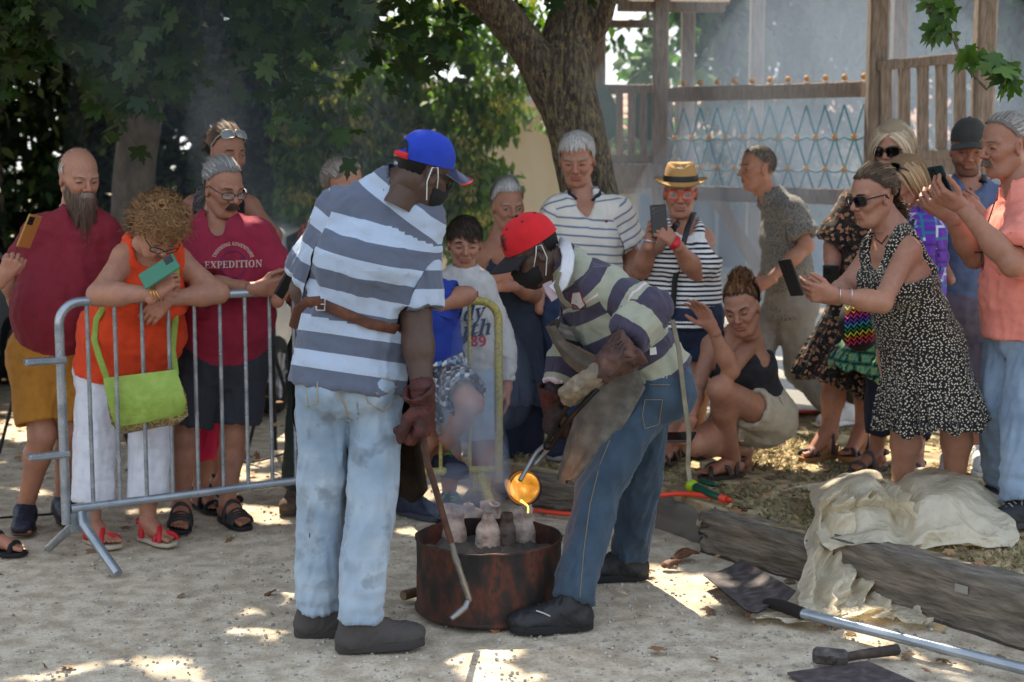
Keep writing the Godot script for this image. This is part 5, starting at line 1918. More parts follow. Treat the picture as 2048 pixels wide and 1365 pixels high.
# a five-lobed leaf, stalk at the origin, tip along +z, about one unit long
func maple(lobes := true) -> ArrayMesh:
	var out := []
	if lobes:
		var half := [Vector2(0.0, 1.0), Vector2(0.09, 0.78), Vector2(0.17, 0.76), Vector2(0.13, 0.55), Vector2(0.30, 0.66), Vector2(0.52, 0.72), Vector2(0.46, 0.56), Vector2(0.52, 0.46), Vector2(0.30, 0.32), Vector2(0.44, 0.16), Vector2(0.40, 0.06), Vector2(0.18, 0.04)]
		out = half.duplicate()
		out.append(Vector2(0, 0.1))
		for k in range(half.size() - 1, 0, -1):
			out.append(Vector2(-half[k].x, half[k].y))
	else:
		out = [Vector2(0, 1), Vector2(0.16, 0.7), Vector2(0.5, 0.68), Vector2(0.38, 0.35), Vector2(0.42, 0.08), Vector2(0, 0.1), Vector2(-0.42, 0.08), Vector2(-0.38, 0.35), Vector2(-0.5, 0.68), Vector2(-0.16, 0.7)]
	var m := MB.new()
	m.add(Vector3(0, 0.05, 0.38))
	for p in out:
		m.add(Vector3(p.x, -0.18 * p.x * p.x - 0.12 * p.y * p.y + 0.05 * absf(p.x), p.y))
	for k in out.size():
		m.tri(0, 1 + k, 1 + (k + 1) % out.size())
	if lobes:
		m.poly([Vector3(-0.008, 0.0, 0.1), Vector3(0.008, 0.0, 0.1), Vector3(0.008, 0.04, -0.35), Vector3(-0.008, 0.04, -0.35)])
	m.fill(Color.WHITE)
	m.uv.resize(0)
	m.smooth()
	return m.done()

# a simple pointed leaf
func blade_leaf() -> ArrayMesh:
	var m := MB.new()
	for p in [Vector3(0, 0, 0), Vector3(0.2, 0.05, 0.35), Vector3(0.14, -0.01, 0.7), Vector3(0, -0.12, 1), Vector3(-0.14, -0.01, 0.7), Vector3(-0.2, 0.05, 0.35), Vector3(0, 0.0, 0.5)]:
		m.add(p)
	for k in 6:
		m.tri(6, k, (k + 1) % 6)
	m.fill(Color.WHITE)
	m.uv.resize(0)
	m.smooth()
	return m.done()

func scatter(called: String, mesh: Mesh, material: Material, ts: Array, cs: Array, parent: Node3D) -> MultiMeshInstance3D:
	var mm := MultiMesh.new()
	var off := parent.position
	mm.transform_format = MultiMesh.TRANSFORM_3D
	mm.use_colors = true
	mm.mesh = mesh
	mm.instance_count = ts.size()
	for k in ts.size():
		mm.set_instance_transform(k, Transform3D(ts[k].basis, ts[k].origin - off))
		mm.set_instance_color(k, cs[k])
	var o := MultiMeshInstance3D.new()
	o.name = numbered(called, parent)
	o.multimesh = mm
	o.material_override = material
	parent.add_child(o)
	o.set_meta("kind", "stuff")
	return o

func leaf_basis(droop: float) -> Basis:
	return Basis(Vector3.UP, rnd.randf() * TAU) * Basis(Vector3.RIGHT, droop + rnd.randfn() * 0.4) * Basis(Vector3.BACK, rnd.randfn() * 0.5)

# sprays of leaves: each a twig that hangs from a point
func sprays(ts: Array, cs: Array, p: Vector3, n: int, reach: float, size: float, droop: float, cols: Array) -> void:
	var ax := Vector3(rnd.randfn(), -0.35, rnd.randfn()).normalized()
	for k in n:
		var t := rnd.randf()
		var q := p + ax * reach * t + Vector3(rnd.randfn(), rnd.randfn() * 0.7, rnd.randfn()) * reach * 0.28
		var s := size * (0.6 + rnd.randf() * 0.6)
		ts.append(Transform3D(leaf_basis(droop).scaled(Vector3.ONE * s), q))
		var c: Color = cols[rnd.randi() % cols.size()]
		var b := 0.8 + rnd.randf() * 0.45
		cs.append(Color(c.r * b, c.g * b, c.b * b))

func limb(pts: Array, r0: float, r1: float, noise: FastNoiseLite, sides := 16, rows := 40, bump := 0.1) -> MB:
	var cv := Curve3D.new()
	for k in pts.size():
		var t: Vector3 = (pts[mini(k + 1, pts.size() - 1)] - pts[maxi(k - 1, 0)]) / 6.0
		cv.add_point(pts[k], -t, t)
	var l := cv.get_baked_length()
	var ps := []
	var rs := []
	for k in rows + 1:
		ps.append(cv.sample_baked(l * k / rows, true))
		rs.append(lerpf(r0, r1, pow(float(k) / rows, 0.8)))
	var m := MB.new()
	m.tube(ps, rs, sides)
	for k in m.v.size():
		m.v[k] += m.n[k] * (noise.get_noise_3dv(m.v[k] * Vector3(1, 0.35, 1)) * r0 * bump)
	m.fill(Color.WHITE)
	return m

func setting() -> void:
	rnd.seed = 77
	ground_mats()
	ground()
	sleepers()
	trees()
	house()
	playground()
	cars()

# the edge of the bed, from the middle of the picture to the right
func edge() -> Array:
	return [Main.gr(905, 985), Main.gr(1060, 1012), Main.gr(1310, 1052), Main.gr(1400, 1098), Main.gr(1620, 1165), Main.gr(1830, 1235), Main.gr(2110, 1315), Main.gr(2600, 1440)]

func in_bed(p: Vector3) -> float:
	# how far behind the edge, in metres (negative in front)
	var e := edge()
	var best := 1e9
	var s := 1.0
	for k in e.size() - 1:
		var a: Vector3 = e[k]
		var ba: Vector3 = e[k + 1] - a
		var t := clampf((p - a).dot(ba) / ba.length_squared(), 0, 1)
		var q := a + ba * t
		var d := Vector2(p.x - q.x, p.z - q.z).length()
		if d < best:
			best = d
			s = signf((p.x - a.x) * ba.z - (p.z - a.z) * ba.x)
	return best * s

func ground() -> void:
	var ns := fnoise(0.9, 3, 4)
	var g := MB.new()
	var cols := 150
	var rows := 130
	var ps := []
	for r in rows:
		var z := 3.2 + pow(float(r) / (rows - 1), 2.2) * 90.0
		for c in cols:
			var u := float(c) / (cols - 1) * 2.0 - 1.0
			var x := signf(u) * pow(absf(u), 1.6) * (3.5 + z * 0.9)
			var near := clampf(1.0 - z / 30.0, 0.0, 1.0)
			ps.append(Vector3(x, (ns.get_noise_2d(x, z) * 0.022 + ns.get_noise_2d(x * 7, z * 7) * 0.006) * near - 0.01, -z))
	g.grid(ps, cols)
	g.smooth()
	struct(obj("ground", g, M.gravel))
	# the raised bed of dry earth behind the sleepers
	var b := MB.new()
	ps = []
	var e := edge()
	var n := 90
	for r in 60:
		for c in n:
			var t := float(c) / (n - 1) * (e.size() - 1)
			var k := mini(int(t), e.size() - 2)
			var p: Vector3 = (e[k] as Vector3).lerp(e[k + 1], t - k)
			var back := Vector3(0.35, 0, -1.0)
			var d := pow(float(r) / 59.0, 2.0) * 14.0
			var q := p + back * (d + 0.07)
			q.y = BED + ns.get_noise_2d(q.x * 2, q.z * 2) * 0.03 * minf(1.0, d * 3.0 + 0.2) - (0.1 if r == 0 else 0.0)
			ps.append(q)
	b.grid(ps, n)
	b.smooth()
	struct(obj("flower_bed_ground", b, M.earth))
	# pale gravel path beyond it
	var w := MB.new()
	ps = []
	for r in 12:
		for c in 20:
			ps.append(Vector3(0.9 + c * 0.5, BED + 0.035, -8.4 - r * 0.55 - 0.25 * sin(c * 0.7)))
	w.grid(ps, 20)
	w.smooth()
	struct(obj("gravel_path", w, mat(Color(0.80, 0.77, 0.72), 1.0)))
	# pebbles and grit
	var st := MB.new()
	st.ball(Vector3.ZERO, Vector3(1, 0.6, 0.8), Color.WHITE, Basis.IDENTITY, 6)
	st.uv.resize(0)
	var ts := []
	var cs := []
	for k in 45000:
		var z := 4.2 + pow(rnd.randf(), 1.4) * 5.5
		var p := Vector3((rnd.randf() * 2 - 1) * (0.42 * z + 0.3), 0.0, -z)
		if in_bed(p) > -0.05:
			continue
		var s := 0.0012 + pow(rnd.randf(), 7.0) * 0.0085
		p.y = ns.get_noise_2d(p.x, z) * 0.022 - 0.01 + s * 0.3
		ts.append(Transform3D(Basis(Vector3.UP, rnd.randf() * TAU).scaled(Vector3.ONE * s), p))
		var c := 0.2 + rnd.randf() * 0.32
		cs.append(Color(c, c * 0.93, c * 0.82))
	scatter("gravel", st.done(), M.dry, ts, cs, self)
	# fallen leaves and dry bits
	ts = []
	cs = []
	var dcol := [Color(0.22, 0.11, 0.05), Color(0.3, 0.17, 0.08), Color(0.15, 0.09, 0.05), Color(0.38, 0.25, 0.12)]
	for k in 1500:
		var z := 4.6 + rnd.randf() * 6.0
		var p := Vector3((rnd.randf() * 2 - 1) * 0.4 * z, 0.0, -z)
		var d := in_bed(p)
		var back := z > 7.6 and p.x < 0.2
		if d < 0.1 and not back and rnd.randf() > (0.06 if d < -0.5 else 0.35):
			continue
		p.y = (BED + 0.015 if d > 0.05 else 0.006) + rnd.randf() * 0.008
		ts.append(Transform3D((Basis(Vector3.UP, rnd.randf() * TAU) * Basis(Vector3.RIGHT, rnd.randfn() * 0.35)).scaled(Vector3(1, 1.6, 1) * (0.02 + rnd.randf() * 0.045)), p))
		var c: Color = dcol[rnd.randi() % 4]
		cs.append(c * (0.7 + rnd.randf() * 0.6))
	scatter("fallen_leaves", maple(), M.dry, ts, cs, self)
	# dry grass in tufts
	var gb := MB.new()
	for q in 7:
		var a := q * 2.4
		var o := Vector3(cos(a), 0, sin(a))
		var tip := o * (0.35 + 0.2 * (q % 3)) + Vector3(0, 1.0 - 0.15 * (q % 4), 0)
		var s := o.cross(Vector3.UP) * 0.03
		gb.poly([o * 0.08 - s, o * 0.08 + s, (o * 0.2 + Vector3(0, 0.6, 0)) + s * 0.7, tip, (o * 0.2 + Vector3(0, 0.6, 0)) - s * 0.7])
	gb.uv.resize(0)
	ts = []
	cs = []
	var gn := fnoise(1.4, 9, 2)
	for k in 26000:
		var z := 5.2 + rnd.randf() * 4.5
		var p := Vector3(rnd.randf_range(-0.5, 3.6), BED, -z)
		if in_bed(p) < 0.12 or gn.get_noise_2d(p.x, z) < -0.12 or p.z < -8.5 and rnd.randf() < 0.8:
			continue
		var s := 0.012 + rnd.randf() * 0.02
		ts.append(Transform3D((Basis(Vector3.UP, rnd.randf() * TAU) * Basis(Vector3.RIGHT, rnd.randfn() * 0.5)).scaled(Vector3(1, 0.9, 1) * s), p))
		var c: Color = [Color(0.52, 0.43, 0.24), Color(0.45, 0.36, 0.19), Color(0.3, 0.29, 0.12), Color(0.6, 0.51, 0.32)][rnd.randi() % 4]
		cs.append(c * (0.7 + rnd.randf() * 0.5))
	scatter("dry_grass", gb.done(), M.dry, ts, cs, self)

# a weathered balk from a to b (its lower front edge)
func balk(a: Vector3, b: Vector3, w: float, hgt: float, seed_: int, broken := 0.02) -> MB:
	var m := MB.new()
	var ns := fnoise(3.0, seed_, 4)
	var d := (b - a).normalized()
	var inn := Vector3.UP.cross(d).normalized()
	if inn.z > 0:
		inn = -inn
	var ring := []
	for side in 4:
		for k in 7:
			var t := k / 7.0
			ring.append([Vector2(t, 0), Vector2(1, t), Vector2(1 - t, 1), Vector2(0, 1 - t)][side])
	var n := ring.size()
	var l := (b - a).length()
	var rows := int(l / 0.022)
	var ps := []
	for r in rows + 1:
		for q in n:
			var c: Vector2 = ring[q]
			var x := l * r / rows
			var p2 := c - Vector2(0.5, 0.5)
			var cl := maxf(absf(p2.x), absf(p2.y))
			p2 *= 1.0 - 0.05 * smoothstep(0.25, 0.5, minf(absf(p2.x), absf(p2.y)))
			var grain := ns.get_noise_3d(x * 0.6, c.x * 7.0, c.y * 7.0) * 0.016 + ns.get_noise_3d(x * 2.5, c.x * 2.0 + 9.0, c.y * 2.0) * 0.014
			grain -= maxf(0.0, ns.get_noise_3d(x * 0.4 + 30.0, c.x * 11.0, c.y * 11.0) - 0.22) * 0.07
			var e := x
			if r == 0:
				e += absf(ns.get_noise_2d(q * 0.7, 5.0)) * broken * 3.0
			elif r == rows:
				e -= absf(ns.get_noise_2d(q * 0.7, 15.0)) * broken * 3.0
			var out := (inn * p2.x + Vector3.UP * p2.y).normalized()
			ps.append(a + d * e + inn * ((p2.x + 0.5) * w) + Vector3.UP * ((p2.y + 0.5) * hgt - 0.03) + out * grain)
	m.grid(ps, n, true)
	for k in ps.size():
		m.uv[k] = Vector2(float(k % n) / n, float(k / n) / rows * l * 0.35)
	for e in [0, rows]:
		var c := Vector3()
		for q in n:
			c += ps[e * n + q]
		var ci := m.add(c / n - d * (0.01 if e == 0 else -0.01))
		for q in n:
			if e == 0:
				m.tri(ci, q, (q + 1) % n)
			else:
				m.tri(ci, e * n + (q + 1) % n, e * n + q)
	m.smooth()
	return m

func sleepers() -> void:
	var s1 := obj("timber_sleeper", balk(Main.gr(1394, 1098), Main.gr(1640, 1172), 0.16, 0.2, 5, 0.05), M.sleeper)
	tag(s1, "weathered grey timber edging with a split end, left of the plastic sheet", "timber", "timber edging of the bed")
	var s2 := obj("timber_sleeper", balk(Main.gr(1650, 1178), Main.gr(2180, 1335), 0.17, 0.24, 8), M.sleeper)
	tag(s2, "long weathered timber beam at the right with a small metal plate nailed to it", "timber", "timber edging of the bed")
	var pl := MB.new()
	var pc: Vector3 = Main.gr(1650, 1178).lerp(Main.gr(2180, 1335), 0.56) + Vector3(0, 0.15, 0)
	var dd := (Main.gr(2180, 1335) - Main.gr(1650, 1178)).normalized()
	pl.box(Transform3D(Basis(dd, Vector3.UP, dd.cross(Vector3.UP)), pc + dd.cross(Vector3.UP) * 0.012), Vector3(0.055, 0.03, 0.004), 0.001)
	obj("metal_plate", pl, mat(Color(0.6, 0.6, 0.57), 0.5, 0.6), s2)
	var s3 := obj("kerb_stone", balk(Main.gr(1300, 1050), Main.gr(1402, 1090) + Vector3(0.02, 0, 0), 0.2, 0.18, 11, 0.06), M.stone if M.has("stone") else mat(Color(0.42, 0.40, 0.37), 0.95))
	tag(s3, "rough pale stone edging under the orange hose", "kerb stone")
	var s4 := obj("timber_sleeper", balk(Main.gr(1040, 1008), Main.gr(1290, 1046), 0.18, 0.19, 14), M.sleeper)
	tag(s4, "dark timber edging behind the legs of the pouring worker", "timber", "timber edging of the bed")

# gaps in the crowns let the sun through in spots, and wholly on to the right of the bed
var holes := fnoise(1.35, 8, 2)
func sunlit(ts: Array, cs: Array) -> Array:
	var kt := []
	var kc := []
	for k in ts.size():
		var o: Vector3 = ts[k].origin
		var sx := o.x + 0.207 * o.y
		var sz := o.z + 0.704 * o.y
		var open := 0.2
		if sx > 0.7 and sz > -8.0 and in_bed(Vector3(sx, 0, sz)) > 0.35:
			open = -0.9 if sx < 3.2 and sz < -5.9 else -0.1
		if sx > 0.4 and sz < -7.0 + 0.6 * clampf(sx - 1.2, 0.0, 1.0):
			open = -0.9
		elif sx > 0.9 and sz < -5.0:
			open = 0.06
		if sz < -8.7:
			open = -0.9
		if holes.get_noise_2d(sx, sz) > open:
			continue
		kt.append(ts[k])
		kc.append(cs[k])
	return [kt, kc]

func trees() -> void:
	var ns := fnoise(4.0, 2, 4)
	var maple_leaf := maple()
	var simple := maple(false)
	# the big maple: leaning trunk that forks at the top of the picture
	var t := thing("maple_tree", "leaning maple trunk with lichen, forking above the man in the striped T-shirt", "tree", Main.gr(1322, 905, BED))
	var zt := 7.85
	var base: Vector3 = Main.px(1322, 905, 7.55)
	base.y = BED - 0.05
	var lichen := wood(Color(0.19, 0.155, 0.13), Color(0.48, 0.41, 0.34), 45, Vector3(5, 1.6, 5), 6.0)
	lichen.detail_enabled = true
	lichen.detail_albedo = noise_tex(0.012, FastNoiseLite.TYPE_SIMPLEX_SMOOTH, [[0.0, Color(0.62, 0.60, 0.52, 0.0)], [0.58, Color(0.60, 0.60, 0.50, 0.0)], [0.62, Color(0.60, 0.60, 0.50, 0.85)], [0.72, Color(0.66, 0.50, 0.16, 0.85)], [0.78, Color(0.5, 0.46, 0.36, 0.5)], [1.0, Color(0.6, 0.56, 0.4, 0.6)]], 512, 5, 61)
	M.lichen = lichen
	var tm := limb([base, Main.px(1262, 700, 7.65), Main.px(1190, 430, 7.8), Main.px(1152, 270, 7.85), Main.px(1128, 150, 7.9), Main.px(1148, 20, 8.0), Main.px(1165, -180, 8.1), Main.px(1170, -520, 8.2)], 0.18, 0.095, ns, 26, 110, 0.16)
	for k in tm.v.size():
		# the trunk swells where the limb leaves it
		var hgt := tm.v[k].y
		tm.v[k] += tm.n[k] * 0.035 * exp(-pow((hgt - 2.05) / 0.35, 2.0))
	obj("trunk", tm, lichen, t)
	obj("limb", limb([Main.px(1138, 245, 7.87), Main.px(1078, 130, 7.86), Main.px(1018, 45, 7.8), Main.px(945, -25, 7.7), Main.px(820, -160, 7.4), Main.px(600, -330, 7.0)], 0.125, 0.06, ns, 20, 70, 0.16), lichen, t)
	obj("limb", limb([Main.px(1178, 90, 7.95), Main.px(1205, 45, 7.9), Main.px(1245, -60, 7.7), Main.px(1400, -260, 7.3)], 0.05, 0.03, ns, 12, 40), lichen, t)
	var ts := []
	var cs := []
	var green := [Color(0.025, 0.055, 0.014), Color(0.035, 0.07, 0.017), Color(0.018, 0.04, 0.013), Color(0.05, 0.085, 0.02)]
	# low hanging sprays that the picture shows, along its upper left
	for k in 330:
		var z := rnd.randf_range(6.6, 9.6)
		var x := rnd.randf_range(-120, 1010)
		if x > 560 and rnd.randf() < 0.68:
			continue
		var low := 150.0 - 40.0 * sin(x * 0.011) - maxf(0.0, x - 560.0) * 0.34 + (45.0 if x > 840 and x < 930 else 0.0)
		var y := low - pow(rnd.randf(), 0.8) * (low + 200.0) - 45.0
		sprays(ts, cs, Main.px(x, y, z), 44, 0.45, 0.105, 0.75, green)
	# the spray of sunlit leaves at the upper right
	for q in [[1880, -30, 5.6], [1895, 10, 5.55], [1880, 40, 5.5], [1950, 95, 5.4], [1985, 115, 5.35], [2015, 140, 5.35]]:
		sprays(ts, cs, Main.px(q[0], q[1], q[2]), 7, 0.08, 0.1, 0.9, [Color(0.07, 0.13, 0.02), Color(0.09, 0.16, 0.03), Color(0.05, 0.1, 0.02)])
	var lit := sunlit(ts, cs)
	scatter("leaves", maple_leaf, M.leaf, lit[0], lit[1], t)
	# the crown above, which shades the place
	ts = []
	cs = []
	var tries := 0
	while ts.size() < 70000 and tries < 9000:
		tries += 1
		# above the place where its shade falls
		var sx := rnd.randf_range(-6.0, 5.0)
		var sz := rnd.randf_range(-11.5, -3.2)
		var y := rnd.randf_range(3.3, 6.6)
		var p := Vector3(sx - 0.21 * y, y, sz - 0.7 * y)
		if p.y < 2.4 - p.z * 0.108:
			continue
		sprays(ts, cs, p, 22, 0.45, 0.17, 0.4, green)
	var kept := sunlit(ts, cs)
	ts = kept[0]
	cs = kept[1]
	scatter("crown", simple, M.leaf, ts, cs, t)
	obj("limb", limb([Main.px(2120, -300, 6.0), Main.px(1860, -40, 5.7), Main.px(1900, 60, 5.55), Main.px(1930, 130, 5.45), Main.px(1975, 180, 5.35)], 0.02, 0.004, ns, 8, 40, 0.05), lichen, t)
	# the second trunk on the left
	var t2 := thing("maple_tree", "smooth grey trunk standing behind the curly haired woman", "tree", Vector3(-2.7, 0, -10.6))
	obj("trunk", limb([Vector3(-2.78, -0.05, -10.5), Main.px(262, 480, 10.5), Main.px(270, 330, 10.5), Main.px(285, 200, 10.5), Main.px(268, 60, 10.5), Main.px(262, -150, 10.5), Main.px(262, -400, 10.5)], 0.175, 0.11, ns, 20, 60, 0.05), wood(Color(0.24, 0.21, 0.18), Color(0.38, 0.34, 0.29), 63, Vector3(2, 1, 2), 1.0), t2)
	ts = []
	cs = []
	for k in 260:
		var p := Vector3(rnd.randf_range(-6.0, -0.6), rnd.randf_range(2.5, 5.5), rnd.randf_range(-12.0, -8.6))
		if p.y < 2.35 and rnd.randf() < 0.5:
			continue
		sprays(ts, cs, p, 26, 0.5, 0.15, 0.7, green)
	lit = sunlit(ts, cs)
	scatter("crown", simple, M.leaf, lit[0], lit[1], t2)
	# hedge of shrubs along the left, light coming through
	var bl := blade_leaf()
	for h in [[-7.3, -12.8, 0.9], [-6.0, -13.2, 0.95], [-4.9, -12.9, 0.95], [-3.9, -13.3, 1.0], [-2.9, -13.0, 0.95], [-2.1, -13.2, 0.85]]:
		var sh := thing("hedge_shrub", ["tall dark shrub at the far left edge, behind the bald man", "tall dark shrub behind the bald man, light coming through it", "tall dark shrub left of the grey trunk", "tall dark shrub right behind the grey trunk", "tall dark shrub behind the woman with sunglasses on her hair", "tall dark shrub left of the white van"][[-7.3, -6.0, -4.9, -3.9, -2.9, -2.1].find(h[0])], "shrub", Vector3(h[0], 0, h[1]), "shrubs behind the crowd")
		ts = []
		cs = []
		var st := MB.new()
		for s in 9:
			var x: float = h[0] + rnd.randf_range(-0.6, 0.6)
			var z: float = h[1] + rnd.randf_range(-0.3, 0.3)
			st.tube([Vector3(x, 0, z), Vector3(x + rnd.randfn() * 0.1, 2.0, z), Vector3(x + rnd.randfn() * 0.25, 4.2, z)], [0.022, 0.016, 0.008], 6)
		for k in 5200:
			var p := Vector3(h[0] + rnd.randfn() * 0.42, pow(rnd.randf(), 0.9) * 4.6, h[1] + rnd.randfn() * 0.3)
			if fnoise_hole.get_noise_3dv(p * 1.3) > 0.5:
				continue
			ts.append(Transform3D(leaf_basis(0.6).scaled(Vector3.ONE * (0.08 + rnd.randf() * 0.1)), p))
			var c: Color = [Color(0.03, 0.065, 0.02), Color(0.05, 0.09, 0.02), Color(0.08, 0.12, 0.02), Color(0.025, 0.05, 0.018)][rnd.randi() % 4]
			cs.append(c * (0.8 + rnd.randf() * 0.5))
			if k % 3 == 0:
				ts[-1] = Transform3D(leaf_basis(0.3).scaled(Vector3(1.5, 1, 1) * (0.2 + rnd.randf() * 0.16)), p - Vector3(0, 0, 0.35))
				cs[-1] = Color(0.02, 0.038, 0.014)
		obj("stem", st, M.bark, sh)
		scatter("foliage", bl, M.leaf, ts, cs, sh)
	# the pale tree with yellow seed clusters, in the middle
	var t3 := thing("seeding_tree", "bushy tree hung with yellowish seed clusters, behind the blue cap", "tree", Vector3(-0.9, 0, -12.5))
	obj("trunk", limb([Vector3(-0.9, 0, -12.5), Vector3(-0.85, 1.5, -12.5), Vector3(-0.7, 3.5, -12.5)], 0.09, 0.04, ns, 10, 20), M.bark, t3)
	ts = []
	cs = []
	var ys := []
	var yc := []
	for k in 430:
		var p := Main.px(rnd.randf_range(570, 1055), rnd.randf_range(0, 480), rnd.randf_range(11.0, 12.6))
		if p.x > -0.15 and p.y < 2.0:
			continue
		if fnoise_hole.get_noise_3dv(p * 1.1) > 0.2:
			continue
		sprays(ts, cs, p, 42, 0.22, 0.12, 0.8, [Color(0.12, 0.19, 0.05), Color(0.18, 0.26, 0.07), Color(0.08, 0.14, 0.035)])
		if rnd.randf() < 0.5:
			sprays(ys, yc, p + Vector3(0, 0.05, 0.12), 60, 0.16, 0.05, 1.0, [Color(0.46, 0.38, 0.13), Color(0.56, 0.47, 0.2), Color(0.36, 0.31, 0.1)])
	scatter("leaves", bl, M.leaf, ts, cs, t3)
	scatter("seed_clusters", bl, M.leaf, ys, yc, t3)
	# trees far behind the playground
	for q in [[2.75, -14.6, 1.5, 6.6, "dark tree behind the rope net, dimmed by smoke"], [4.9, -14.8, 1.5, 7.5, "dark tree behind the right end of the playground, dimmed by smoke"], [7.2, -22.0, 1.8, 8.0, "sunlit tree at the right edge beyond the playground"]]:
		var tr := thing("far_tree", q[4], "tree", Vector3(q[0], 0, q[1]), "trees beyond the playground")
		obj("trunk", limb([Vector3(q[0], 0, q[1]), Vector3(q[0] + 0.1, 3.0, q[1]), Vector3(q[0], 6.0, q[1])], 0.22, 0.08, ns, 10, 20), M.bark, tr)
		ts = []
		cs = []
		for k in 330:
			var dv := Vector3(rnd.randfn(), rnd.randfn(), rnd.randfn()).normalized() * pow(rnd.randf(), 0.4)
			var p := Vector3(q[0], q[3] * 0.6, q[1]) + dv * Vector3(q[2], q[3] * 0.4, q[2] * 0.8)
			sprays(ts, cs, p, 40, 0.55, 0.2, 0.7, [Color(0.03, 0.07, 0.02), Color(0.05, 0.1, 0.025), Color(0.06, 0.11, 0.03)])
		scatter("crown", bl, M.leaf, ts, cs, tr)
	# young plane in the gap left of the net
	var yt := thing("young_tree", "light green young tree in the gap between the playground posts", "tree", Vector3(1.15, 0, -12.5))
	obj("trunk", limb([Vector3(1.35, 0, -12.5), Vector3(1.3, 1.6, -12.5), Vector3(1.1, 3.1, -12.5)], 0.03, 0.012, ns, 8, 16), M.bark, yt)
	ts = []
	cs = []
	for q in [[1290, 100], [1275, 135], [1300, 165], [1330, 120], [1345, 80], [1320, 200], [1380, 60], [1400, 150], [1300, 70]]:
		sprays(ts, cs, Main.px(q[0], q[1], 12.4), 12, 0.16, 0.15, 0.8, [Color(0.1, 0.19, 0.04), Color(0.07, 0.14, 0.03)])
	for k in 14:
		sprays(ts, cs, Main.px(rnd.randf_range(1215, 1330), rnd.randf_range(215, 300), 12.4), 14, 0.14, 0.11, 0.6, [Color(0.12, 0.22, 0.03), Color(0.1, 0.17, 0.03)])
	scatter("leaves", simple, M.leaf, ts, cs, yt)

var fnoise_hole := fnoise(1.2, 71, 2)

func house() -> void:
	# a low house with a tiled roof behind the playground
	var render := mat(Color(0.80, 0.76, 0.68), 0.95)
	render.heightmap_enabled = true
	render.heightmap_texture = crumple
	render.heightmap_scale = 0.6
	render.uv1_triplanar = true
	var tile := mat(Color(1, 1, 1), 0.9)
	tile.albedo_texture = noise_tex(0.03, FastNoiseLite.TYPE_SIMPLEX_SMOOTH, [[0.3, Color(0.62, 0.47, 0.40)], [0.7, Color(0.80, 0.68, 0.60)]], 256, 4, 81)
	tile.uv1_triplanar = true
	tile.uv1_scale = Vector3.ONE * 1.5
	for q in [[-0.9, 1.0, 16.0, 2.34, 2.55, "cream rendered gable end of a house seen left of the big tree trunk"], [1.1, 7.5, 17.0, 1.85, 2.55, "low white house with a tiled roof behind the rope net"]]:
		var h := thing("house", q[5], "house", Vector3((q[0] + q[1]) / 2, 0, -q[2]))
		var w := MB.new()
		w.box(Transform3D(Basis.IDENTITY, Vector3((q[0] + q[1]) / 2, q[3] / 2, -q[2] - 2.0)), Vector3(q[1] - q[0], q[3], 4.0), 0.01)
		obj("wall", w, render, h)
		# half-round tiles in rows up the slope
		var n := int((q[1] - q[0] + 0.3) / 0.19)
		var run := 2.3
		var rise: float = q[4] - q[3]
		var slab := MB.new()
		var sl := Vector3(0, rise, -run)
		var mid := Vector3((q[0] + q[1]) / 2, q[3] + 0.03, -q[2] + 0.28) + sl * 0.5
		slab.box(Transform3D(Basis(Vector3.RIGHT, atan2(rise, run)), mid), Vector3(q[1] - q[0] + 0.3, 0.06, sl.length()), 0.005)
		var roof := obj("roof", slab, tile, h)
		var gut := MB.new()
		gut.tube([Vector3(q[0] - 0.15, q[3] - 0.02, -q[2] + 0.31), Vector3(q[1] + 0.15, q[3] - 0.02, -q[2] + 0.31)], 0.055, 8)
		obj("gutter", gut, mat(Color(0.75, 0.73, 0.7), 0.6), h)
		var piece := MB.new()
		var ring := []
		var rows := 7
		var len_: float = sl.length() / rows
		for r in 2:
			for k in 6:
				var a := PI * k / 5.0
				ring.append(Vector3(cos(a) * 0.085, sin(a) * 0.05 + 0.02 - r * 0.012, -len_ * 1.06 * r))
		piece.grid(ring, 6)
		piece.uv.resize(0)
		piece.smooth()
		var pm := piece.done()
		var made := 0
		for r in rows:
			for k in n:
				var p: Vector3 = Vector3(q[0] - 0.1 + k * 0.19, q[3] + 0.06, -q[2] + 0.3) + sl * (float(r) / rows)
				if made >= 290:
					break
				made += 1
				var o := put("tile", pm, tile, roof, Transform3D(Basis(Vector3.RIGHT, atan2(rise, run)), p - h.position))
				o.rotate_object_local(Vector3.BACK, sin(k * 7.3 + r * 3.1) * 0.05)
	# window with blue shutters
	var h2: Node3D = get_node("house_001")
	for x in [2.35, 4.2]:
		var fr := MB.new()
		for s in [[-0.42, 0.0, 0.06, 1.0], [0.42, 0.0, 0.06, 1.0], [0.0, 0.5, 0.9, 0.06], [0.0, -0.5, 0.9, 0.06], [0.0, 0.0, 0.04, 0.94]]:
			fr.box(Transform3D(Basis.IDENTITY, Vector3(x + s[0], 0.95 + s[1], -16.985)), Vector3(s[2], s[3], 0.06), 0.004)
		var f := obj("window", fr, mat(Color(0.62, 0.66, 0.74), 0.5), h2)
		var gl := MB.new()
		gl.box(Transform3D(Basis.IDENTITY, Vector3(x, 0.95, -16.995)), Vector3(0.8, 0.96, 0.012))
		obj("pane", gl, mat(Color(0.2, 0.27, 0.38), 0.1), f)
		for s in [-1, 1]:
			var sh := MB.new()
			sh.box(Transform3D(Basis.IDENTITY, Vector3(x + s * 0.68, 0.95, -16.97)), Vector3(0.42, 1.06, 0.035), 0.005)
			obj("shutter", sh, mat(Color(0.36, 0.5, 0.68), 0.7), h2)

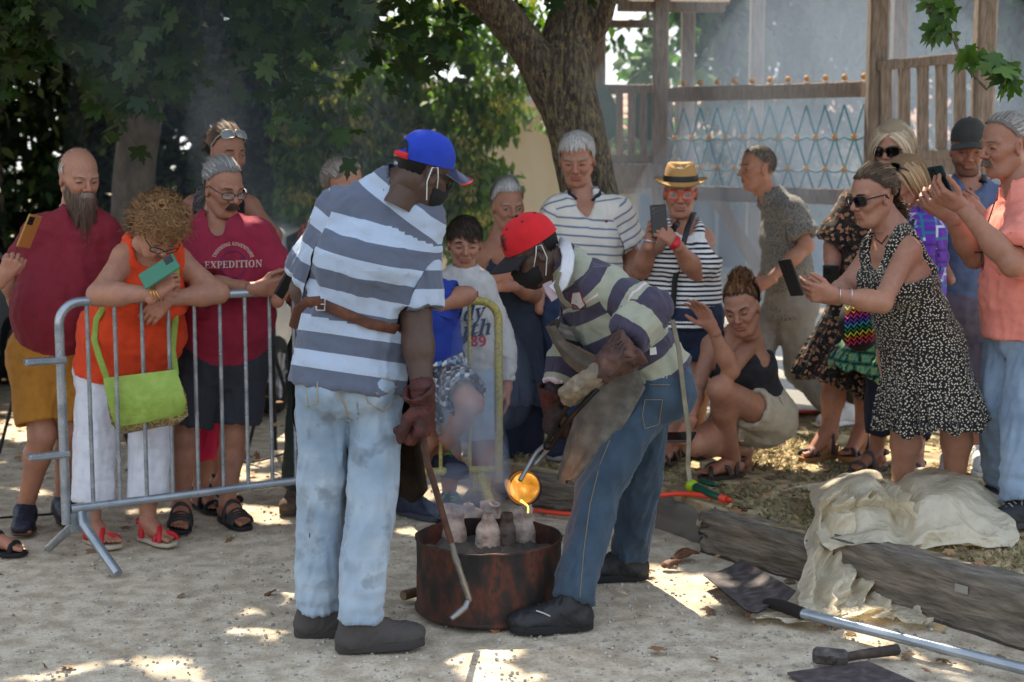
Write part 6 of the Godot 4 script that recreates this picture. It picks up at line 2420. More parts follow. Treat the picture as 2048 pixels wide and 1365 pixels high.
func beam(called: String, a: Vector3, b: Vector3, w: float, d: float, m: Material, parent: Node3D) -> MeshInstance3D:
	var mb := MB.new()
	var y := (b - a).normalized()
	var x := y.cross(Vector3.BACK if absf(y.z) < 0.9 else Vector3.UP).normalized()
	mb.box(Transform3D(Basis(x, y, x.cross(y)), (a + b) / 2), Vector3(w, (b - a).length(), d), minf(w, d) * 0.12)
	return obj(called, mb, m, parent)

func post(x: float, z: float, top: float, w: float, parent: Node3D, called := "post") -> MeshInstance3D:
	var p := Main.px(x, 400, z)
	return beam(called, Vector3(p.x, 0, p.z), Vector3(p.x, top, p.z), w, w, M.plank, parent)

func playground() -> void:
	var pg := thing("play_structure", "wooden climbing frame with a rope bridge and railings", "climbing frame", Main.gr(1500, 850))
	for q in [[1197, 10.4, 3.5, 0.085], [1318, 10.0, 3.5, 0.1], [1372, 11.4, 3.5, 0.1], [1508, 11.0, 3.6, 0.1], [1747, 9.0, 3.6, 0.115], [1958, 8.8, 3.6, 0.115], [1790, 10.2, 3.5, 0.1]]:
		post(q[0], q[1], q[2], q[3], pg)
	# left tower: deck, rails and balusters
	beam("deck_beam", Main.px(1190, 352, 10.3), Main.px(1322, 352, 9.95), 0.16, 0.06, M.plank, pg)
	beam("deck_beam", Main.px(1205, 372, 10.9), Main.px(1380, 372, 10.9), 0.12, 0.06, M.plank, pg)
	for k in 9:
		var a := Main.px(1196 + k * 14, 334, 10.4)
		beam("deck_board", a, a + Vector3(0.1, 0, -1.3), 0.03, 0.11, M.plank, pg)
	beam("rail", Main.px(1198, 178, 10.35), Main.px(1318, 178, 10.0), 0.06, 0.05, M.plank, pg)
	beam("rail", Main.px(1198, 318, 10.35), Main.px(1318, 318, 10.0), 0.06, 0.05, M.plank, pg)
	beam("rail", Main.px(1198, 48, 10.35), Main.px(1318, 48, 10.0), 0.05, 0.05, M.plank, pg)
	for k in 5:
		var x := 1215.0 + k * 24.0
		var z := 10.28 - k * 0.07
		beam("baluster", Main.px(x, 312, z), Main.px(x, 182, z), 0.05, 0.025, M.plank, pg)
	for k in 2:
		beam("baluster", Main.px(1340 + k * 16, 316, 10.6), Main.px(1340 + k * 16, 182, 10.6), 0.04, 0.025, M.plank, pg)
	for q in [[1206, 228, 52, 0], [1292, 225, 56, 1]]:
		# leaf shaped panels
		var c := Main.px(q[0], q[1], 10.2)
		var m := MB.new()
		var ring := []
		for k in 16:
			var a := TAU * k / 16.0
			var y := sin(a)
			ring.append(Vector3(cos(a) * 0.085 * (1.0 - 0.35 * y) * 1.2, y * 0.195, 0))
		for s in [0.0, -0.02]:
			var ps := ring.map(func(p): return c + p + Vector3(0, 0, s))
			if s < 0:
				ps.reverse()
			m.poly(ps)
		for k in 16:
			m.poly([c + ring[(k + 1) % 16], c + ring[k], c + ring[k] + Vector3(0, 0, -0.02), c + ring[(k + 1) % 16] + Vector3(0, 0, -0.02)])
		obj("leaf_panel", m, mat(Color(0.12, 0.30, 0.25), 0.6), pg)
	# roof over the left tower
	for k in 8:
		var a := Main.px(1235 + k * 30, 6 - 0.0 * k, 10.0)
		beam("roof_board", a, a + Vector3(0.04, 0.75, -0.9), 0.1, 0.02, M.plank, pg)
	beam("roof_beam", Main.px(1235, 12, 10.0), Main.px(1450, 14, 10.0), 0.07, 0.06, M.plank, pg)
	# the rope bridge
	var rope := mat(Color(0.30, 0.54, 0.60), 0.7)
	var knob := mat(Color(0.80, 0.58, 0.28), 0.6)
	for side in 2:
		var za := 10.05 + side * 0.95
		var zb := 9.15 + side * 1.0
		var yo := -4.0 * side
		var a := Main.px(1335 + side * 25, 190, za)
		var b := Main.px(1728 + side * 40, 178, zb)
		if side == 0:
			beam("bridge_rail", a, b, 0.095, 0.07, M.plank, pg)
		else:
			beam("bridge_rail", a, b, 0.06, 0.06, M.plank, pg)
		var bot_a := Main.px(1335 + side * 25, 385, za)
		var bot_b := Main.px(1728 + side * 40, 395, zb)
		beam("bridge_beam", bot_a, bot_b, 0.1, 0.06, M.plank, pg)
		var n := 11
		var levels := [0.14, 0.44, 0.74, 1.0]
		var at := []
		for lv in levels.size():
			var row := []
			for k in n + 1:
				var t := (k + 0.5 * (lv % 2) * 0.0) / n
				var p := a.lerp(b, t).lerp(bot_a.lerp(bot_b, t), levels[lv])
				p.y -= 0.012 * sin(fmod(t * n, 1.0) * PI)
				row.append(p)
			at.append(row)
		for lv in [1, 2]:
			var ps := []
			for k in n * 4 + 1:
				var t := k / (n * 4.0)
				var p := a.lerp(b, t).lerp(bot_a.lerp(bot_b, t), levels[lv])
				p.y -= 0.02 * sin(fmod(k / 4.0, 1.0) * PI)
				ps.append(p)
			var m := MB.new()
			m.tube(ps, 0.0065, 6)
			obj("rope", m, rope, pg)
		for lv in 3:
			for k in n + 1:
				for s in [-1, 1]:
					if (k + lv) % 2 == 0 and false:
						continue
					var j: float = k + 0.5 * s
					if j < 0 or j > n:
						continue
					var t0: float = k / float(n)
					var t1: float = j / float(n)
					if lv % 2 == 1:
						var h := t0
						t0 = t1
						t1 = h
					var p0 := a.lerp(b, t0).lerp(bot_a.lerp(bot_b, t0), levels[lv])
					var p1 := a.lerp(b, t1).lerp(bot_a.lerp(bot_b, t1), levels[lv + 1])
					var m := MB.new()
					m.tube([p0, p1], 0.0055, 5)
					obj("rope", m, rope, pg)
		var ball := MB.new()
		ball.ball(Vector3.ZERO, Vector3.ONE * 0.021, Color.WHITE, Basis.IDENTITY, 8)
		var bm := ball.done()
		for lv in [0, 1, 2]:
			for k in n + 1:
				var t := (k + (0.5 if lv == 1 else 0.0)) / float(n)
				if t > 1.0:
					continue
				var p := a.lerp(b, t).lerp(bot_a.lerp(bot_b, t), levels[lv])
				if lv == 0:
					p = a.lerp(b, t) + Vector3(0, 0.075 if side == 0 else 0.05, 0)
				put("knob", bm, knob, pg, Transform3D(Basis.IDENTITY, p - pg.position))
	# right railing
	beam("rail", Main.px(1755, 132, 8.95), Main.px(1960, 112, 8.75), 0.06, 0.05, M.plank, pg)
	beam("rail", Main.px(1755, 310, 8.95), Main.px(1960, 310, 8.75), 0.06, 0.05, M.plank, pg)
	beam("deck_beam", Main.px(1755, 330, 8.95), Main.px(1980, 334, 8.75), 0.1, 0.06, M.plank, pg)
	for k in 6:
		var x := 1772.0 + k * 37.0
		beam("baluster", Main.px(x, 306, 8.93 - k * 0.03), Main.px(x, 130 - k * 3, 8.93 - k * 0.03), 0.068, 0.03, M.plank, pg)
	# cross brace under the bridge
	beam("brace", Main.px(1430, 390, 10.2), Main.px(1530, 560, 10.4), 0.09, 0.06, M.plank, pg)

func cars() -> void:
	# parked cars behind the crowd, seen only in part
	for q in [[Vector3(-4.5, 0, -10.0), PI * 0.5, Color(0.60, 0.62, 0.64), "silver parked car at the left edge, only its wheel and wing showing"], [Vector3(-2.2, 0, -10.9), PI * 0.48, Color(0.82, 0.83, 0.84), "white parked car with dark windows behind the striped worker"]]:
		var c := thing("parked_car", q[3], "car", q[0], "cars parked behind the crowd")
		c.rotation.y = q[1]
		c.scale = Vector3.ONE * 0.84
		var paint := mat(q[2], 0.25, 0.1)
		paint.clearcoat_enabled = true
		var prof := [Vector2(-2.0, 0.3), Vector2(-2.05, 0.62), Vector2(-1.95, 0.88), Vector2(-1.0, 0.98), Vector2(-0.45, 1.42), Vector2(0.9, 1.48), Vector2(1.55, 1.05), Vector2(2.0, 0.95), Vector2(2.05, 0.5), Vector2(1.95, 0.3)]
		var b := MB.new()
		var n := prof.size()
		for sd in [[-0.86, 0.0], [-0.8, 1.0], [0.8, 1.0], [0.86, 0.0]]:
			pass
		var rows := []
		for k in n:
			for x in [-0.84, -0.8, 0.8, 0.84]:
				var inset: float = 0.12 * smoothstep(0.95, 1.4, prof[k].y) * signf(x)
				var sh := 0.97 if absf(x) > 0.82 else 1.0
				rows.append(c.transform * Vector3(prof[k].x * sh, prof[k].y * sh + 0.01, x - inset))
		b.grid(rows, 4)
		for s in [0, 3]:
			var ps := []
			for k in n:
				ps.append(rows[k * 4 + s])
			var cc := Vector3()
			for p in ps:
				cc += p / n
			for k in n:
				if s == 0:
					b.poly([cc, ps[k], ps[(k + 1) % n]])
				else:
					b.poly([cc, ps[(k + 1) % n], ps[k]])
		b.uv.resize(0)
		b.smooth()
		var body := obj("body", b, paint, c)
		var glass := mat(Color(0.06, 0.09, 0.14), 0.08)
		for s in [-1, 1]:
			var g := MB.new()
			for w in [[-0.75, -0.3, 0.1, 0.18], [0.2, 0.2, 0.85, 1.3]]:
				pass
			var side := []
			for p in [Vector2(-0.85, 1.0), Vector2(-0.4, 1.36), Vector2(0.1, 1.39), Vector2(0.1, 1.0)]:
				side.append(c.transform * Vector3(p.x, p.y, s * (0.852 - 0.12 * smoothstep(0.95, 1.4, p.y))))
			if s < 0:
				side.reverse()
			g.poly(side)
			side = []
			for p in [Vector2(0.18, 1.0), Vector2(0.18, 1.39), Vector2(0.8, 1.4), Vector2(1.35, 1.03)]:
				side.append(c.transform * Vector3(p.x, p.y, s * (0.852 - 0.12 * smoothstep(0.95, 1.4, p.y))))
			if s < 0:
				side.reverse()
			g.poly(side)
			obj("window", g, glass, c)
			for x in [-1.3, 1.3]:
				var tyre := MB.new()
				var wt: Transform3D = c.transform * Transform3D(Basis(Vector3.RIGHT, PI / 2 * s), Vector3(x, 0.31, 0.76 * s))
				tyre.lathe(wt, [Vector2(0.2, -0.06), Vector2(0.29, -0.08), Vector2(0.31, -0.04), Vector2(0.31, 0.08), Vector2(0.29, 0.115), Vector2(0.2, 0.1)], 28)
				var tn := obj("wheel", tyre, mat(Color(0.06, 0.06, 0.065), 0.85), c)
				var rim := MB.new()
				rim.lathe(wt, [Vector2(0.2, 0.095), Vector2(0.19, 0.06), Vector2(0.001, 0.05)], 28)
				for k in 7:
					var a := TAU * k / 7.0
					rim.tube([wt * Vector3(0.03 * cos(a), 0.085, 0.03 * sin(a)), wt * Vector3(0.19 * cos(a), 0.095, 0.19 * sin(a))], [0.028, 0.018], 6)
				obj("rim", rim, mat(Color(0.62, 0.63, 0.65), 0.35, 0.7), tn)

# ---------------------------------------------------------------- what people wear and hold
func who(id: String) -> Body:
	return folk[id][0]

func node(id: String) -> Node3D:
	return folk[id][1]

# the point of somebody's clothing that a ray through that place meets, a little proud of it
func on(b: Body, cloth_: String, x: float, y: float, proud := 0.006) -> Vector3:
	var d := (Main.px(x, y, 5.0) - Main.EYE).normalized()
	var z: float = b.d.z - 0.75
	var p := Main.px(x, y, z)
	return b.fields[cloth_].hit(p, d, 1.3) - d * proud

func text_flat(s: String, size: float, serif := false, slant := 0.0, bold := 700) -> Array:
	var t := TextMesh.new()
	var f := SystemFont.new()
	f.font_names = PackedStringArray(["Droid Serif" if serif else "Droid Sans"])
	f.font_weight = bold
	t.font = f
	t.text = s
	t.font_size = 64
	t.pixel_size = size / 64.0
	t.depth = 0.0
	t.curve_step = 3.0
	var a := t.get_mesh_arrays()
	var v: PackedVector3Array = a[Mesh.ARRAY_VERTEX]
	var out := PackedVector3Array()
	var idx: PackedInt32Array = a[Mesh.ARRAY_INDEX] if a[Mesh.ARRAY_INDEX] != null else PackedInt32Array(range(v.size()))
	for k in idx:
		out.append(v[k] + Vector3(v[k].y * slant, 0, 0))
	return [out]

# lays flat lettering on cloth; place turns text units (pixels of the photograph) into a pixel
func lay(m: MB, b: Body, cloth_: String, tri: PackedVector3Array, place: Callable, proud := 0.006) -> void:
	for t in range(0, tri.size(), 3):
		var ps := []
		for q in 3:
			var w: Vector2 = place.call(Vector2(tri[t + q].x, -tri[t + q].y))
			ps.append(on(b, cloth_, w.x, w.y, proud))
		var nn: Vector3 = (ps[2] - ps[0]).cross(ps[1] - ps[0])
		if nn.z < 0:
			ps.reverse()
		m.poly([ps[0], ps[2], ps[1]])

# a patch of cloth colour laid on cloth inside a polygon of pixels
func line_on(m: MB, b: Body, cloth_: String, pts: Array, r: float, squash := 0.5, proud := 0.004) -> void:
	var ps := []
	for k in pts.size() - 1:
		for j in 6:
			var w: Vector2 = (pts[k] as Vector2).lerp(pts[k + 1], j / 6.0)
			ps.append(on(b, cloth_, w.x, w.y, proud))
	ps.append(on(b, cloth_, pts[-1].x, pts[-1].y, proud))
	m.tube(ps, r, 6, Color.WHITE, true, Vector3.BACK, squash)

func baseball_cap(id: String, crown: Material, visor: Material, under: Material, tip: Array, grow := 1.0) -> Node3D:
	var b := who(id)
	var t: Transform3D = b.head * Transform3D(Basis(Vector3.RIGHT, tip[0]), Vector3(0, tip[1], -0.012))
	var m := MB.new()
	var rows := 12
	var cols := 48
	var ps := []
	for r in rows + 1:
		var la := PI / 2 * (1.0 - r / float(rows)) - 0.04
		for c in cols + 1:
			var a := TAU * c / cols
			var seam := 1.0 - 0.012 * exp(-pow(fmod(a + 0.001, PI / 3) / 0.06, 2.0))
			var y := sin(la) * 0.098
			var rr := pow(cos(la), 0.82) * seam
			ps.append(t * (Vector3(sin(a) * rr * 0.084, y + 0.012 - (0.008 if r == rows else 0.0), cos(a) * rr * 0.104) * grow))
	m.grid(ps, cols + 1)
	m.smooth()
	m.rumple(b.wrinkle, 0.003, Vector3(2, 2, 2))
	m.uv.resize(0)
	m.fill(Color.WHITE)
	var o := obj("cap", m, crown, node(id))
	var bt := MB.new()
	bt.ball(t * (Vector3(0, 0.111, 0) * grow), Vector3(0.008, 0.005, 0.008))
	obj("button", bt, under, o)
	for lay_ in 2:
		var v := MB.new()
		ps = []
		for r in 7:
			for c in 21:
				var a := (c / 20.0 - 0.5) * 2.3
				var f := r / 6.0
				var x := sin(a) * 0.086
				var z := cos(a) * 0.106
				var out := f * 0.078 * pow(cos(a * 0.62), 0.7)
				ps.append(t * (Vector3(x * (1.0 + 0.12 * f), 0.004 - f * 0.022 - x * x * 3.2 - 0.0035 * lay_, z + out) * grow))
		v.grid(ps, 21)
		if lay_ == 1:
			for k in range(0, v.i.size(), 3):
				var h := v.i[k]
				v.i[k] = v.i[k + 1]
				v.i[k + 1] = h
		v.smooth()
		v.uv.resize(0)
		obj("visor", v, visor if lay_ == 0 else under, o)
	return o

func glasses(id: String, frame: Material, lens: Material, w := 0.027, hgt := 0.02, at := Vector3(0, 0.004, 0.098), tilt := 0.0, thick := 0.0022) -> void:
	var b := who(id)
	var t: Transform3D = b.head * Transform3D(Basis(Vector3.RIGHT, tilt), at)
	var m := MB.new()
	var ln := MB.new()
	for s in [-1.0, 1.0]:
		var ring := []
		for k in 17:
			var a := TAU * k / 16.0
			var x := signf(cos(a)) * pow(absf(cos(a)), 0.6) * w
			var y := signf(sin(a)) * pow(absf(sin(a)), 0.6) * hgt
			ring.append(t * Vector3(0.034 * s + x, y, -absf(0.034 * s + x) * absf(0.034 * s + x) * 4.0))
		m.tube(ring, thick, 6)
		if lens:
			var c := t * Vector3(0.034 * s, 0, -0.004)
			for k in 16:
				ln.poly([c, ring[k + 1], ring[k]])
		m.tube([t * Vector3((0.034 + w) * s, 0.006, -0.014), t * Vector3(0.077 * s, 0.008, -0.045), t * Vector3(0.081 * s, 0.008, -0.1), t * Vector3(0.08 * s, -0.012, -0.118)], thick * 1.1, 6)
	m.tube([t * Vector3(-0.01, 0.004, 0), t * Vector3(0, 0.007, 0.002), t * Vector3(0.01, 0.004, 0)], thick, 6)
	var o := obj("glasses", m, frame, node(id))
	if lens:
		ln.smooth()
		obj("lens", ln, lens, o)

func phone(c: Vector3, up: Vector3, face: Vector3, m: Material, label: String, size := Vector2(0.076, 0.156)) -> void:
	var z := face.normalized()
	var y := (up - z * up.dot(z)).normalized()
	var t := Transform3D(Basis(y.cross(z), y, z), c)
	var o := thing("phone", label, "phone", c)
	var b := MB.new()
	b.box(t, Vector3(size.x, size.y, 0.0095), 0.004)
	obj("body", b, m, o)
	var s := MB.new()
	s.box(t.translated_local(Vector3(0, 0, 0.0052)), Vector3(size.x - 0.007, size.y - 0.009, 0.0012), 0.0005)
	obj("screen", s, mat(Color(0.03, 0.03, 0.035), 0.08), o)
	var l := MB.new()
	l.box(t.translated_local(Vector3(0.018, size.y / 2 - 0.028, -0.0057)), Vector3(0.03, 0.036, 0.0022), 0.001)
	for q in [Vector2(-0.007, 0.009), Vector2(-0.007, -0.009), Vector2(0.007, 0.0)]:
		var tt := t * Transform3D(Basis(Vector3.RIGHT, -PI / 2), Vector3(0.018 + q.x, size.y / 2 - 0.028 + q.y, -0.0066))
		l.lathe(tt, [Vector2(0.0055, 0), Vector2(0.0055, 0.0014), Vector2(0.0, 0.0016)], 10)
	obj("camera_lens", l, mat(Color(0.05, 0.05, 0.06), 0.15), o)

# a folded collar round the neck: gap is the opening at the front in radians
func collar(id: String, m: Material, hgt := 0.035, gap := 0.5, out := 0.03, twist := 0.0, r0 := 0.066) -> void:
	var b := who(id)
	var ax: Vector3 = (b.H - b.N).normalized()
	ax = (ax * 0.6 + b.up * 0.4).normalized()
	var fr: Vector3 = (b.front - ax * b.front.dot(ax)).normalized()
	var sd := ax.cross(fr)
	var c: Vector3 = b.N + ax * 0.012 - fr * 0.004
	var mb := MB.new()
	var ps := []
	var n := 40
	var rows := [[0.0, 0.0], [0.5, hgt * 0.9], [0.75, hgt], [1.0, hgt * 0.8], [1.6, -0.005], [1.9, -0.022]]
	for r in rows:
		for k in n:
			var a := gap + twist + (TAU - 2 * gap) * k / (n - 1)
			var rad: float = r0 * b.g + (maxf(0.0, r[0] - 0.7) * out if r[0] > 0.7 else 0.0)
			var f := 0.5 + 0.5 * cos(a - twist)
			ps.append(c + (fr * cos(a) * 1.05 + sd * sin(a)) * rad + ax * (r[1] - f * 0.02 - (f * 0.02 if r[0] > 1.5 else 0.0)))
	mb.grid(ps, n)
	mb.uv.resize(0)
	mb.smooth()
	mb.rumple(b.wrinkle, 0.004, Vector3(2, 2, 2))
	mb.smooth()
	obj("collar", mb, m, node(id))

func mask(id: String) -> void:
	var b := who(id)
	var F := Field.new(Vector3(-0.1, -0.15, -0.02), Vector3(0.1, 0.02, 0.14), 0.005)
	F.ell(Vector3(0, -0.058, 0.04), Vector3(0.066, 0.066, 0.068), 0.01)
	F.ell(Vector3(0, -0.03, 0.085), Vector3(0.024, 0.03, 0.03), 0.03)
	F.clip(Vector3(0, -0.02, 0.0), Vector3(0, 1, -0.25).normalized())
	F.clip(Vector3(0, 0, 0.012), Vector3(0, -0.25, -1).normalized())
	var m := MB.new()
	F.mesh(m)
	for k in m.v.size():
		m.v[k] += m.n[k] * sin(m.v[k].y * 260.0) * 0.0012
	m.shift(b.head)
	var o := obj("face_mask", m, mat(Color(0.045, 0.045, 0.05), 0.85), node(id))
	var st := MB.new()
	for s in [-1.0, 1.0]:
		st.tube([b.head * Vector3(0.058 * s, -0.035, 0.04), b.head * Vector3(0.082 * s, 0.0, 0.012), b.head * Vector3(0.088 * s, 0.028, -0.008), b.head * Vector3(0.086 * s, 0.02, -0.026), b.head * Vector3(0.08 * s, -0.03, -0.018), b.head * Vector3(0.062 * s, -0.085, 0.02)], 0.0022, 6)
	obj("ear_loop", st, mat(Color(0.85, 0.84, 0.82), 0.8), o)

func strip(called: String, pts: Array, w: float, across: Vector3, m: Material, parent: Node3D) -> void:
	var mb := MB.new()
	mb.tube(pts, w, 8, Color.WHITE, true, across, 0.14)
	obj(called, mb, m, parent)

func glove(id: String, q: int, from: Vector3, x: Vector3, y: Vector3, pn: Vector3, curl, cuff: Material, palm: Material, r := 0.062) -> void:
	var b := who(id)
	var w: Vector3 = b.W[q]
	var F := Field.new(w - Vector3.ONE * 0.3, w + Vector3.ONE * 0.3, 0.006)
	F.cone(from, w, r, 0.045, 0.02, 0, Vector3.ZERO, 1.0, 2)
	F.cone(from - (w - from).normalized() * 0.03, from.lerp(w, 0.2), r - 0.012, r - 0.014, 0.004, 0, Vector3.ZERO, 1.0, 0, true)
	var m := MB.new()
	F.mesh(m)
	var n := b.fold
	for k in m.v.size():
		m.v[k] += m.n[k] * ((n.get_noise_3dv(m.v[k] * 1.6) - 0.3) * 0.009)
	m.smooth()
	obj("glove_cuff", m, cuff, node(id))
	F = Field.new(w - Vector3.ONE * 0.17 + y * 0.08, w + Vector3.ONE * 0.17 + y * 0.08, 0.005)
	b.hand_in(F, w, x, y, pn, 1.18, curl, 0.6, 0.0065)
	F.cone(w - y * 0.04, w + y * 0.02, 0.043, 0.036, 0.02)
	m = MB.new()
	F.mesh(m)
	m.rumple(b.wrinkle, 0.006, Vector3(3, 3, 3))
	m.smooth()
	obj("glove", m, palm, node(id))

func leather(a: Color, b_: Color, seed_: int) -> StandardMaterial3D:
	var m := mat(Color.WHITE, 0.7)
	m.albedo_texture = noise_tex(0.014, FastNoiseLite.TYPE_SIMPLEX_SMOOTH, [[0.2, a], [0.55, a.lerp(b_, 0.5)], [0.8, b_]], 256, 5, seed_)
	m.uv1_triplanar = true
	m.uv1_scale = Vector3.ONE * 4.0
	m.heightmap_enabled = true
	m.heightmap_texture = crumple
	m.heightmap_scale = 0.5
	return m

func belongings() -> void:
	var L := Vector3.LEFT
	var U := Vector3.UP
	var B := Vector3.BACK
	var black := mat(Color(0.05, 0.05, 0.055), 0.5)
	var dark_lens := mat(Color(0.02, 0.02, 0.022), 0.06)
	var clear := mat(Color(0.9, 0.95, 0.95, 0.12), 0.05)
	clear.transparency = BaseMaterial3D.TRANSPARENCY_ALPHA
	var gold := mat(Color(0.85, 0.65, 0.32), 0.3, 0.9)
	var silver := mat(Color(0.75, 0.75, 0.76), 0.3, 0.9)
	# --- the worker with the rod
	var b := who("rod")
	var blue := cloth(Color(0.10, 0.22, 0.66), 0.3)
	var red := cloth(Color(0.80, 0.12, 0.13), 0.3)
	var cap := baseball_cap("rod", blue, cloth(Color(0.14, 0.16, 0.3)), cloth(Color(0.55, 0.52, 0.47)), [-0.22, 0.03], 1.0)
	var m := MB.new()
	var ct: Transform3D = b.head * Transform3D(Basis(Vector3.RIGHT, -0.22), Vector3(0, 0.03, -0.012))
	for s in [0.0, 1.0]:
		var ps := []
		for k in 9:
			var a := PI + (k / 8.0 - 0.5) * 1.0
			ps.append(ct * (Vector3(sin(a) * 0.0855, 0.008 + s * 0.0, cos(a) * 0.106) * 1.0))
		if s == 0.0:
			m.tube(ps, 0.011, 6, Color.WHITE, true, U, 1.0)
	obj("strap", m, red, cap)
	m = MB.new()
	var hole := []
	for k in 14:
		var a := PI * k / 13.0
		var an := PI + cos(a) * 0.46
		var y := 0.016 + sin(a) * 0.045
		var rr := sqrt(maxf(0.0, 1.0 - pow((y - 0.012) / 0.098, 2.0)))
		hole.append(ct * (Vector3(sin(an) * 0.0865 * pow(rr, 0.82), y, cos(an) * 0.1065 * pow(rr, 0.82)) * 1.0))
	var hc := ct * (Vector3(0, 0.03, -0.107) * 1.0)
	for k in 13:
		m.poly([hc, hole[k + 1], hole[k]])
	m.poly([hc, hole[0], hole[13]])
	m.smooth()
	obj("opening", m, mat(Color(0.035, 0.022, 0.018), 0.8), cap)
	m = MB.new()
	var rim := []
	for k in 15:
		var a := (k / 14.0 - 0.5) * 2.3
		var x := sin(a) * 0.086 * 1.12
		rim.append(ct * (Vector3(x, 0.004 - 0.022 - x * x * 3.2, cos(a) * 0.106 + 0.078 * pow(cos(a * 0.62), 0.7)) * 1.0))
	m.tube(rim, 0.0032, 6)
	obj("visor_edge", m, red, cap)
	mask("rod")
	glasses("rod", black, clear)
	collar("rod", cloth(Color(0.36, 0.39, 0.48)), 0.03, 0.25, 0.012, 0.0, 0.064)
	var suede := leather(Color(0.17, 0.12, 0.08), Color(0.32, 0.24, 0.16), 91)
	m = MB.new()
	var ps := []
	for r in [[640, 640, 796, 0.1], [700, 600, 824, 0.16], [760, 583, 832, 0.2], [840, 584, 838, 0.24], [900, 604, 842, 0.27], [985, 690, 856, 0.28], [1004, 720, 842, 0.28]]:
		for k in 13:
			var u := k / 12.0
			ps.append(Main.px(lerpf(r[1], r[2], u), r[0] + 6.0 * sin(u * 17.0) - 5.0 * sin(u * PI), 4.97 + r[3] * pow(sin(u * PI), 0.5) + 0.015 * sin(u * 23.0)))
	m.grid(ps, 13)
	m.uv.resize(0)
	m.smooth()
	obj("apron", m, suede, node("rod"))
	var belt := leather(Color(0.26, 0.13, 0.07), Color(0.40, 0.22, 0.12), 92)
	m = MB.new()
	line_on(m, b, "top", [Vector2(610, 604), Vector2(640, 607), Vector2(690, 628), Vector2(740, 648), Vector2(800, 660)], 0.021, 0.25)
	m.tube([Main.px(640, 602, 4.75), Main.px(612, 604, 4.72), Main.px(594, 622, 4.75), Main.px(586, 655, 4.85)], 0.016, 8, Color.WHITE, true, B, 0.3)
	var bo := obj("belt", m, belt, node("rod"))
	m = MB.new()
	var bc := on(b, "top", 641, 609, 0.018)
	var loop := []
	for q in [Vector2(-1, -1), Vector2(1, -1), Vector2(1, 1), Vector2(-1, 1), Vector2(-1, -1)]:
		loop.append(bc + Vector3(q.x * 0.014, q.y * 0.02, 0))
	m.tube(loop, 0.003, 6)
	m.tube([bc - Vector3(0.014, 0, 0), bc + Vector3(0.014, 0, 0.002)], 0.0025, 6)
	obj("buckle", m, silver, bo)
	# seams and pockets of the jeans
	var thread := mat(Color(0.62, 0.56, 0.45), 0.9)
	m = MB.new()
	line_on(m, b, "pants", [Vector2(745, 752), Vector2(800, 765), Vector2(797, 795), Vector2(765, 825), Vector2(735, 805), Vector2(722, 765), Vector2(745, 752)], 0.0022, 0.6, 0.002)
	line_on(m, b, "pants", [Vector2(728, 775), Vector2(760, 790), Vector2(798, 772)], 0.0018, 0.6, 0.002)
	line_on(m, b, "pants", [Vector2(612, 752), Vector2(634, 757), Vector2(635, 805), Vector2(616, 815), Vector2(612, 752)], 0.0022, 0.6, 0.002)
	line_on(m, b, "pants", [Vector2(672, 752), Vector2(675, 785), Vector2(690, 810), Vector2(697, 840)], 0.003, 0.6, 0.002)
	line_on(m, b, "pants", [Vector2(600, 1240), Vector2(640, 1247), Vector2(680, 1243)], 0.0025, 0.6, 0.002)
	line_on(m, b, "pants", [Vector2(678, 1270), Vector2(715, 1277), Vector2(758, 1268)], 0.0025, 0.6, 0.002)
	obj("stitching", m, thread, node("rod"))
	var glove_red := leather(Color(0.17, 0.055, 0.04), Color(0.34, 0.13, 0.09), 93)
	glove("rod", 1, Main.px(836, 778, 4.84), Vector3(-0.4, 0.1, 0.9), Vector3(0.05, -1, 0), Vector3(-0.9, 0, -0.4), [0.5, 0.6, 0.65, 0.7, 0.7], glove_red, glove_red, 0.058)
	m = MB.new()
	m.tube([Main.px(597, 545, 4.87), Main.px(622, 556, 4.83)], 0.0)
	# --- the worker who pours
	b = who("pour")
	var pred := cloth(Color(0.80, 0.09, 0.12), 0.3)
	var pc := baseball_cap("pour", pred, cloth(Color(0.11, 0.09, 0.10)), cloth(Color(0.10, 0.085, 0.09)), [-0.1, 0.032], 1.03)
	ct = b.head * Transform3D(Basis(Vector3.RIGHT, -0.1), Vector3(0, 0.032, -0.012))
	m = MB.new()
	for ch in [["N", -0.012, 0.008], ["Y", 0.010, -0.004]]:
		var tv: PackedVector3Array = text_flat(ch[0], 0.062, true)[0]
		for t in range(0, tv.size(), 3):
			var qs := []
			for q in 3:
				var a: float = (tv[t + q].x + ch[1]) / 0.1 + 0.25
				var y: float = 0.052 + tv[t + q].y * 0.9 + ch[2]
				var rr := pow(sqrt(maxf(0.0, 1.0 - pow((y - 0.012) / 0.098, 2.0))), 0.82) * 1.02
				qs.append(ct * (Vector3(sin(a) * rr * 0.086, y, cos(a) * rr * 0.104) * 1.045))
			m.poly(qs)
	obj("cap_logo", m, black, pc)
	m = MB.new()
	for k in 6:
		var a := PI / 6 + PI / 3 * k
		var rr := pow(cos(0.95), 0.82)
		m.ball(ct * (Vector3(sin(a) * rr * 0.087, sin(0.95) * 0.098 + 0.013, cos(a) * rr * 0.105) * 1.03), Vector3.ONE * 0.004, Color.WHITE, Basis.IDENTITY, 6)
	obj("eyelet", m, black, pc)
	mask("pour")
	glasses("pour", black, clear)
	var white := cloth(Color(0.80, 0.79, 0.80), 0.2)
	strip("collar", [Main.px(1118, 484, 5.46), Main.px(1130, 490, 5.38), Main.px(1137, 512, 5.32), Main.px(1134, 540, 5.29), Main.px(1124, 566, 5.27), Main.px(1108, 582, 5.27)], 0.024, B, white, node("pour"))
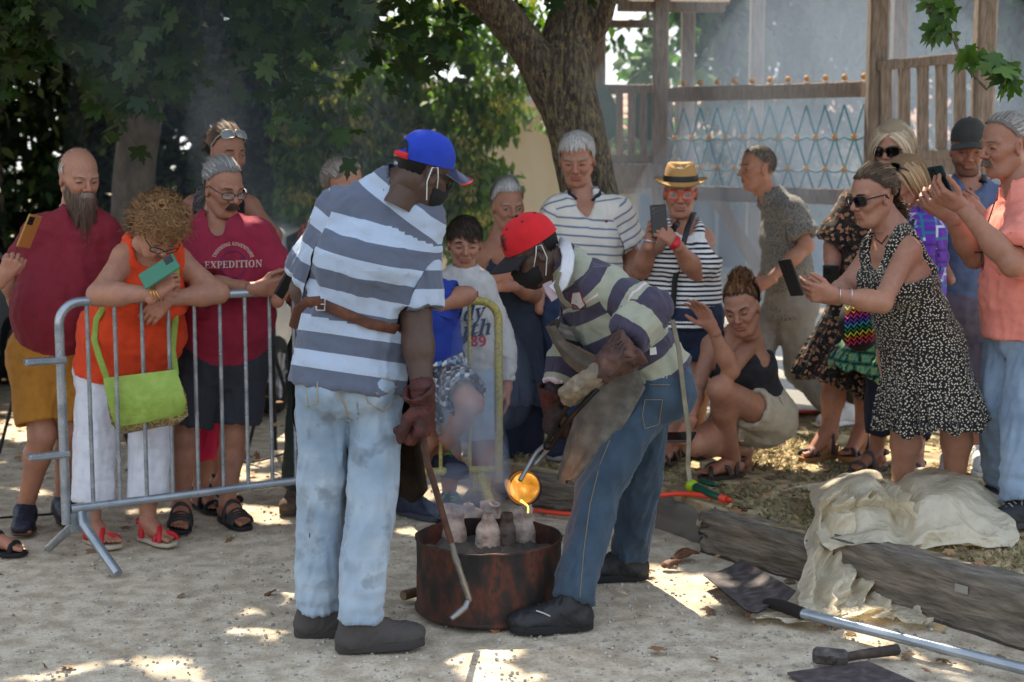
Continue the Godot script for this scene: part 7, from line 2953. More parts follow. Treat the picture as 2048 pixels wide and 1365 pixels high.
	strip("collar", [Main.px(1094, 566, 5.36), Main.px(1100, 580, 5.3), Main.px(1112, 598, 5.27)], 0.02, B, cloth(Color(0.72, 0.62, 0.63), 0.2), node("pour"))
	var hide := leather(Color(0.29, 0.275, 0.25), Color(0.44, 0.42, 0.385), 94)
	m = MB.new()
	ps = []
	for r in [[1178, 622, 0.0, 40, 0.155], [1196, 650, 0.0, 46, 0.165], [1225, 690, -0.02, 70, 0.17], [1262, 722, -0.02, 92, 0.172], [1278, 760, -0.02, 92, 0.18], [1258, 820, 0.0, 84, 0.185], [1236, 880, 0.0, 72, 0.185], [1220, 930, 0.0, 58, 0.18], [1212, 955, 0.0, 46, 0.178]]:
		var c := Main.px(r[0], r[1], 5.45 + r[2])
		for k in 17:
			var u := k / 16.0 * 2.0 - 1.0
			var a := deg_to_rad(u * r[3])
			var ax: Vector3 = Vector3(-cos(a) * 1.0, -0.35 * cos(a) * (1.0 if r[1] < 740 else 0.0), sin(a) * 1.12)
			ps.append(c + ax * r[4] + Vector3(0, 0.02 * sin(u * 9.0) * (1.0 if r[1] > 945 else 0.0), 0) + ax * 0.008 * sin(u * 14.0 + r[1] * 0.01))
	m.grid(ps, 17)
	m.uv.resize(0)
	m.smooth()
	m.rumple(b.wrinkle, 0.01, Vector3.ONE)
	m.smooth()
	obj("apron", m, hide, node("pour"))
	var web := leather(Color(0.40, 0.37, 0.30), Color(0.50, 0.46, 0.38), 95)
	strip("apron_tie", [Main.px(1345, 640, 5.3), Main.px(1358, 700, 5.27), Main.px(1368, 790, 5.26), Main.px(1378, 870, 5.26), Main.px(1376, 930, 5.26), Main.px(1380, 962, 5.25)], 0.012, Vector3(0.6, 0, 0.8), web, node("pour"))
	strip("apron_strap", [Main.px(1118, 545, 5.28), Main.px(1112, 570, 5.26), Main.px(1124, 600, 5.26), Main.px(1140, 615, 5.27)], 0.012, Vector3(-0.6, 0, 0.8), web, node("pour"))
	var brown := leather(Color(0.21, 0.13, 0.11), Color(0.40, 0.27, 0.22), 96)
	var pale := leather(Color(0.38, 0.33, 0.27), Color(0.58, 0.52, 0.43), 97)
	glove("pour", 1, Main.px(1268, 690, 5.1), Vector3(-0.2, 0.55, 0.75), Vector3(-0.72, -0.66, 0.1), Vector3(-0.3, -0.35, -0.88), [0.4, 0.55, 0.6, 0.62, 0.65], brown, pale, 0.078)
	var maroon := leather(Color(0.14, 0.03, 0.035), Color(0.27, 0.06, 0.065), 98)
	glove("pour", 0, Main.px(1106, 772, 5.5), Vector3(0.2, 0.3, 0.9), Vector3(-0.12, -0.98, -0.1), Vector3(0.9, -0.1, -0.4), [0.6, 0.8, 0.8, 0.85, 0.85], maroon, leather(Color(0.09, 0.05, 0.045), Color(0.17, 0.1, 0.08), 99), 0.062)
	# patch on the chest and the shirt label
	m = MB.new()
	var pr := []
	for q in [[1145, 587], [1160, 585], [1164, 600], [1170, 612], [1160, 618], [1152, 610], [1142, 608]]:
		pr.append(on(b, "top", q[0], q[1], 0.007))
	m.poly(pr)
	m.poly(pr.duplicate().map(func(p): return p + Vector3(0, 0, 0.0005)))
	obj("patch", m, mat(Color(0.80, 0.78, 0.74), 0.9), node("pour"))
	m = MB.new()
	line_on(m, b, "top", [Vector2(1144, 587), Vector2(1160, 584), Vector2(1165, 600), Vector2(1171, 612), Vector2(1160, 619), Vector2(1150, 611), Vector2(1141, 608), Vector2(1144, 587)], 0.0025, 0.6, 0.007)
	line_on(m, b, "top", [Vector2(1150, 593), Vector2(1159, 596), Vector2(1152, 603), Vector2(1160, 609)], 0.0018, 0.6, 0.009)
	obj("patch_border", m, mat(Color(0.58, 0.10, 0.13), 0.9), node("pour"))
	m = MB.new()
	lay(m, b, "top", text_flat("RUGBY", 9.0)[0], func(w): return Vector2(1158 + w.x + w.y * 0.2, 616 + w.y - w.x * 0.1), 0.008)
	obj("patch_lettering", m, mat(Color(0.07, 0.06, 0.09), 0.9), node("pour"))
	# tag on the hem
	m = MB.new()
	m.poly([on(b, "top", 1300, 697, 0.008), on(b, "top", 1312, 694, 0.008), on(b, "top", 1314, 709, 0.008), on(b, "top", 1300, 711, 0.008)])
	obj("label_tag", m, mat(Color(0.78, 0.77, 0.72), 0.9), node("pour"))
	m = MB.new()
	line_on(m, b, "pants", [Vector2(1262, 770), Vector2(1240, 830), Vector2(1200, 930), Vector2(1180, 1010), Vector2(1168, 1100), Vector2(1160, 1195)], 0.002, 0.6, 0.002)
	line_on(m, b, "pants", [Vector2(1300, 770), Vector2(1340, 770)], 0.002, 0.6, 0.002)
	line_on(m, b, "pants", [Vector2(1290, 800), Vector2(1325, 800), Vector2(1318, 850), Vector2(1290, 858), Vector2(1285, 830), Vector2(1290, 800)], 0.002, 0.6, 0.002)
	obj("stitching", m, mat(Color(0.45, 0.40, 0.32), 0.9), node("pour"))
	m = MB.new()
	for q in [0]:
		var tf := b.foot_frame(1, [-80, "boot", 0])
		m.tube([tf * Vector3(0.042, 0.05, 0.06), tf * Vector3(0.043, 0.07, 0.1), tf * Vector3(0.03, 0.075, 0.12)], 0.003, 5)
		m.tube([tf * Vector3(-0.046, 0.035, 0.03), tf * Vector3(-0.046, 0.06, 0.075), tf * Vector3(-0.036, 0.075, 0.1)], 0.003, 5)
		m.tube([tf * Vector3(-0.05, 0.03, 0.08), tf * Vector3(-0.049, 0.05, 0.1)], 0.003, 5)
	obj("shoe_stripe", m, mat(Color(0.7, 0.68, 0.66), 0.7), node("pour"))
	# --- the crowd
	collar("beard", M.polo, 0.03, 0.7, 0.03)
	collar("pink", cloth(Color(0.93, 0.57, 0.50), 0.3), 0.04, 0.8, 0.05)
	collar("walker", M.camo, 0.03, 0.7, 0.03)
	glasses("tail", mat(Color(0.1, 0.11, 0.12), 0.4), clear, 0.027, 0.016, Vector3(0, -0.004, 0.1), 0.12)
	glasses("curls", black, clear, 0.026, 0.019, Vector3(0, -0.01, 0.104), 0.2)
	glasses("hat", mat(Color(0.92, 0.28, 0.10), 0.35), clear, 0.025, 0.02, Vector3(0, 0.003, 0.1), 0.05, 0.003)
	glasses("blonde", black, dark_lens, 0.03, 0.022, Vector3(0, 0.0, 0.1), 0.0, 0.003)
	glasses("dots", black, dark_lens, 0.029, 0.019, Vector3(0, 0.002, 0.099), 0.0, 0.0032)
	glasses("tunic", black, dark_lens, 0.031, 0.022, Vector3(0, 0.1, 0.07), -0.75, 0.003)
	glasses("behind", mat(Color(0.7, 0.66, 0.6), 0.3), mat(Color(0.55, 0.58, 0.6), 0.1), 0.03, 0.024, Vector3(0, 0.105, 0.066), -0.8, 0.002)
	# trim of the V neck
	b = who("tee")
	m = MB.new()
	line_on(m, b, "top", [Vector2(1131, 366), Vector2(1140, 388), Vector2(1170, 416), Vector2(1200, 388), Vector2(1206, 364)], 0.011, 0.4, 0.004)
	obj("neckband", m, cloth(Color(0.11, 0.13, 0.19)), node("tee"))
	m = MB.new()
	m.ball(on(b, "top", 1213, 443), Vector3(0.008, 0.006, 0.003), Color.WHITE, Basis.IDENTITY, 8)
	obj("logo", m, mat(Color(0.5, 0.13, 0.13), 0.9), node("tee"))
	# print of the crimson T-shirt
	b = who("tail")
	m = MB.new()
	lay(m, b, "top", text_flat("EXPEDITION", 19.5, true)[0], func(w): return Vector2(466 + w.x * 0.92, 529 + w.y - w.x * 0.03))
	for e in [["TREKKING ADVENTURE", -1.0, 41.0], ["DISCOVERY", 1.0, 40.0]]:
		lay(m, b, "top", text_flat(e[0], 10.0)[0], func(w):
			var a: float = w.x * 0.92 / e[2]
			var r: float = e[2] + e[1] * w.y
			return Vector2(466 + sin(a) * r * (1.0 if e[1] < 0 else 1.0), 529 + e[1] * cos(a) * r))
	obj("print", m, mat(Color(0.74, 0.62, 0.58), 0.9), node("tail"))
	m = MB.new()
	var circ := []
	for k in 25:
		circ.append(Vector2(466 + cos(TAU * k / 24.0) * 26, 529 + sin(TAU * k / 24.0) * 27))
	line_on(m, b, "top", circ, 0.0022, 0.5, 0.004)
	line_on(m, b, "top", [Vector2(445, 545), Vector2(460, 515), Vector2(470, 535), Vector2(486, 512)], 0.0018, 0.5, 0.004)
	obj("print", m, mat(Color(0.27, 0.14, 0.36), 0.9), node("tail"))
	# print of the boy's sweatshirt
	b = who("boy")
	m = MB.new()
	lay(m, b, "top", text_flat("Teddy", 40.0, true, 0.25)[0], func(w): return Vector2(915 + w.x * 0.9, 632 + w.y - w.x * 0.16))
	lay(m, b, "top", text_flat("Smith", 44.0, true, 0.25)[0], func(w): return Vector2(922 + w.x * 0.95, 664 + w.y - w.x * 0.16))
	lay(m, b, "top", text_flat("UNION MADE", 7.5)[0], func(w): return Vector2(902 + w.x, 690 + w.y))
	lay(m, b, "top", text_flat("REGISTERED", 7.5)[0], func(w): return Vector2(902 + w.x, 697 + w.y))
	var sw := []
	for q in [[900, 682], [930, 672], [962, 662], [940, 676], [925, 692], [920, 684]]:
		sw.append(on(b, "top", q[0], q[1], 0.006))
	m.poly([sw[0], sw[1], sw[5]])
	m.poly([sw[1], sw[2], sw[3]])
	m.poly([sw[1], sw[3], sw[4], sw[5]])
	obj("print", m, mat(Color(0.17, 0.20, 0.30), 0.9), node("boy"))
	m = MB.new()
	lay(m, b, "top", text_flat("89", 30.0)[0], func(w): return Vector2(957 + w.x, 683 + w.y))
	lay(m, b, "top", text_flat("ORIGINAL", 17.0)[0], func(w): return Vector2(920 + w.x, 585 + w.y + w.x * w.x * 0.003))
	obj("print", m, mat(Color(0.68, 0.10, 0.14), 0.9), node("boy"))
	# straw hat
	b = who("hat")
	var straw := mat(Color(0.70, 0.53, 0.31), 0.8)
	straw.heightmap_enabled = true
	straw.heightmap_texture = noise_tex(0.09, FastNoiseLite.TYPE_CELLULAR, [], 256, 2, 97)
	straw.heightmap_scale = 0.2
	straw.uv1_triplanar = true
	straw.uv1_scale = Vector3.ONE * 9.0
	var ht: Transform3D = b.head * Transform3D(Basis(Vector3.RIGHT, -0.05), Vector3(0, 0.058, -0.008))
	m = MB.new()
	ps = []
	for r in [[0.001, 0.082], [0.03, 0.088], [0.055, 0.094], [0.066, 0.088], [0.076, 0.06], [0.083, 0.02], [0.086, 0.0], [0.105, -0.006], [0.125, -0.002], [0.134, 0.004], [0.126, -0.005], [0.1, -0.01]]:
		for k in 41:
			var a := TAU * k / 40.0
			var y: float = r[1]
			if r[1] > 0.05:
				y -= 0.022 * maxf(0.0, cos(a)) + 0.018 * absf(cos(a)) * (1.0 if r[0] < 0.05 else 0.3)
			elif r[0] > 0.09:
				y += 0.012 * cos(2 * a) * (r[0] - 0.086) / 0.05 * -1.0 - 0.006 * cos(a)
			ps.append(ht * Vector3(sin(a) * r[0] * 0.98, y, cos(a) * r[0] * 1.12))
	m.grid(ps, 41)
	m.uv.resize(0)
	m.smooth()
	var hat := obj("straw_hat", m, straw, node("hat"))
	m = MB.new()
	m.uv.resize(0)
	ps = []
	for r in [[0.0885, 0.002], [0.0875, 0.022], [0.086, 0.03]]:
		for k in 41:
			var a := TAU * k / 40.0
			ps.append(ht * Vector3(sin(a) * r[0] * 0.98, r[1], cos(a) * r[0] * 1.12))
	m.grid(ps, 41)
	m.uv.resize(0)
	m.smooth()
	obj("hat_band", m, black, hat)
	m = MB.new()
	m.tube([on(b, "top", 1340, 470), Main.px(1352, 450, 7.12), Main.px(1362, 440, 7.4), Main.px(1388, 426, 7.28), Main.px(1376, 455, 7.12), on(b, "top", 1362, 505, 0.02), on(b, "top", 1350, 560, 0.02), on(b, "top", 1345, 630, 0.02)], 0.014, 8, Color.WHITE, true, B, 0.25)
	obj("camera_strap", m, black, node("hat"))
	m = MB.new()
	m.lathe(Transform3D(Basis(Vector3(0.5, 0.85, 0).normalized(), Vector3(-0.85, 0.5, 0.0).normalized(), Vector3.BACK), b.W[1]), [Vector2(0.033, -0.013), Vector2(0.036, 0.0), Vector2(0.033, 0.013)], 20)
	m.lathe(Transform3D(Basis(Vector3.RIGHT, PI / 2 - 0.3), b.W[1] + Vector3(0.005, 0, 0.034)), [Vector2(0.019, -0.004), Vector2(0.019, 0.006), Vector2(0.0, 0.007)], 16)
	obj("watch", m, mat(Color(0.75, 0.10, 0.14), 0.5), node("hat"))
	m = MB.new()
	m.lathe(Transform3D(Basis(Vector3.BACK, -0.2), b.W[0]), [Vector2(0.036, -0.004), Vector2(0.039, 0.0), Vector2(0.036, 0.004)], 20)
	obj("bracelet", m, silver, node("hat"))
	# cap of the man at the back
	baseball_cap("cap", cloth(Color(0.20, 0.20, 0.19)), cloth(Color(0.20, 0.20, 0.19)), cloth(Color(0.13, 0.13, 0.13)), [-0.12, 0.042], 1.0)
	b = who("cap")
	m = MB.new()
	line_on(m, b, "top", [Vector2(1985, 350), Vector2(1955, 372), Vector2(1915, 412), Vector2(1880, 445)], 0.022, 0.2, 0.008)
	obj("shoulder_strap", m, black, node("cap"))
	# curly woman: bag, bracelets
	b = who("curls")
	var lime := leather(Color(0.52, 0.62, 0.24), Color(0.60, 0.69, 0.32), 101)
	var bag := thing("shoulder_bag", "lime green shoulder bag with a flowered underside hanging at the orange top", "bag", Main.px(290, 780, 6.2))
	m = MB.new()
	ps = []
	var flap := [[748, 206, 352], [765, 208, 358], [790, 214, 366], [815, 220, 372], [838, 228, 366], [846, 236, 340]]
	for e in 2:
		for r in flap:
			for k in 13:
				var u := k / 12.0
				ps.append(Main.px(lerpf(r[1], r[2], u) - 2 * e, r[0] + 8.0 * (u - 0.5) * -2.2 + 4 * e, 6.17 - 0.035 * sin(u * PI) - 0.03 * sin((r[0] - 748) / 98.0 * PI) + 0.02 * e))
	m.grid(ps.slice(0, 78), 13)
	m.uv.resize(0)
	m.smooth()
	obj("flap", m, lime, bag)
	var under := MB.new()
	ps = []
	for r in [[760, 212, 356, 0.0], [800, 214, 372, -0.03], [840, 222, 376, -0.03], [858, 238, 356, -0.01], [860, 246, 340, 0.04], [800, 222, 362, 0.09]]:
		for k in 13:
			var u := k / 12.0
			ps.append(Main.px(lerpf(r[1], r[2], u), r[0] - 18.0 * (u - 0.5), 6.2 + r[3] - 0.02 * sin(u * PI)))
	under.grid(ps, 13)
	under.uv.resize(0)
	under.smooth()
	obj("pouch", under, M.flowered, bag)
	m = MB.new()
	m.tube([Main.px(216, 765, 6.2), Main.px(198, 715, 6.18), on(b, "top", 188, 680, 0.01), on(b, "top", 192, 640, 0.012), on(b, "top", 240, 560, 0.012)], 0.014, 8, Color.WHITE, true, B, 0.25)
	m.tube([Main.px(352, 752, 6.2), on(b, "top", 345, 700, 0.012), on(b, "top", 350, 640, 0.012), on(b, "top", 352, 570, 0.012), on(b, "top", 352, 530, 0.012)], 0.014, 8, Color.WHITE, true, B, 0.25)
	obj("strap", m, lime, bag)
	m = MB.new()
	for k in 3:
		m.lathe(Transform3D(Basis(Vector3.BACK, -1.35 + k * 0.12), b.W[0] + Vector3(-0.012 + k * 0.012, 0, 0)), [Vector2(0.034, -0.002), Vector2(0.037, 0.0), Vector2(0.034, 0.002)], 20)
	obj("bracelet", m, gold, node("curls"))
	# crossing bag of the woman in the tunic
	var zb := thing("shoulder_bag", "black bag with bright zigzag bands at the side of the woman in the tunic", "bag", Main.px(1722, 650, 6.62))
	m = MB.new()
	m.ball(Main.px(1722, 645, 6.62), Vector3(0.105, 0.135, 0.06), Color.WHITE, Basis(Vector3.UP, 0.2), 20)
	m.uv.resize(0)
	obj("pouch", m, mat(Color(0.06, 0.055, 0.07), 0.85), zb)
	var hues := [Color(0.85, 0.8, 0.12), Color(0.8, 0.35, 0.1), Color(0.8, 0.2, 0.5), Color(0.42, 0.2, 0.7), Color(0.15, 0.6, 0.7), Color(0.15, 0.45, 0.25), Color(0.75, 0.75, 0.15), Color(0.8, 0.3, 0.12), Color(0.75, 0.15, 0.4)]
	for k in 9:
		m = MB.new()
		var zz := []
		for j in 11:
			var p := Vector2(1690 + j * 6.0, 618 + k * 9.0 - j * 1.2 + (4.0 if j % 2 else -4.0))
			var dx := (p.x - 1722) / 2950.0 * 6.62 / 0.105
			var dy := (p.y - 645) / 2950.0 * 6.62 / 0.135
			var q := 1.0 - dx * dx - dy * dy
			if q > 0.02:
				zz.append(Main.px(p.x, p.y, 6.62 - 0.06 * sqrt(q) - 0.012))
		if zz.size() > 2:
			m.tube(zz, 0.0042, 5)
			obj("zigzag_band", m, mat(hues[k], 0.8), zb)
	m = MB.new()
	m.tube([Main.px(1745, 600, 6.66), Main.px(1775, 540, 6.7), Main.px(1830, 440, 6.85), Main.px(1850, 428, 6.98)], 0.014, 8, Color.WHITE, true, B, 0.3)
	obj("strap", m, mat(Color(0.08, 0.1, 0.16), 0.8), zb)
	# buttons and trimmings of the dotted dress, necklace
	b = who("dots")
	m = MB.new()
	m.tube([Main.px(1748, 455, 5.98), Main.px(1752, 478, 5.95), Main.px(1764, 488, 5.96), Main.px(1776, 472, 6.0)], 0.004, 6)
	obj("necklace", m, mat(Color(0.25, 0.08, 0.07), 0.4), node("dots"))
	m = MB.new()
	for k in 2:
		m.lathe(Transform3D(Basis(Vector3.BACK, PI / 2 - 0.05), b.W[1] + Vector3(0.02 + k * 0.045, 0.0, 0)), [Vector2(0.03, -0.002), Vector2(0.033, 0.0), Vector2(0.03, 0.002)], 20)
	obj("bracelet", m, silver, node("dots"))
	b = who("pink")
	m = MB.new()
	m.tube([Main.px(1990, 405, 5.95), Main.px(1975, 450, 5.88), Main.px(1965, 500, 5.86), Main.px(1962, 525, 5.86)], 0.003, 6)
	m.tube([Main.px(1950, 505, 5.84), Main.px(1982, 506, 5.84)], 0.004, 6)
	obj("hanging_glasses", m, black, node("pink"))
	# --- phones
	phone(Main.px(58, 463, 6.18), Vector3(0.5, 0.82, 0.1), Vector3(-0.75, 0.35, -0.5), mat(Color(0.72, 0.58, 0.33), 0.3, 0.6), "gold phone held up by the hand at the left edge", Vector2(0.072, 0.15))
	phone(Main.px(318, 543, 5.98), Vector3(0.82, 0.56, 0.1), Vector3(0.2, -0.3, -0.9), mat(Color(0.20, 0.46, 0.36), 0.5), "phone in a green case held by the woman with curly hair", Vector2(0.075, 0.17))
	phone(Main.px(574, 562, 6.35), Vector3(0.35, 0.85, -0.3), Vector3(-0.8, 0.3, -0.45), black, "black phone held by the man with the grey ponytail")
	phone(Main.px(1318, 443, 7.0), Vector3(-0.08, 1.0, 0.05), Vector3(0.1, -0.05, -1), mat(Color(0.07, 0.07, 0.08), 0.3), "black phone held up by the woman in the straw hat")
	phone(Main.px(1352, 875, 6.45), Vector3(0.82, 0.35, 0.45), Vector3(-0.2, 0.93, 0.25), mat(Color(0.05, 0.05, 0.055), 0.25), "black phone held low by the crouching woman", Vector2(0.085, 0.17))
	phone(Main.px(1582, 556, 5.78), Vector3(-0.45, 0.85, 0.15), Vector3(0.75, 0.35, -0.5), mat(Color(0.05, 0.05, 0.055), 0.3), "black phone aimed by the woman in the dotted dress")
	phone(Main.px(1662, 560, 7.1), Vector3(-0.1, 0.85, 0.4), Vector3(0.2, 0.3, -0.9), mat(Color(0.05, 0.05, 0.055), 0.3), "dark phone held low in front of the floral dress")
	phone(Main.px(1884, 371, 5.85), Vector3(-0.38, 0.9, 0.1), Vector3(0.75, 0.4, -0.5), mat(Color(0.04, 0.17, 0.18), 0.35), "phone in a dark teal case held by the man in the pink shirt", Vector2(0.08, 0.165))

# ---------------------------------------------------------------- the casting and what lies about
func bent(pts: Array, rows := 40) -> Array:
	var cv := Curve3D.new()
	for k in pts.size():
		var t: Vector3 = (pts[mini(k + 1, pts.size() - 1)] - pts[maxi(k - 1, 0)]) / 6.0
		cv.add_point(pts[k], -t, t)
	var l := cv.get_baked_length()
	var out := []
	for k in rows + 1:
		out.append(cv.sample_baked(l * k / rows, true))
	return out

func barrier(a: Vector3, b: Vector3, top: float, low: float, label: String, m: Material, bars: int, ends: Array, m2: Material) -> Node3D:
	var d := (b - a).normalized()
	var o := thing("crowd_barrier", label, "barrier", (a + b) / 2)
	var l := (b - a).length()
	var pts := []
	# top rail with rounded corners that run down into the end posts
	var r := 0.09
	if ends[0]:
		pts.append(a + Vector3(0, low - 0.06, 0))
		pts.append(a + Vector3(0, top - r, 0))
		for k in range(1, 6):
			var an := PI / 2 * k / 6.0
			pts.append(a + d * (r - r * cos(an)) + Vector3(0, top - r + r * sin(an), 0))
	pts.append(a + d * (r if ends[0] else 0.0) + Vector3(0, top, 0))
	pts.append(b - d * (r if ends[1] else 0.0) + Vector3(0, top, 0))
	if ends[1]:
		for k in range(1, 6):
			var an := PI / 2 * k / 6.0
			pts.append(b - d * (r - r * sin(an)) + Vector3(0, top - r + r * cos(an), 0))
		pts.append(b + Vector3(0, top - r, 0))
		pts.append(b + Vector3(0, low - 0.06, 0))
	var f := MB.new()
	f.tube(pts, 0.0195, 14)
	obj("frame", f, m, o)
	var lr := MB.new()
	lr.tube([a + Vector3(0, low, 0) - d * (0.0 if ends[0] else 0.0) + d * 0.02, b + Vector3(0, low, 0)], 0.0185, 14)
	obj("bottom_rail", lr, m, o)
	for k in bars:
		var p := a + d * (l * (k + 1.0) / (bars + 1.0))
		var bm := MB.new()
		bm.tube([p + Vector3(0, low, 0), p + Vector3(0, top, 0)], 0.0088, 10)
		obj("bar", bm, m2 if k == bars - 1 else m, o)
	return o

func foot_of(o: Node3D, p: Vector3, d: Vector3, low: float, m: Material) -> void:
	var n := d.cross(Vector3.UP).normalized()
	for s in [-1.0, 1.0]:
		var f := MB.new()
		f.tube([p + Vector3(0, low - 0.02, 0), p + n * (0.035 * s) + Vector3(0, low - 0.06, 0), p + n * (0.28 * s) + d * (0.06 * s) + Vector3(0, 0.012, 0)], 0.0195, 12)
		obj("foot", f, m, o)
	var pl := MB.new()
	pl.box(Transform3D(Basis(d, Vector3.UP, d.cross(Vector3.UP)), p + Vector3(0, low - 0.055, 0)), Vector3(0.085, 0.085, 0.008), 0.002)
	obj("bracket", pl, m, o)

func casting() -> void:
	rnd.seed = 5
	var M_plain := mat(Color(0.1, 0.1, 0.1))
	# barriers
	var a := Vector3(-1.845, 0, -5.97)
	var d := Vector3(0.838, 0, -0.545).normalized()
	var b1 := barrier(a, a + d * 1.5, 1.095, 0.235, "grey steel crowd barrier with the woman in orange leaning on it", M.steel, 12, [true, false], M.steel)
	foot_of(b1, a + d * 0.06, d, 0.235, M.steel)
	for y in [0.86, 0.47]:
		var hk := MB.new()
		hk.box(Transform3D(Basis(d, Vector3.UP, d.cross(Vector3.UP)), a - d * 0.06 + Vector3(0, y, 0.0)), Vector3(0.17, 0.028, 0.052), 0.008)
		obj("hook", hk, M.steel, b1)
	var c := Vector3(-0.86, 0, -6.56)
	var e := Vector3(-0.062, 0, -6.72)
	var b2 := barrier(c, e, 1.035, 0.25, "barrier end with peeling yellow paint in front of the boys", M.yellow, 5, [false, true], M.yellow)
	foot_of(b2, e - (e - c).normalized() * 0.08, (e - c).normalized(), 0.25, M.yellow)
	# the drum
	var dc: Vector3 = Main.gr(978, 1215)
	var drum := thing("steel_drum", "rusty cut-down steel drum holding the clay moulds", "drum", dc)
	var m := MB.new()
	var t := Transform3D(Basis.IDENTITY, dc)
	m.lathe(t, [Vector2(0.272, 0.0), Vector2(0.279, 0.006), Vector2(0.279, 0.014), Vector2(0.272, 0.02), Vector2(0.273, 0.1), Vector2(0.2745, 0.14), Vector2(0.272, 0.18), Vector2(0.273, 0.262), Vector2(0.2775, 0.268), Vector2(0.2775, 0.276), Vector2(0.272, 0.279), Vector2(0.267, 0.274), Vector2(0.266, 0.2), Vector2(0.266, 0.1)], 72)
	var ns := fnoise(3.0, 4, 3)
	for k in m.v.size():
		m.v[k] += m.n[k] * ns.get_noise_3dv(m.v[k]) * 0.006
		if m.v[k].y > 0.24:
			m.v[k].y += ns.get_noise_3dv(m.v[k] * 2.0) * 0.008
	m.uv.resize(0)
	obj("shell", m, M.rust, drum)
	m = MB.new()
	var ps := []
	for r in 14:
		for k in 49:
			var an := TAU * k / 48.0
			var p := dc + Vector3(cos(an), 0, sin(an)) * (0.266 * r / 13.0)
			p.y = 0.205 + ns.get_noise_2d(p.x * 6, p.z * 6) * 0.03 + ns.get_noise_2d(p.x * 25, p.z * 25) * 0.012
			ps.append(p)
	m.grid(ps, 49)
	m.uv.resize(0)
	m.smooth()
	obj("ash_bed", m, M.ash, drum)
	# the moulds
	var at := [[907, 1082, 0.05, 0.135, 2, "pinkish clay mould with a double mouth, nearest the iron rod"], [936, 1066, 0.034, 0.108, 1, "clay mould with a single narrow neck behind the double-mouthed one"], [980, 1062, 0.044, 0.112, 2, "clay mould with a wide double mouth at the back of the drum"], [976, 1093, 0.046, 0.122, 1, "stout clay mould at the front of the drum"], [1013, 1091, 0.033, 0.12, 1, "slim blackened clay mould beside the stout one"], [1050, 1080, 0.05, 0.137, 1, "clay mould under the stream of molten metal"]]
	var burnt := [0.0, 0.1, 0.1, 0.0, 0.6, 0.05]
	for k in at.size():
		var q: Array = at[k]
		var p: Vector3 = Main.gr(q[0], q[1], 0.2)
		var o := thing("clay_mould", q[5], "mould", p, "clay moulds standing in the drum")
		var F := Field.new(p - Vector3(0.09, 0.05, 0.085), p + Vector3(0.09, 0.17, 0.085), 0.0038)
		var r: float = q[2]
		var h: float = q[3]
		var belly := 0.45 if k in [3, 4] else 0.2
		h *= 1.08
		var mouths := [Vector3(0.003, h, 0)] if q[4] == 1 else [Vector3(-0.02, h, -0.004), Vector3(0.021, h - 0.008, 0.012)]
		var rt := maxf(0.02, r * 0.46) if q[4] == 1 else 0.021
		F.cone(p - Vector3(0, 0.03, 0), p + Vector3(0, h * belly, 0), r * 1.12, r * 0.98, 0.02)
		F.cone(p + Vector3(0, h * belly, 0), p + Vector3(0, h * 0.8, 0), r * 0.95, rt * 1.1, 0.012)
		for mo in mouths:
			F.cone(p + Vector3(mo.x * 0.7, h * 0.4, 0), p + mo, rt * 1.25, rt, 0.012, 0, Vector3.ZERO, 1.0, 1)
		for mo in mouths:
			F.cone(p + mo - Vector3(0, 0.04, 0), p + mo + Vector3(0, 0.02, 0), rt - 0.009, rt - 0.0055, 0.003, 0, Vector3.ZERO, 1.0, 0, true)
		if k in [1, 5]:
			F.cone(p + Vector3(0.03 if k == 1 else -0.03, h * 0.45, 0.0), p + Vector3(0.05 if k == 1 else -0.05, h * 0.8, 0.0), 0.018, 0.015, 0.02, 0, Vector3.ZERO, 1.0, 1)
		var mm := MB.new()
		F.mesh(mm)
		for j in mm.v.size():
			mm.v[j] += mm.n[j] * (ns.get_noise_3dv(mm.v[j] * 5.0) * 0.003 + ns.get_noise_3dv(mm.v[j] * 16.0) * 0.0008)
		mm.smooth()
		var cm: Material = M.clay
		if burnt[k] > 0.3:
			cm = M.clay.duplicate()
			cm.albedo_color = Color(0.55, 0.53, 0.53)
		obj("body", mm, cm, o)
	# crucible, tilted so that its glowing inside shows
	var cp: Vector3 = Main.px(1047, 976, 5.36)
	var up := Vector3(-0.28, 0.30, 0.91).normalized()
	var cb := Basis(Vector3.UP.cross(up).normalized(), up, Vector3.UP.cross(up).normalized().cross(up))
	var cr := thing("crucible", "small blackened crucible tipped over a mould, glowing inside", "crucible", cp)
	m = MB.new()
	m.lathe(Transform3D(cb, cp), [Vector2(0.001, -0.115), Vector2(0.035, -0.11), Vector2(0.052, -0.08), Vector2(0.063, -0.02), Vector2(0.067, 0.0), Vector2(0.064, 0.004), Vector2(0.058, 0.0), Vector2(0.055, -0.03), Vector2(0.048, -0.06), Vector2(0.03, -0.075), Vector2(0.001, -0.08)], 36)
	m.rumple(ns, 0.006, Vector3(4, 4, 4))
	m.uv.resize(0)
	obj("shell", m, leather(Color(0.06, 0.055, 0.05), Color(0.17, 0.16, 0.13), 103), cr)
	# the hot lining and the molten metal give off light
	var hot := mat(Color(0.2, 0.1, 0.05), 0.5)
	hot.emission_enabled = true
	hot.emission = Color(1, 1, 1)
	hot.emission_operator = BaseMaterial3D.EMISSION_OP_MULTIPLY
	hot.emission_texture = noise_tex(0.02, FastNoiseLite.TYPE_SIMPLEX_SMOOTH, [[0.2, Color(0.42, 0.40, 0.08)], [0.42, Color(0.72, 0.62, 0.16)], [0.5, Color(0.98, 0.55, 0.2)], [0.56, Color(0.95, 0.5, 0.18)], [0.64, Color(0.85, 0.8, 0.35)], [0.8, Color(1.0, 0.95, 0.6)]], 256, 4, 106)
	hot.emission_energy_multiplier = 0.32
	hot.uv1_triplanar = true
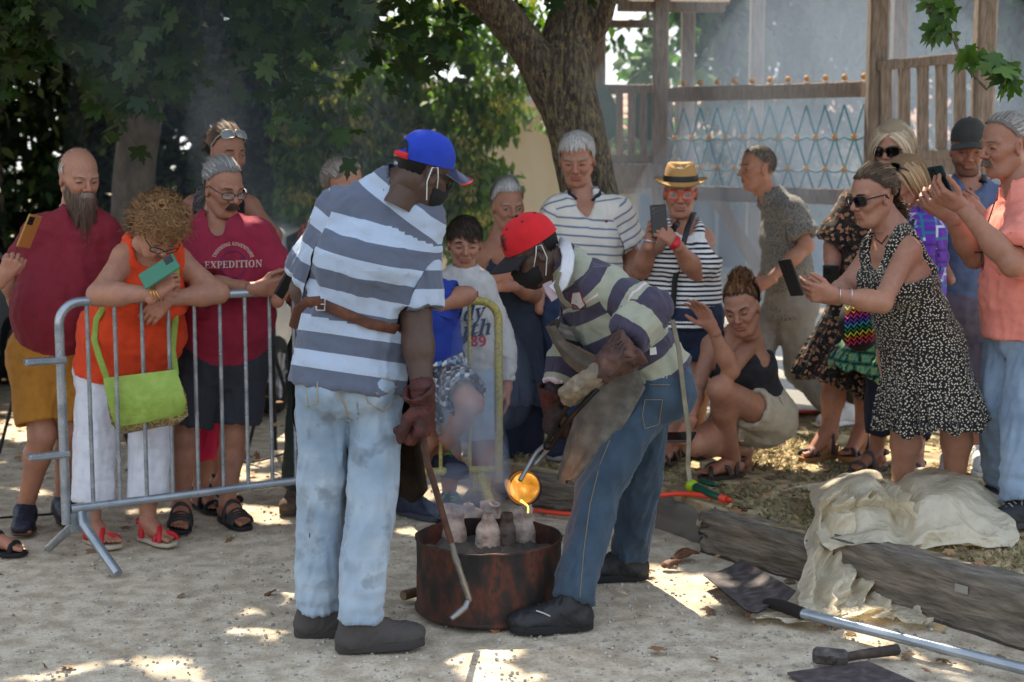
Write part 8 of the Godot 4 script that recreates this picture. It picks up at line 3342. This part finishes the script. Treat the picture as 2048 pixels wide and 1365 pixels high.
	hot.uv1_scale = Vector3.ONE * 3.2
	m = MB.new()
	ps = []
	for r in 8:
		for k in 33:
			var an := TAU * k / 32.0
			var rr := 0.0575 * (1.0 - r / 7.0)
			ps.append(Transform3D(cb, cp) * Vector3(cos(an) * rr, -0.012 - 0.03 * sin(PI / 2 * r / 7.0) + 0.0, sin(an) * rr))
	m.grid(ps, 33)
	m.uv.resize(0)
	m.smooth()
	obj("molten_glow", m, hot, cr)
	var stream := mat(Color(0.3, 0.2, 0.1), 0.4)
	stream.emission_enabled = true
	stream.emission = Color(1.0, 0.85, 0.4)
	stream.emission_energy_multiplier = 1.0
	m = MB.new()
	m.tube(bent([Main.px(1042, 1002, 5.31), Main.px(1050, 1008, 5.32), Main.px(1056, 1014, 5.33), Main.px(1056, 1026, 5.34)], 8), [0.006, 0.005, 0.004, 0.0035, 0.0035, 0.0035, 0.0035, 0.0035, 0.0035], 8)
	obj("molten_flame_stream", m, stream, cr)
	var lamp := OmniLight3D.new()
	lamp.name = "glow"
	lamp.light_color = Color(1.0, 0.62, 0.2)
	lamp.light_energy = 0.015
	lamp.light_size = 0.04
	lamp.omni_range = 4.0
	lamp.omni_attenuation = 2.0
	lamp.shadow_enabled = true
	lamp.position = cp + up * 0.03
	add_child(lamp)
	# tongs
	var tg := thing("tongs", "long iron tongs gripping the crucible, held in both gloves", "tongs", Main.px(1110, 880, 5.3))
	var iron := mat(Color(0.13, 0.115, 0.105), 0.6, 0.5)
	var bright := mat(Color(0.52, 0.52, 0.52), 0.35, 0.8)
	for q in [[[1190, 765], [1150, 795], [1112, 850], [1092, 890], 5.28, [1074, 905], [1058, 930], [1040, 962], [1046, 990]], [[1196, 778], [1160, 815], [1130, 850], [1098, 898], 5.32, [1085, 912], [1068, 930], [1054, 938], [1030, 950]]]:
		m = MB.new()
		m.tube(bent([Main.px(q[0][0], q[0][1], 5.08), Main.px(q[1][0], q[1][1], 5.1), Main.px(q[2][0], q[2][1], 5.25), Main.px(q[3][0], q[3][1], q[4])], 14), 0.0095, 8)
		obj("handle", m, iron, tg)
		m = MB.new()
		m.tube(bent([Main.px(q[3][0], q[3][1], q[4]), Main.px(q[5][0], q[5][1], q[4] + 0.01), Main.px(q[6][0], q[6][1], q[4] + 0.0), Main.px(q[7][0], q[7][1], q[4] - 0.04)], 14), 0.0085, 8)
		obj("jaw", m, bright, tg)
	m = MB.new()
	m.lathe(Transform3D(Basis(Vector3.RIGHT, PI / 2), Main.px(1094, 892, 5.27)), [Vector2(0.0, -0.03), Vector2(0.014, -0.03), Vector2(0.014, 0.02), Vector2(0.0, 0.02)], 12)
	obj("rivet", m, iron, tg)
	# the skimming rod
	var rd := thing("iron_rod", "long iron rod with a bent flattened tip, held by the worker in the blue cap", "rod", Main.px(890, 1040, 4.95))
	m = MB.new()
	m.tube(bent([Main.px(846, 850, 4.84), Main.px(852, 915, 4.85), Main.px(868, 968, 4.88), Main.px(890, 1045, 4.92), Main.px(902, 1085, 4.94)], 20), 0.0115, 10)
	obj("grip", m, leather(Color(0.20, 0.12, 0.09), Color(0.36, 0.23, 0.17), 107), rd)
	m = MB.new()
	m.tube(bent([Main.px(902, 1085, 4.94), Main.px(920, 1145, 4.97), Main.px(936, 1192, 5.0), Main.px(937, 1204, 5.0)], 20), 0.0115, 10, Color.WHITE, true, Vector3.BACK, 0.55)
	m.tube([Main.px(937, 1202, 5.0), Main.px(931, 1216, 4.99), Main.px(918, 1226, 4.98), Main.px(902, 1237, 4.97)], [0.011, 0.0115, 0.0125, 0.009], 8)
	m.rumple(ns, 0.006, Vector3(8, 8, 8))
	m.smooth()
	obj("blade", m, bright, rd)
	# hose and its nozzle
	var orange := mat(Color(0.85, 0.24, 0.13), 0.45)
	var hs := obj("garden_hose", MB.new(), orange)
	m = MB.new()
	var hp := []
	for q in [[1068, 1022, 0.012], [1130, 1028, 0.012], [1190, 1030, 0.012], [1240, 1020, 0.03], [1262, 1005, BED + 0.02], [1236, 995, BED + 0.015], [1222, 985, BED + 0.012], [1240, 975, BED + 0.012], [1275, 975, BED + 0.012], [1310, 990, BED + 0.012], [1360, 988, BED + 0.02], [1410, 992, BED + 0.03], [1464, 1002, BED + 0.02]]:
		hp.append(Main.gr(q[0], q[1], q[2]))
	m.tube(bent(hp, 150), 0.0115, 10)
	hs.mesh = m.done()
	tag(hs, "orange garden hose looping along the edge of the bed", "hose")
	m = MB.new()
	hp = []
	for q in [[1560, 822], [1620, 824], [1700, 820], [1780, 818], [1960, 812], [2100, 806]]:
		hp.append(Main.gr(q[0], q[1], BED + 0.045))
	m.tube(bent(hp, 60), 0.009, 8)
	tag(obj("garden_hose", m, mat(Color(0.75, 0.22, 0.2), 0.5)), "thin red hose lying across the pale path at the back", "hose")
	var nz := thing("hose_nozzle", "green and yellow spray nozzle lying by the crouching woman's foot", "nozzle", Main.gr(1410, 980, BED))
	var gm := mat(Color(0.03, 0.28, 0.22), 0.4)
	m = MB.new()
	m.tube([Main.gr(1392, 975, BED + 0.05), Main.gr(1420, 988, BED + 0.045), Main.gr(1440, 996, BED + 0.035)], [0.02, 0.017, 0.015], 12)
	m.tube([Main.gr(1402, 962, BED + 0.06), Main.gr(1425, 970, BED + 0.065), Main.gr(1438, 972, BED + 0.055)], [0.013, 0.012, 0.007], 10)
	obj("body", m, gm, nz)
	m = MB.new()
	m.ball(Main.gr(1384, 972, BED + 0.045), Vector3.ONE * 0.03, Color.WHITE, Basis.IDENTITY, 14)
	obj("spray_head", m, mat(Color(0.62, 0.75, 0.08), 0.4), nz)
	m = MB.new()
	m.tube([Main.gr(1440, 996, BED + 0.035), Main.gr(1452, 1000, BED + 0.03)], 0.017, 12)
	obj("connector", m, orange, nz)
	# shovel
	var sv := thing("shovel", "square shovel with a grey metal handle lying on the gravel", "shovel", Main.gr(1700, 1250))
	m = MB.new()
	ps = []
	for s in [0.0, -0.004]:
		for r in 9:
			for k in 9:
				var u := k / 8.0
				var v := r / 8.0
				var p0: Vector3 = Main.gr(1405, 1155, 0.03).lerp(Main.gr(1483, 1125, 0.05), u)
				var p1: Vector3 = Main.gr(1490, 1238, 0.02).lerp(Main.gr(1592, 1200, 0.045), u)
				var p := p0.lerp(p1, v)
				p.y += 0.035 * pow(absf(u * 2 - 1), 3.0) * (0.4 + 0.6 * v) + s + 0.02 * exp(-pow((u - 0.5) / 0.12, 2.0)) * smoothstep(0.5, 1.0, v)
				ps.append(p)
	m.grid(ps.slice(0, 81), 9)
	m.grid(ps.slice(81), 9)
	m.uv.resize(0)
	m.smooth()
	obj("blade", m, leather(Color(0.22, 0.19, 0.185), Color(0.38, 0.34, 0.335), 109), sv)
	m = MB.new()
	m.tube(bent([Main.gr(1530, 1205, 0.045), Main.gr(1565, 1213, 0.05), Main.gr(1606, 1228, 0.048)], 10), [0.012, 0.016, 0.02, 0.022, 0.023, 0.023, 0.023, 0.023, 0.023, 0.023, 0.023], 12)
	obj("socket", m, mat(Color(0.15, 0.12, 0.11), 0.7, 0.3), sv)
	m = MB.new()
	m.tube([Main.gr(1600, 1226, 0.048), Main.gr(2140, 1362, 0.03)], 0.0195, 14)
	obj("handle", m, M.steel, sv)
	# hammer
	var hm := thing("sledge_hammer", "short-handled hammer with a worn square head beside the shovel handle", "hammer", Main.gr(1680, 1310))
	m = MB.new()
	var h0 := Main.gr(1632, 1312, 0.03)
	var h1 := Main.gr(1690, 1318, 0.03)
	var hd := (h1 - h0).normalized()
	m.box(Transform3D(Basis(hd, Vector3.UP, hd.cross(Vector3.UP)).rotated(hd, 0.25), (h0 + h1) / 2 + Vector3(0, 0.002, 0)), Vector3(0.115, 0.05, 0.05), 0.011)
	obj("head", m, leather(Color(0.21, 0.19, 0.18), Color(0.42, 0.38, 0.36), 111), hm)
	m = MB.new()
	m.tube([Main.gr(1660, 1322, 0.03), Main.gr(1720, 1310, 0.022), Main.gr(1795, 1300, 0.02)], [0.013, 0.015, 0.019], 10)
	m.rumple(ns, 0.006, Vector3(6, 6, 6))
	obj("handle", m, leather(Color(0.16, 0.12, 0.10), Color(0.32, 0.26, 0.22), 113), hm)
	# metal plate at the bottom edge
	m = MB.new()
	var q0 := [Main.gr(1575, 1345, 0.012), Main.gr(1735, 1322, 0.014), Main.gr(1850, 1372, 0.012), Main.gr(1690, 1420, 0.01)]
	m.poly(q0)
	for k in 4:
		m.poly([q0[k], q0[(k + 1) % 4], q0[(k + 1) % 4] - Vector3(0, 0.008, 0), q0[k] - Vector3(0, 0.008, 0)])
	tag(obj("metal_plate", m, leather(Color(0.24, 0.20, 0.20), Color(0.34, 0.29, 0.29), 115)), "dark flat metal plate at the bottom edge under the hammer", "plate")
	# stick behind the drum
	m = MB.new()
	m.tube([Main.gr(806, 1192, 0.02), Main.gr(850, 1180, 0.02)], 0.019, 10)
	tag(obj("stick", m, leather(Color(0.3, 0.22, 0.15), Color(0.5, 0.4, 0.28), 117)), "short cut stick on the ground left of the drum", "stick")
	# scraps of bark by the split timber
	for q in [[1345, 1120, 0.09], [1325, 1135, 0.06], [530, 1192, 0.03], [690, 1365, 0.0]]:
		if q[2] > 0:
			m = MB.new()
			var p: Vector3 = Main.gr(q[0], q[1], 0.0)
			m.tube(bent([p, p + Vector3(q[2] * 0.6, q[2] * 0.25, -0.02), p + Vector3(q[2] * 1.3, 0.02, -q[2] * 0.4)], 8), [q[2] * 0.15, q[2] * 0.3, q[2] * 0.38, q[2] * 0.4, q[2] * 0.38, q[2] * 0.34, q[2] * 0.3, q[2] * 0.2, q[2] * 0.08], 7, Color.WHITE, true, Vector3.UP, 0.4)
			m.rumple(ns, 0.02, Vector3(5, 5, 5))
			m.smooth()
			tag(obj("bark_scrap", m, leather(Color(0.30, 0.17, 0.10), Color(0.48, 0.32, 0.2), 119)), ["reddish scrap of bark beside the split end of the timber", "smaller scrap of bark in front of the split timber", "dark crumb of soil on the gravel left of the striped worker"][[0.09, 0.06, 0.03].find(q[2])], "bark")
	plastic()
	# stands behind the crowd and the cables to them
	for q in [[Main.gr(62, 905), 0.62, "black folding stand behind the bald man's legs"], [Main.gr(550, 915), 0.62, "black folding stand right of the ponytailed man's legs"], [Main.gr(215, 930), 0.5, "black folding stand behind the white trousers"]]:
		var st := thing("folding_stand", q[2], "stand", q[0], "black stands behind the barrier")
		for k in 3:
			var an := TAU * k / 3.0 + 0.4
			var l := MB.new()
			l.tube([q[0] + Vector3(0, q[1], 0), q[0] + Vector3(cos(an) * 0.19, 0.01, sin(an) * 0.17)], 0.0105, 8)
			obj("leg", l, M_plain, st)
		var hub := MB.new()
		hub.tube([q[0] + Vector3(0, q[1] - 0.05, 0), q[0] + Vector3(0, q[1] + 0.25, 0)], 0.018, 10)
		obj("pole", hub, M_plain, st)
	for q in [[[[-20, 1038], [60, 1032], [110, 1028], [180, 1008], [245, 1000], [330, 985]], "black cable on the ground at the left"], [[[420, 905], [500, 925], [545, 915], [590, 900]], "black cable on the ground behind the barrier"]]:
		hp = []
		for w in q[0]:
			hp.append(Main.gr(w[0], w[1], 0.008))
		m = MB.new()
		m.tube(bent(hp, 40), 0.006, 7)
		tag(obj("cable", m, M_plain), q[1], "cable")

func plastic() -> void:
	var mt := mat(Color(0.84, 0.80, 0.71), 0.26)
	mt.backlight_enabled = true
	mt.backlight = Color(0.85, 0.8, 0.68)
	mt.heightmap_enabled = true
	mt.heightmap_texture = noise_tex(0.01, FastNoiseLite.TYPE_SIMPLEX_SMOOTH, [], 512, 4, 121, FastNoiseLite.FRACTAL_RIDGED)
	mt.heightmap_scale = 1.2
	mt.uv1_triplanar = true
	mt.uv1_scale = Vector3.ONE * 2.2
	var o := thing("plastic_sheet", "crumpled translucent plastic sheet heaped over the timber edging", "plastic sheet", Main.gr(1700, 1100))
	var big := fnoise(1.7, 131, 2, FastNoiseLite.FRACTAL_RIDGED)
	var mid := fnoise(3.4, 133, 2, FastNoiseLite.FRACTAL_RIDGED)
	var soft := fnoise(1.3, 135, 3)
	# outline in the photograph of the heap on the bed: [y of the ground line, left, right, height]
	var rows := [[985, 1540, 1900, 0.0], [985, 1580, 1935, 0.045], [990, 1610, 1965, 0.08], [1002, 1618, 1990, 0.13], [1020, 1622, 2005, 0.165], [1045, 1622, 2016, 0.18], [1075, 1626, 2028, 0.155], [1098, 1640, 2034, 0.075], [1106, 1660, 2030, 0.025], [1100, 1690, 1990, 0.012]]
	var m := MB.new()
	var ps := []
	var cols := 110
	var nr := 80
	for r in nr:
		var f := float(r) / (nr - 1) * (rows.size() - 1)
		var k := mini(int(f), rows.size() - 2)
		var w := f - k
		w = w * w * (3.0 - 2.0 * w)
		var y := lerpf(rows[k][0], rows[k + 1][0], f - k)
		var xl := lerpf(rows[k][1], rows[k + 1][1], w)
		var xr := lerpf(rows[k][2], rows[k + 1][2], w)
		var hh := lerpf(rows[k][3], rows[k + 1][3], w)
		for c in cols:
			var u := float(c) / (cols - 1)
			var gp: Vector3 = Main.gr(lerpf(xl, xr, u), y, BED)
			var prof := pow(sin(PI * clampf(u * 0.94 + 0.03, 0, 1)), 0.45)
			var lump := 0.85 + 0.3 * exp(-pow((u - 0.22) / 0.13, 2.0)) - 0.35 * exp(-pow((u - 0.42) / 0.06, 2.0)) + 0.2 * exp(-pow((u - 0.7) / 0.2, 2.0))
			var hgt := hh * prof * lump
			var q := gp + Vector3(0, hgt, 0)
			var n1 := big.get_noise_3d(gp.x * 1.2, hgt * 2.0, gp.z) - 0.2
			var n2 := mid.get_noise_3d(gp.x + hgt, hgt * 1.5, gp.z * 0.8) - 0.25
			q += Vector3(n2 * 0.015, n1 * 0.045 * prof + n2 * 0.016, soft.get_noise_3dv(gp * 3.0) * 0.06 + n1 * 0.05)
			q.y = maxf(q.y, BED + 0.012)
			ps.append(q)
	m.grid(ps, cols)
	m.relax(1, 0.6)
	m.uv.resize(0)
	m.smooth()
	obj("heap", m, mt, o)
	# the part that hangs over the timber down to the gravel
	m = MB.new()
	ps = []
	var drape := [[1015, 1690, 1800, 0.12, BED], [1040, 1662, 1806, 0.15, BED], [1075, 1636, 1812, 0.16, BED], [1120, 1622, 1826, 0.19, BED - 0.1], [1165, 1608, 1836, 0.16, 0.0], [1190, 1602, 1840, 0.09, 0.0], [1206, 1594, 1838, 0.04, 0.0], [1222, 1586, 1845, 0.012, 0.0], [1238, 1560, 1856, 0.02, 0.0], [1243, 1500, 1856, 0.01, 0.0]]
	cols = 80
	nr = 70
	for r in nr:
		var f := float(r) / (nr - 1) * (drape.size() - 1)
		var k := mini(int(f), drape.size() - 2)
		var w := f - k
		var y := lerpf(drape[k][0], drape[k + 1][0], w)
		for c in cols:
			var u := float(c) / (cols - 1)
			var hh := lerpf(drape[k][3], drape[k + 1][3], w)
			var base: float = lerpf(drape[k][4], drape[k + 1][4], w)
			var gp: Vector3 = Main.gr(lerpf(lerpf(drape[k][1], drape[k + 1][1], w), lerpf(drape[k][2], drape[k + 1][2], w), u), y + 8.0 * sin(u * 7.0) + u * 14.0, maxf(base, 0.0))
			var pleat := sin(u * 26.0 + soft.get_noise_2d(u * 2.0, f * 0.25) * 6.0)
			var n2 := mid.get_noise_3d(u * 0.9, f * 0.16, 3.0) - 0.25
			var q := gp + Vector3(0, hh, 0)
			q += Vector3(n2 * 0.02, n2 * 0.03 + pleat * 0.012, pleat * 0.028 + n2 * 0.05)
			q.y = maxf(q.y, 0.01 + 0.012 * absf(pleat))
			ps.append(q)
	m.grid(ps, cols)
	m.uv.resize(0)
	m.smooth()
	obj("hanging_fold", m, mt, o)

# ---------------------------------------------------------------- smoke
func puff(c: Vector3, size: Vector3, density: float, parent: Node3D, turn := 0.0) -> void:
	var f := FogVolume.new()
	f.name = numbered("puff", parent)
	f.shape = RenderingServer.FOG_VOLUME_SHAPE_ELLIPSOID
	f.size = size
	var fm := FogMaterial.new()
	fm.albedo = Color(0.83, 0.90, 1.0)
	fm.density = density
	f.material = fm
	parent.add_child(f)
	f.position = c - parent.position
	f.rotation.z = turn

func smoke() -> void:
	var s := stuff(thing("smoke", "blue-grey wood smoke drifting behind the crowd and off the crucible", "smoke", Vector3(0, 0, -6)))
	# the bank that drifts across the playground
	puff(Vector3(1.9, 1.5, -9.9), Vector3(3.2, 3.0, 1.8), 0.2, s, 0.15)
	puff(Vector3(1.5, 1.05, -9.3), Vector3(1.7, 2.0, 1.0), 0.45, s, -0.2)
	puff(Vector3(2.6, 1.8, -10.6), Vector3(2.8, 2.8, 1.6), 0.2, s, 0.2)
	# thin veil at the upper left
	puff(Vector3(-1.3, 2.5, -6.4), Vector3(1.5, 1.6, 0.9), 0.07, s, 0.5)
	puff(Vector3(-1.5, 1.7, -8.0), Vector3(1.8, 2.6, 1.4), 0.05, s)
	puff(Vector3(-0.9, 1.8, -9.2), Vector3(2.2, 3.0, 1.2), 0.07, s, 0.3)
	# wisps off the moulds
	for q in [[1012, 968, 5.42, 0.05, 0.12, 9.0], [1000, 945, 5.45, 0.08, 0.17, 4.0], [985, 915, 5.5, 0.13, 0.26, 3.0], [962, 880, 5.55, 0.2, 0.32, 1.9], [930, 830, 5.6, 0.27, 0.36, 1.3], [960, 985, 5.45, 0.24, 0.16, 2.4], [905, 985, 5.5, 0.24, 0.22, 1.4], [985, 740, 5.75, 0.3, 0.5, 0.5], [1018, 975, 5.33, 0.03, 0.07, 20.0], [940, 800, 5.9, 0.3, 0.4, 0.4]]:
		puff(Main.px(q[0], q[1], q[2]), Vector3(q[3], q[4], q[3]), q[5], s, 0.35)
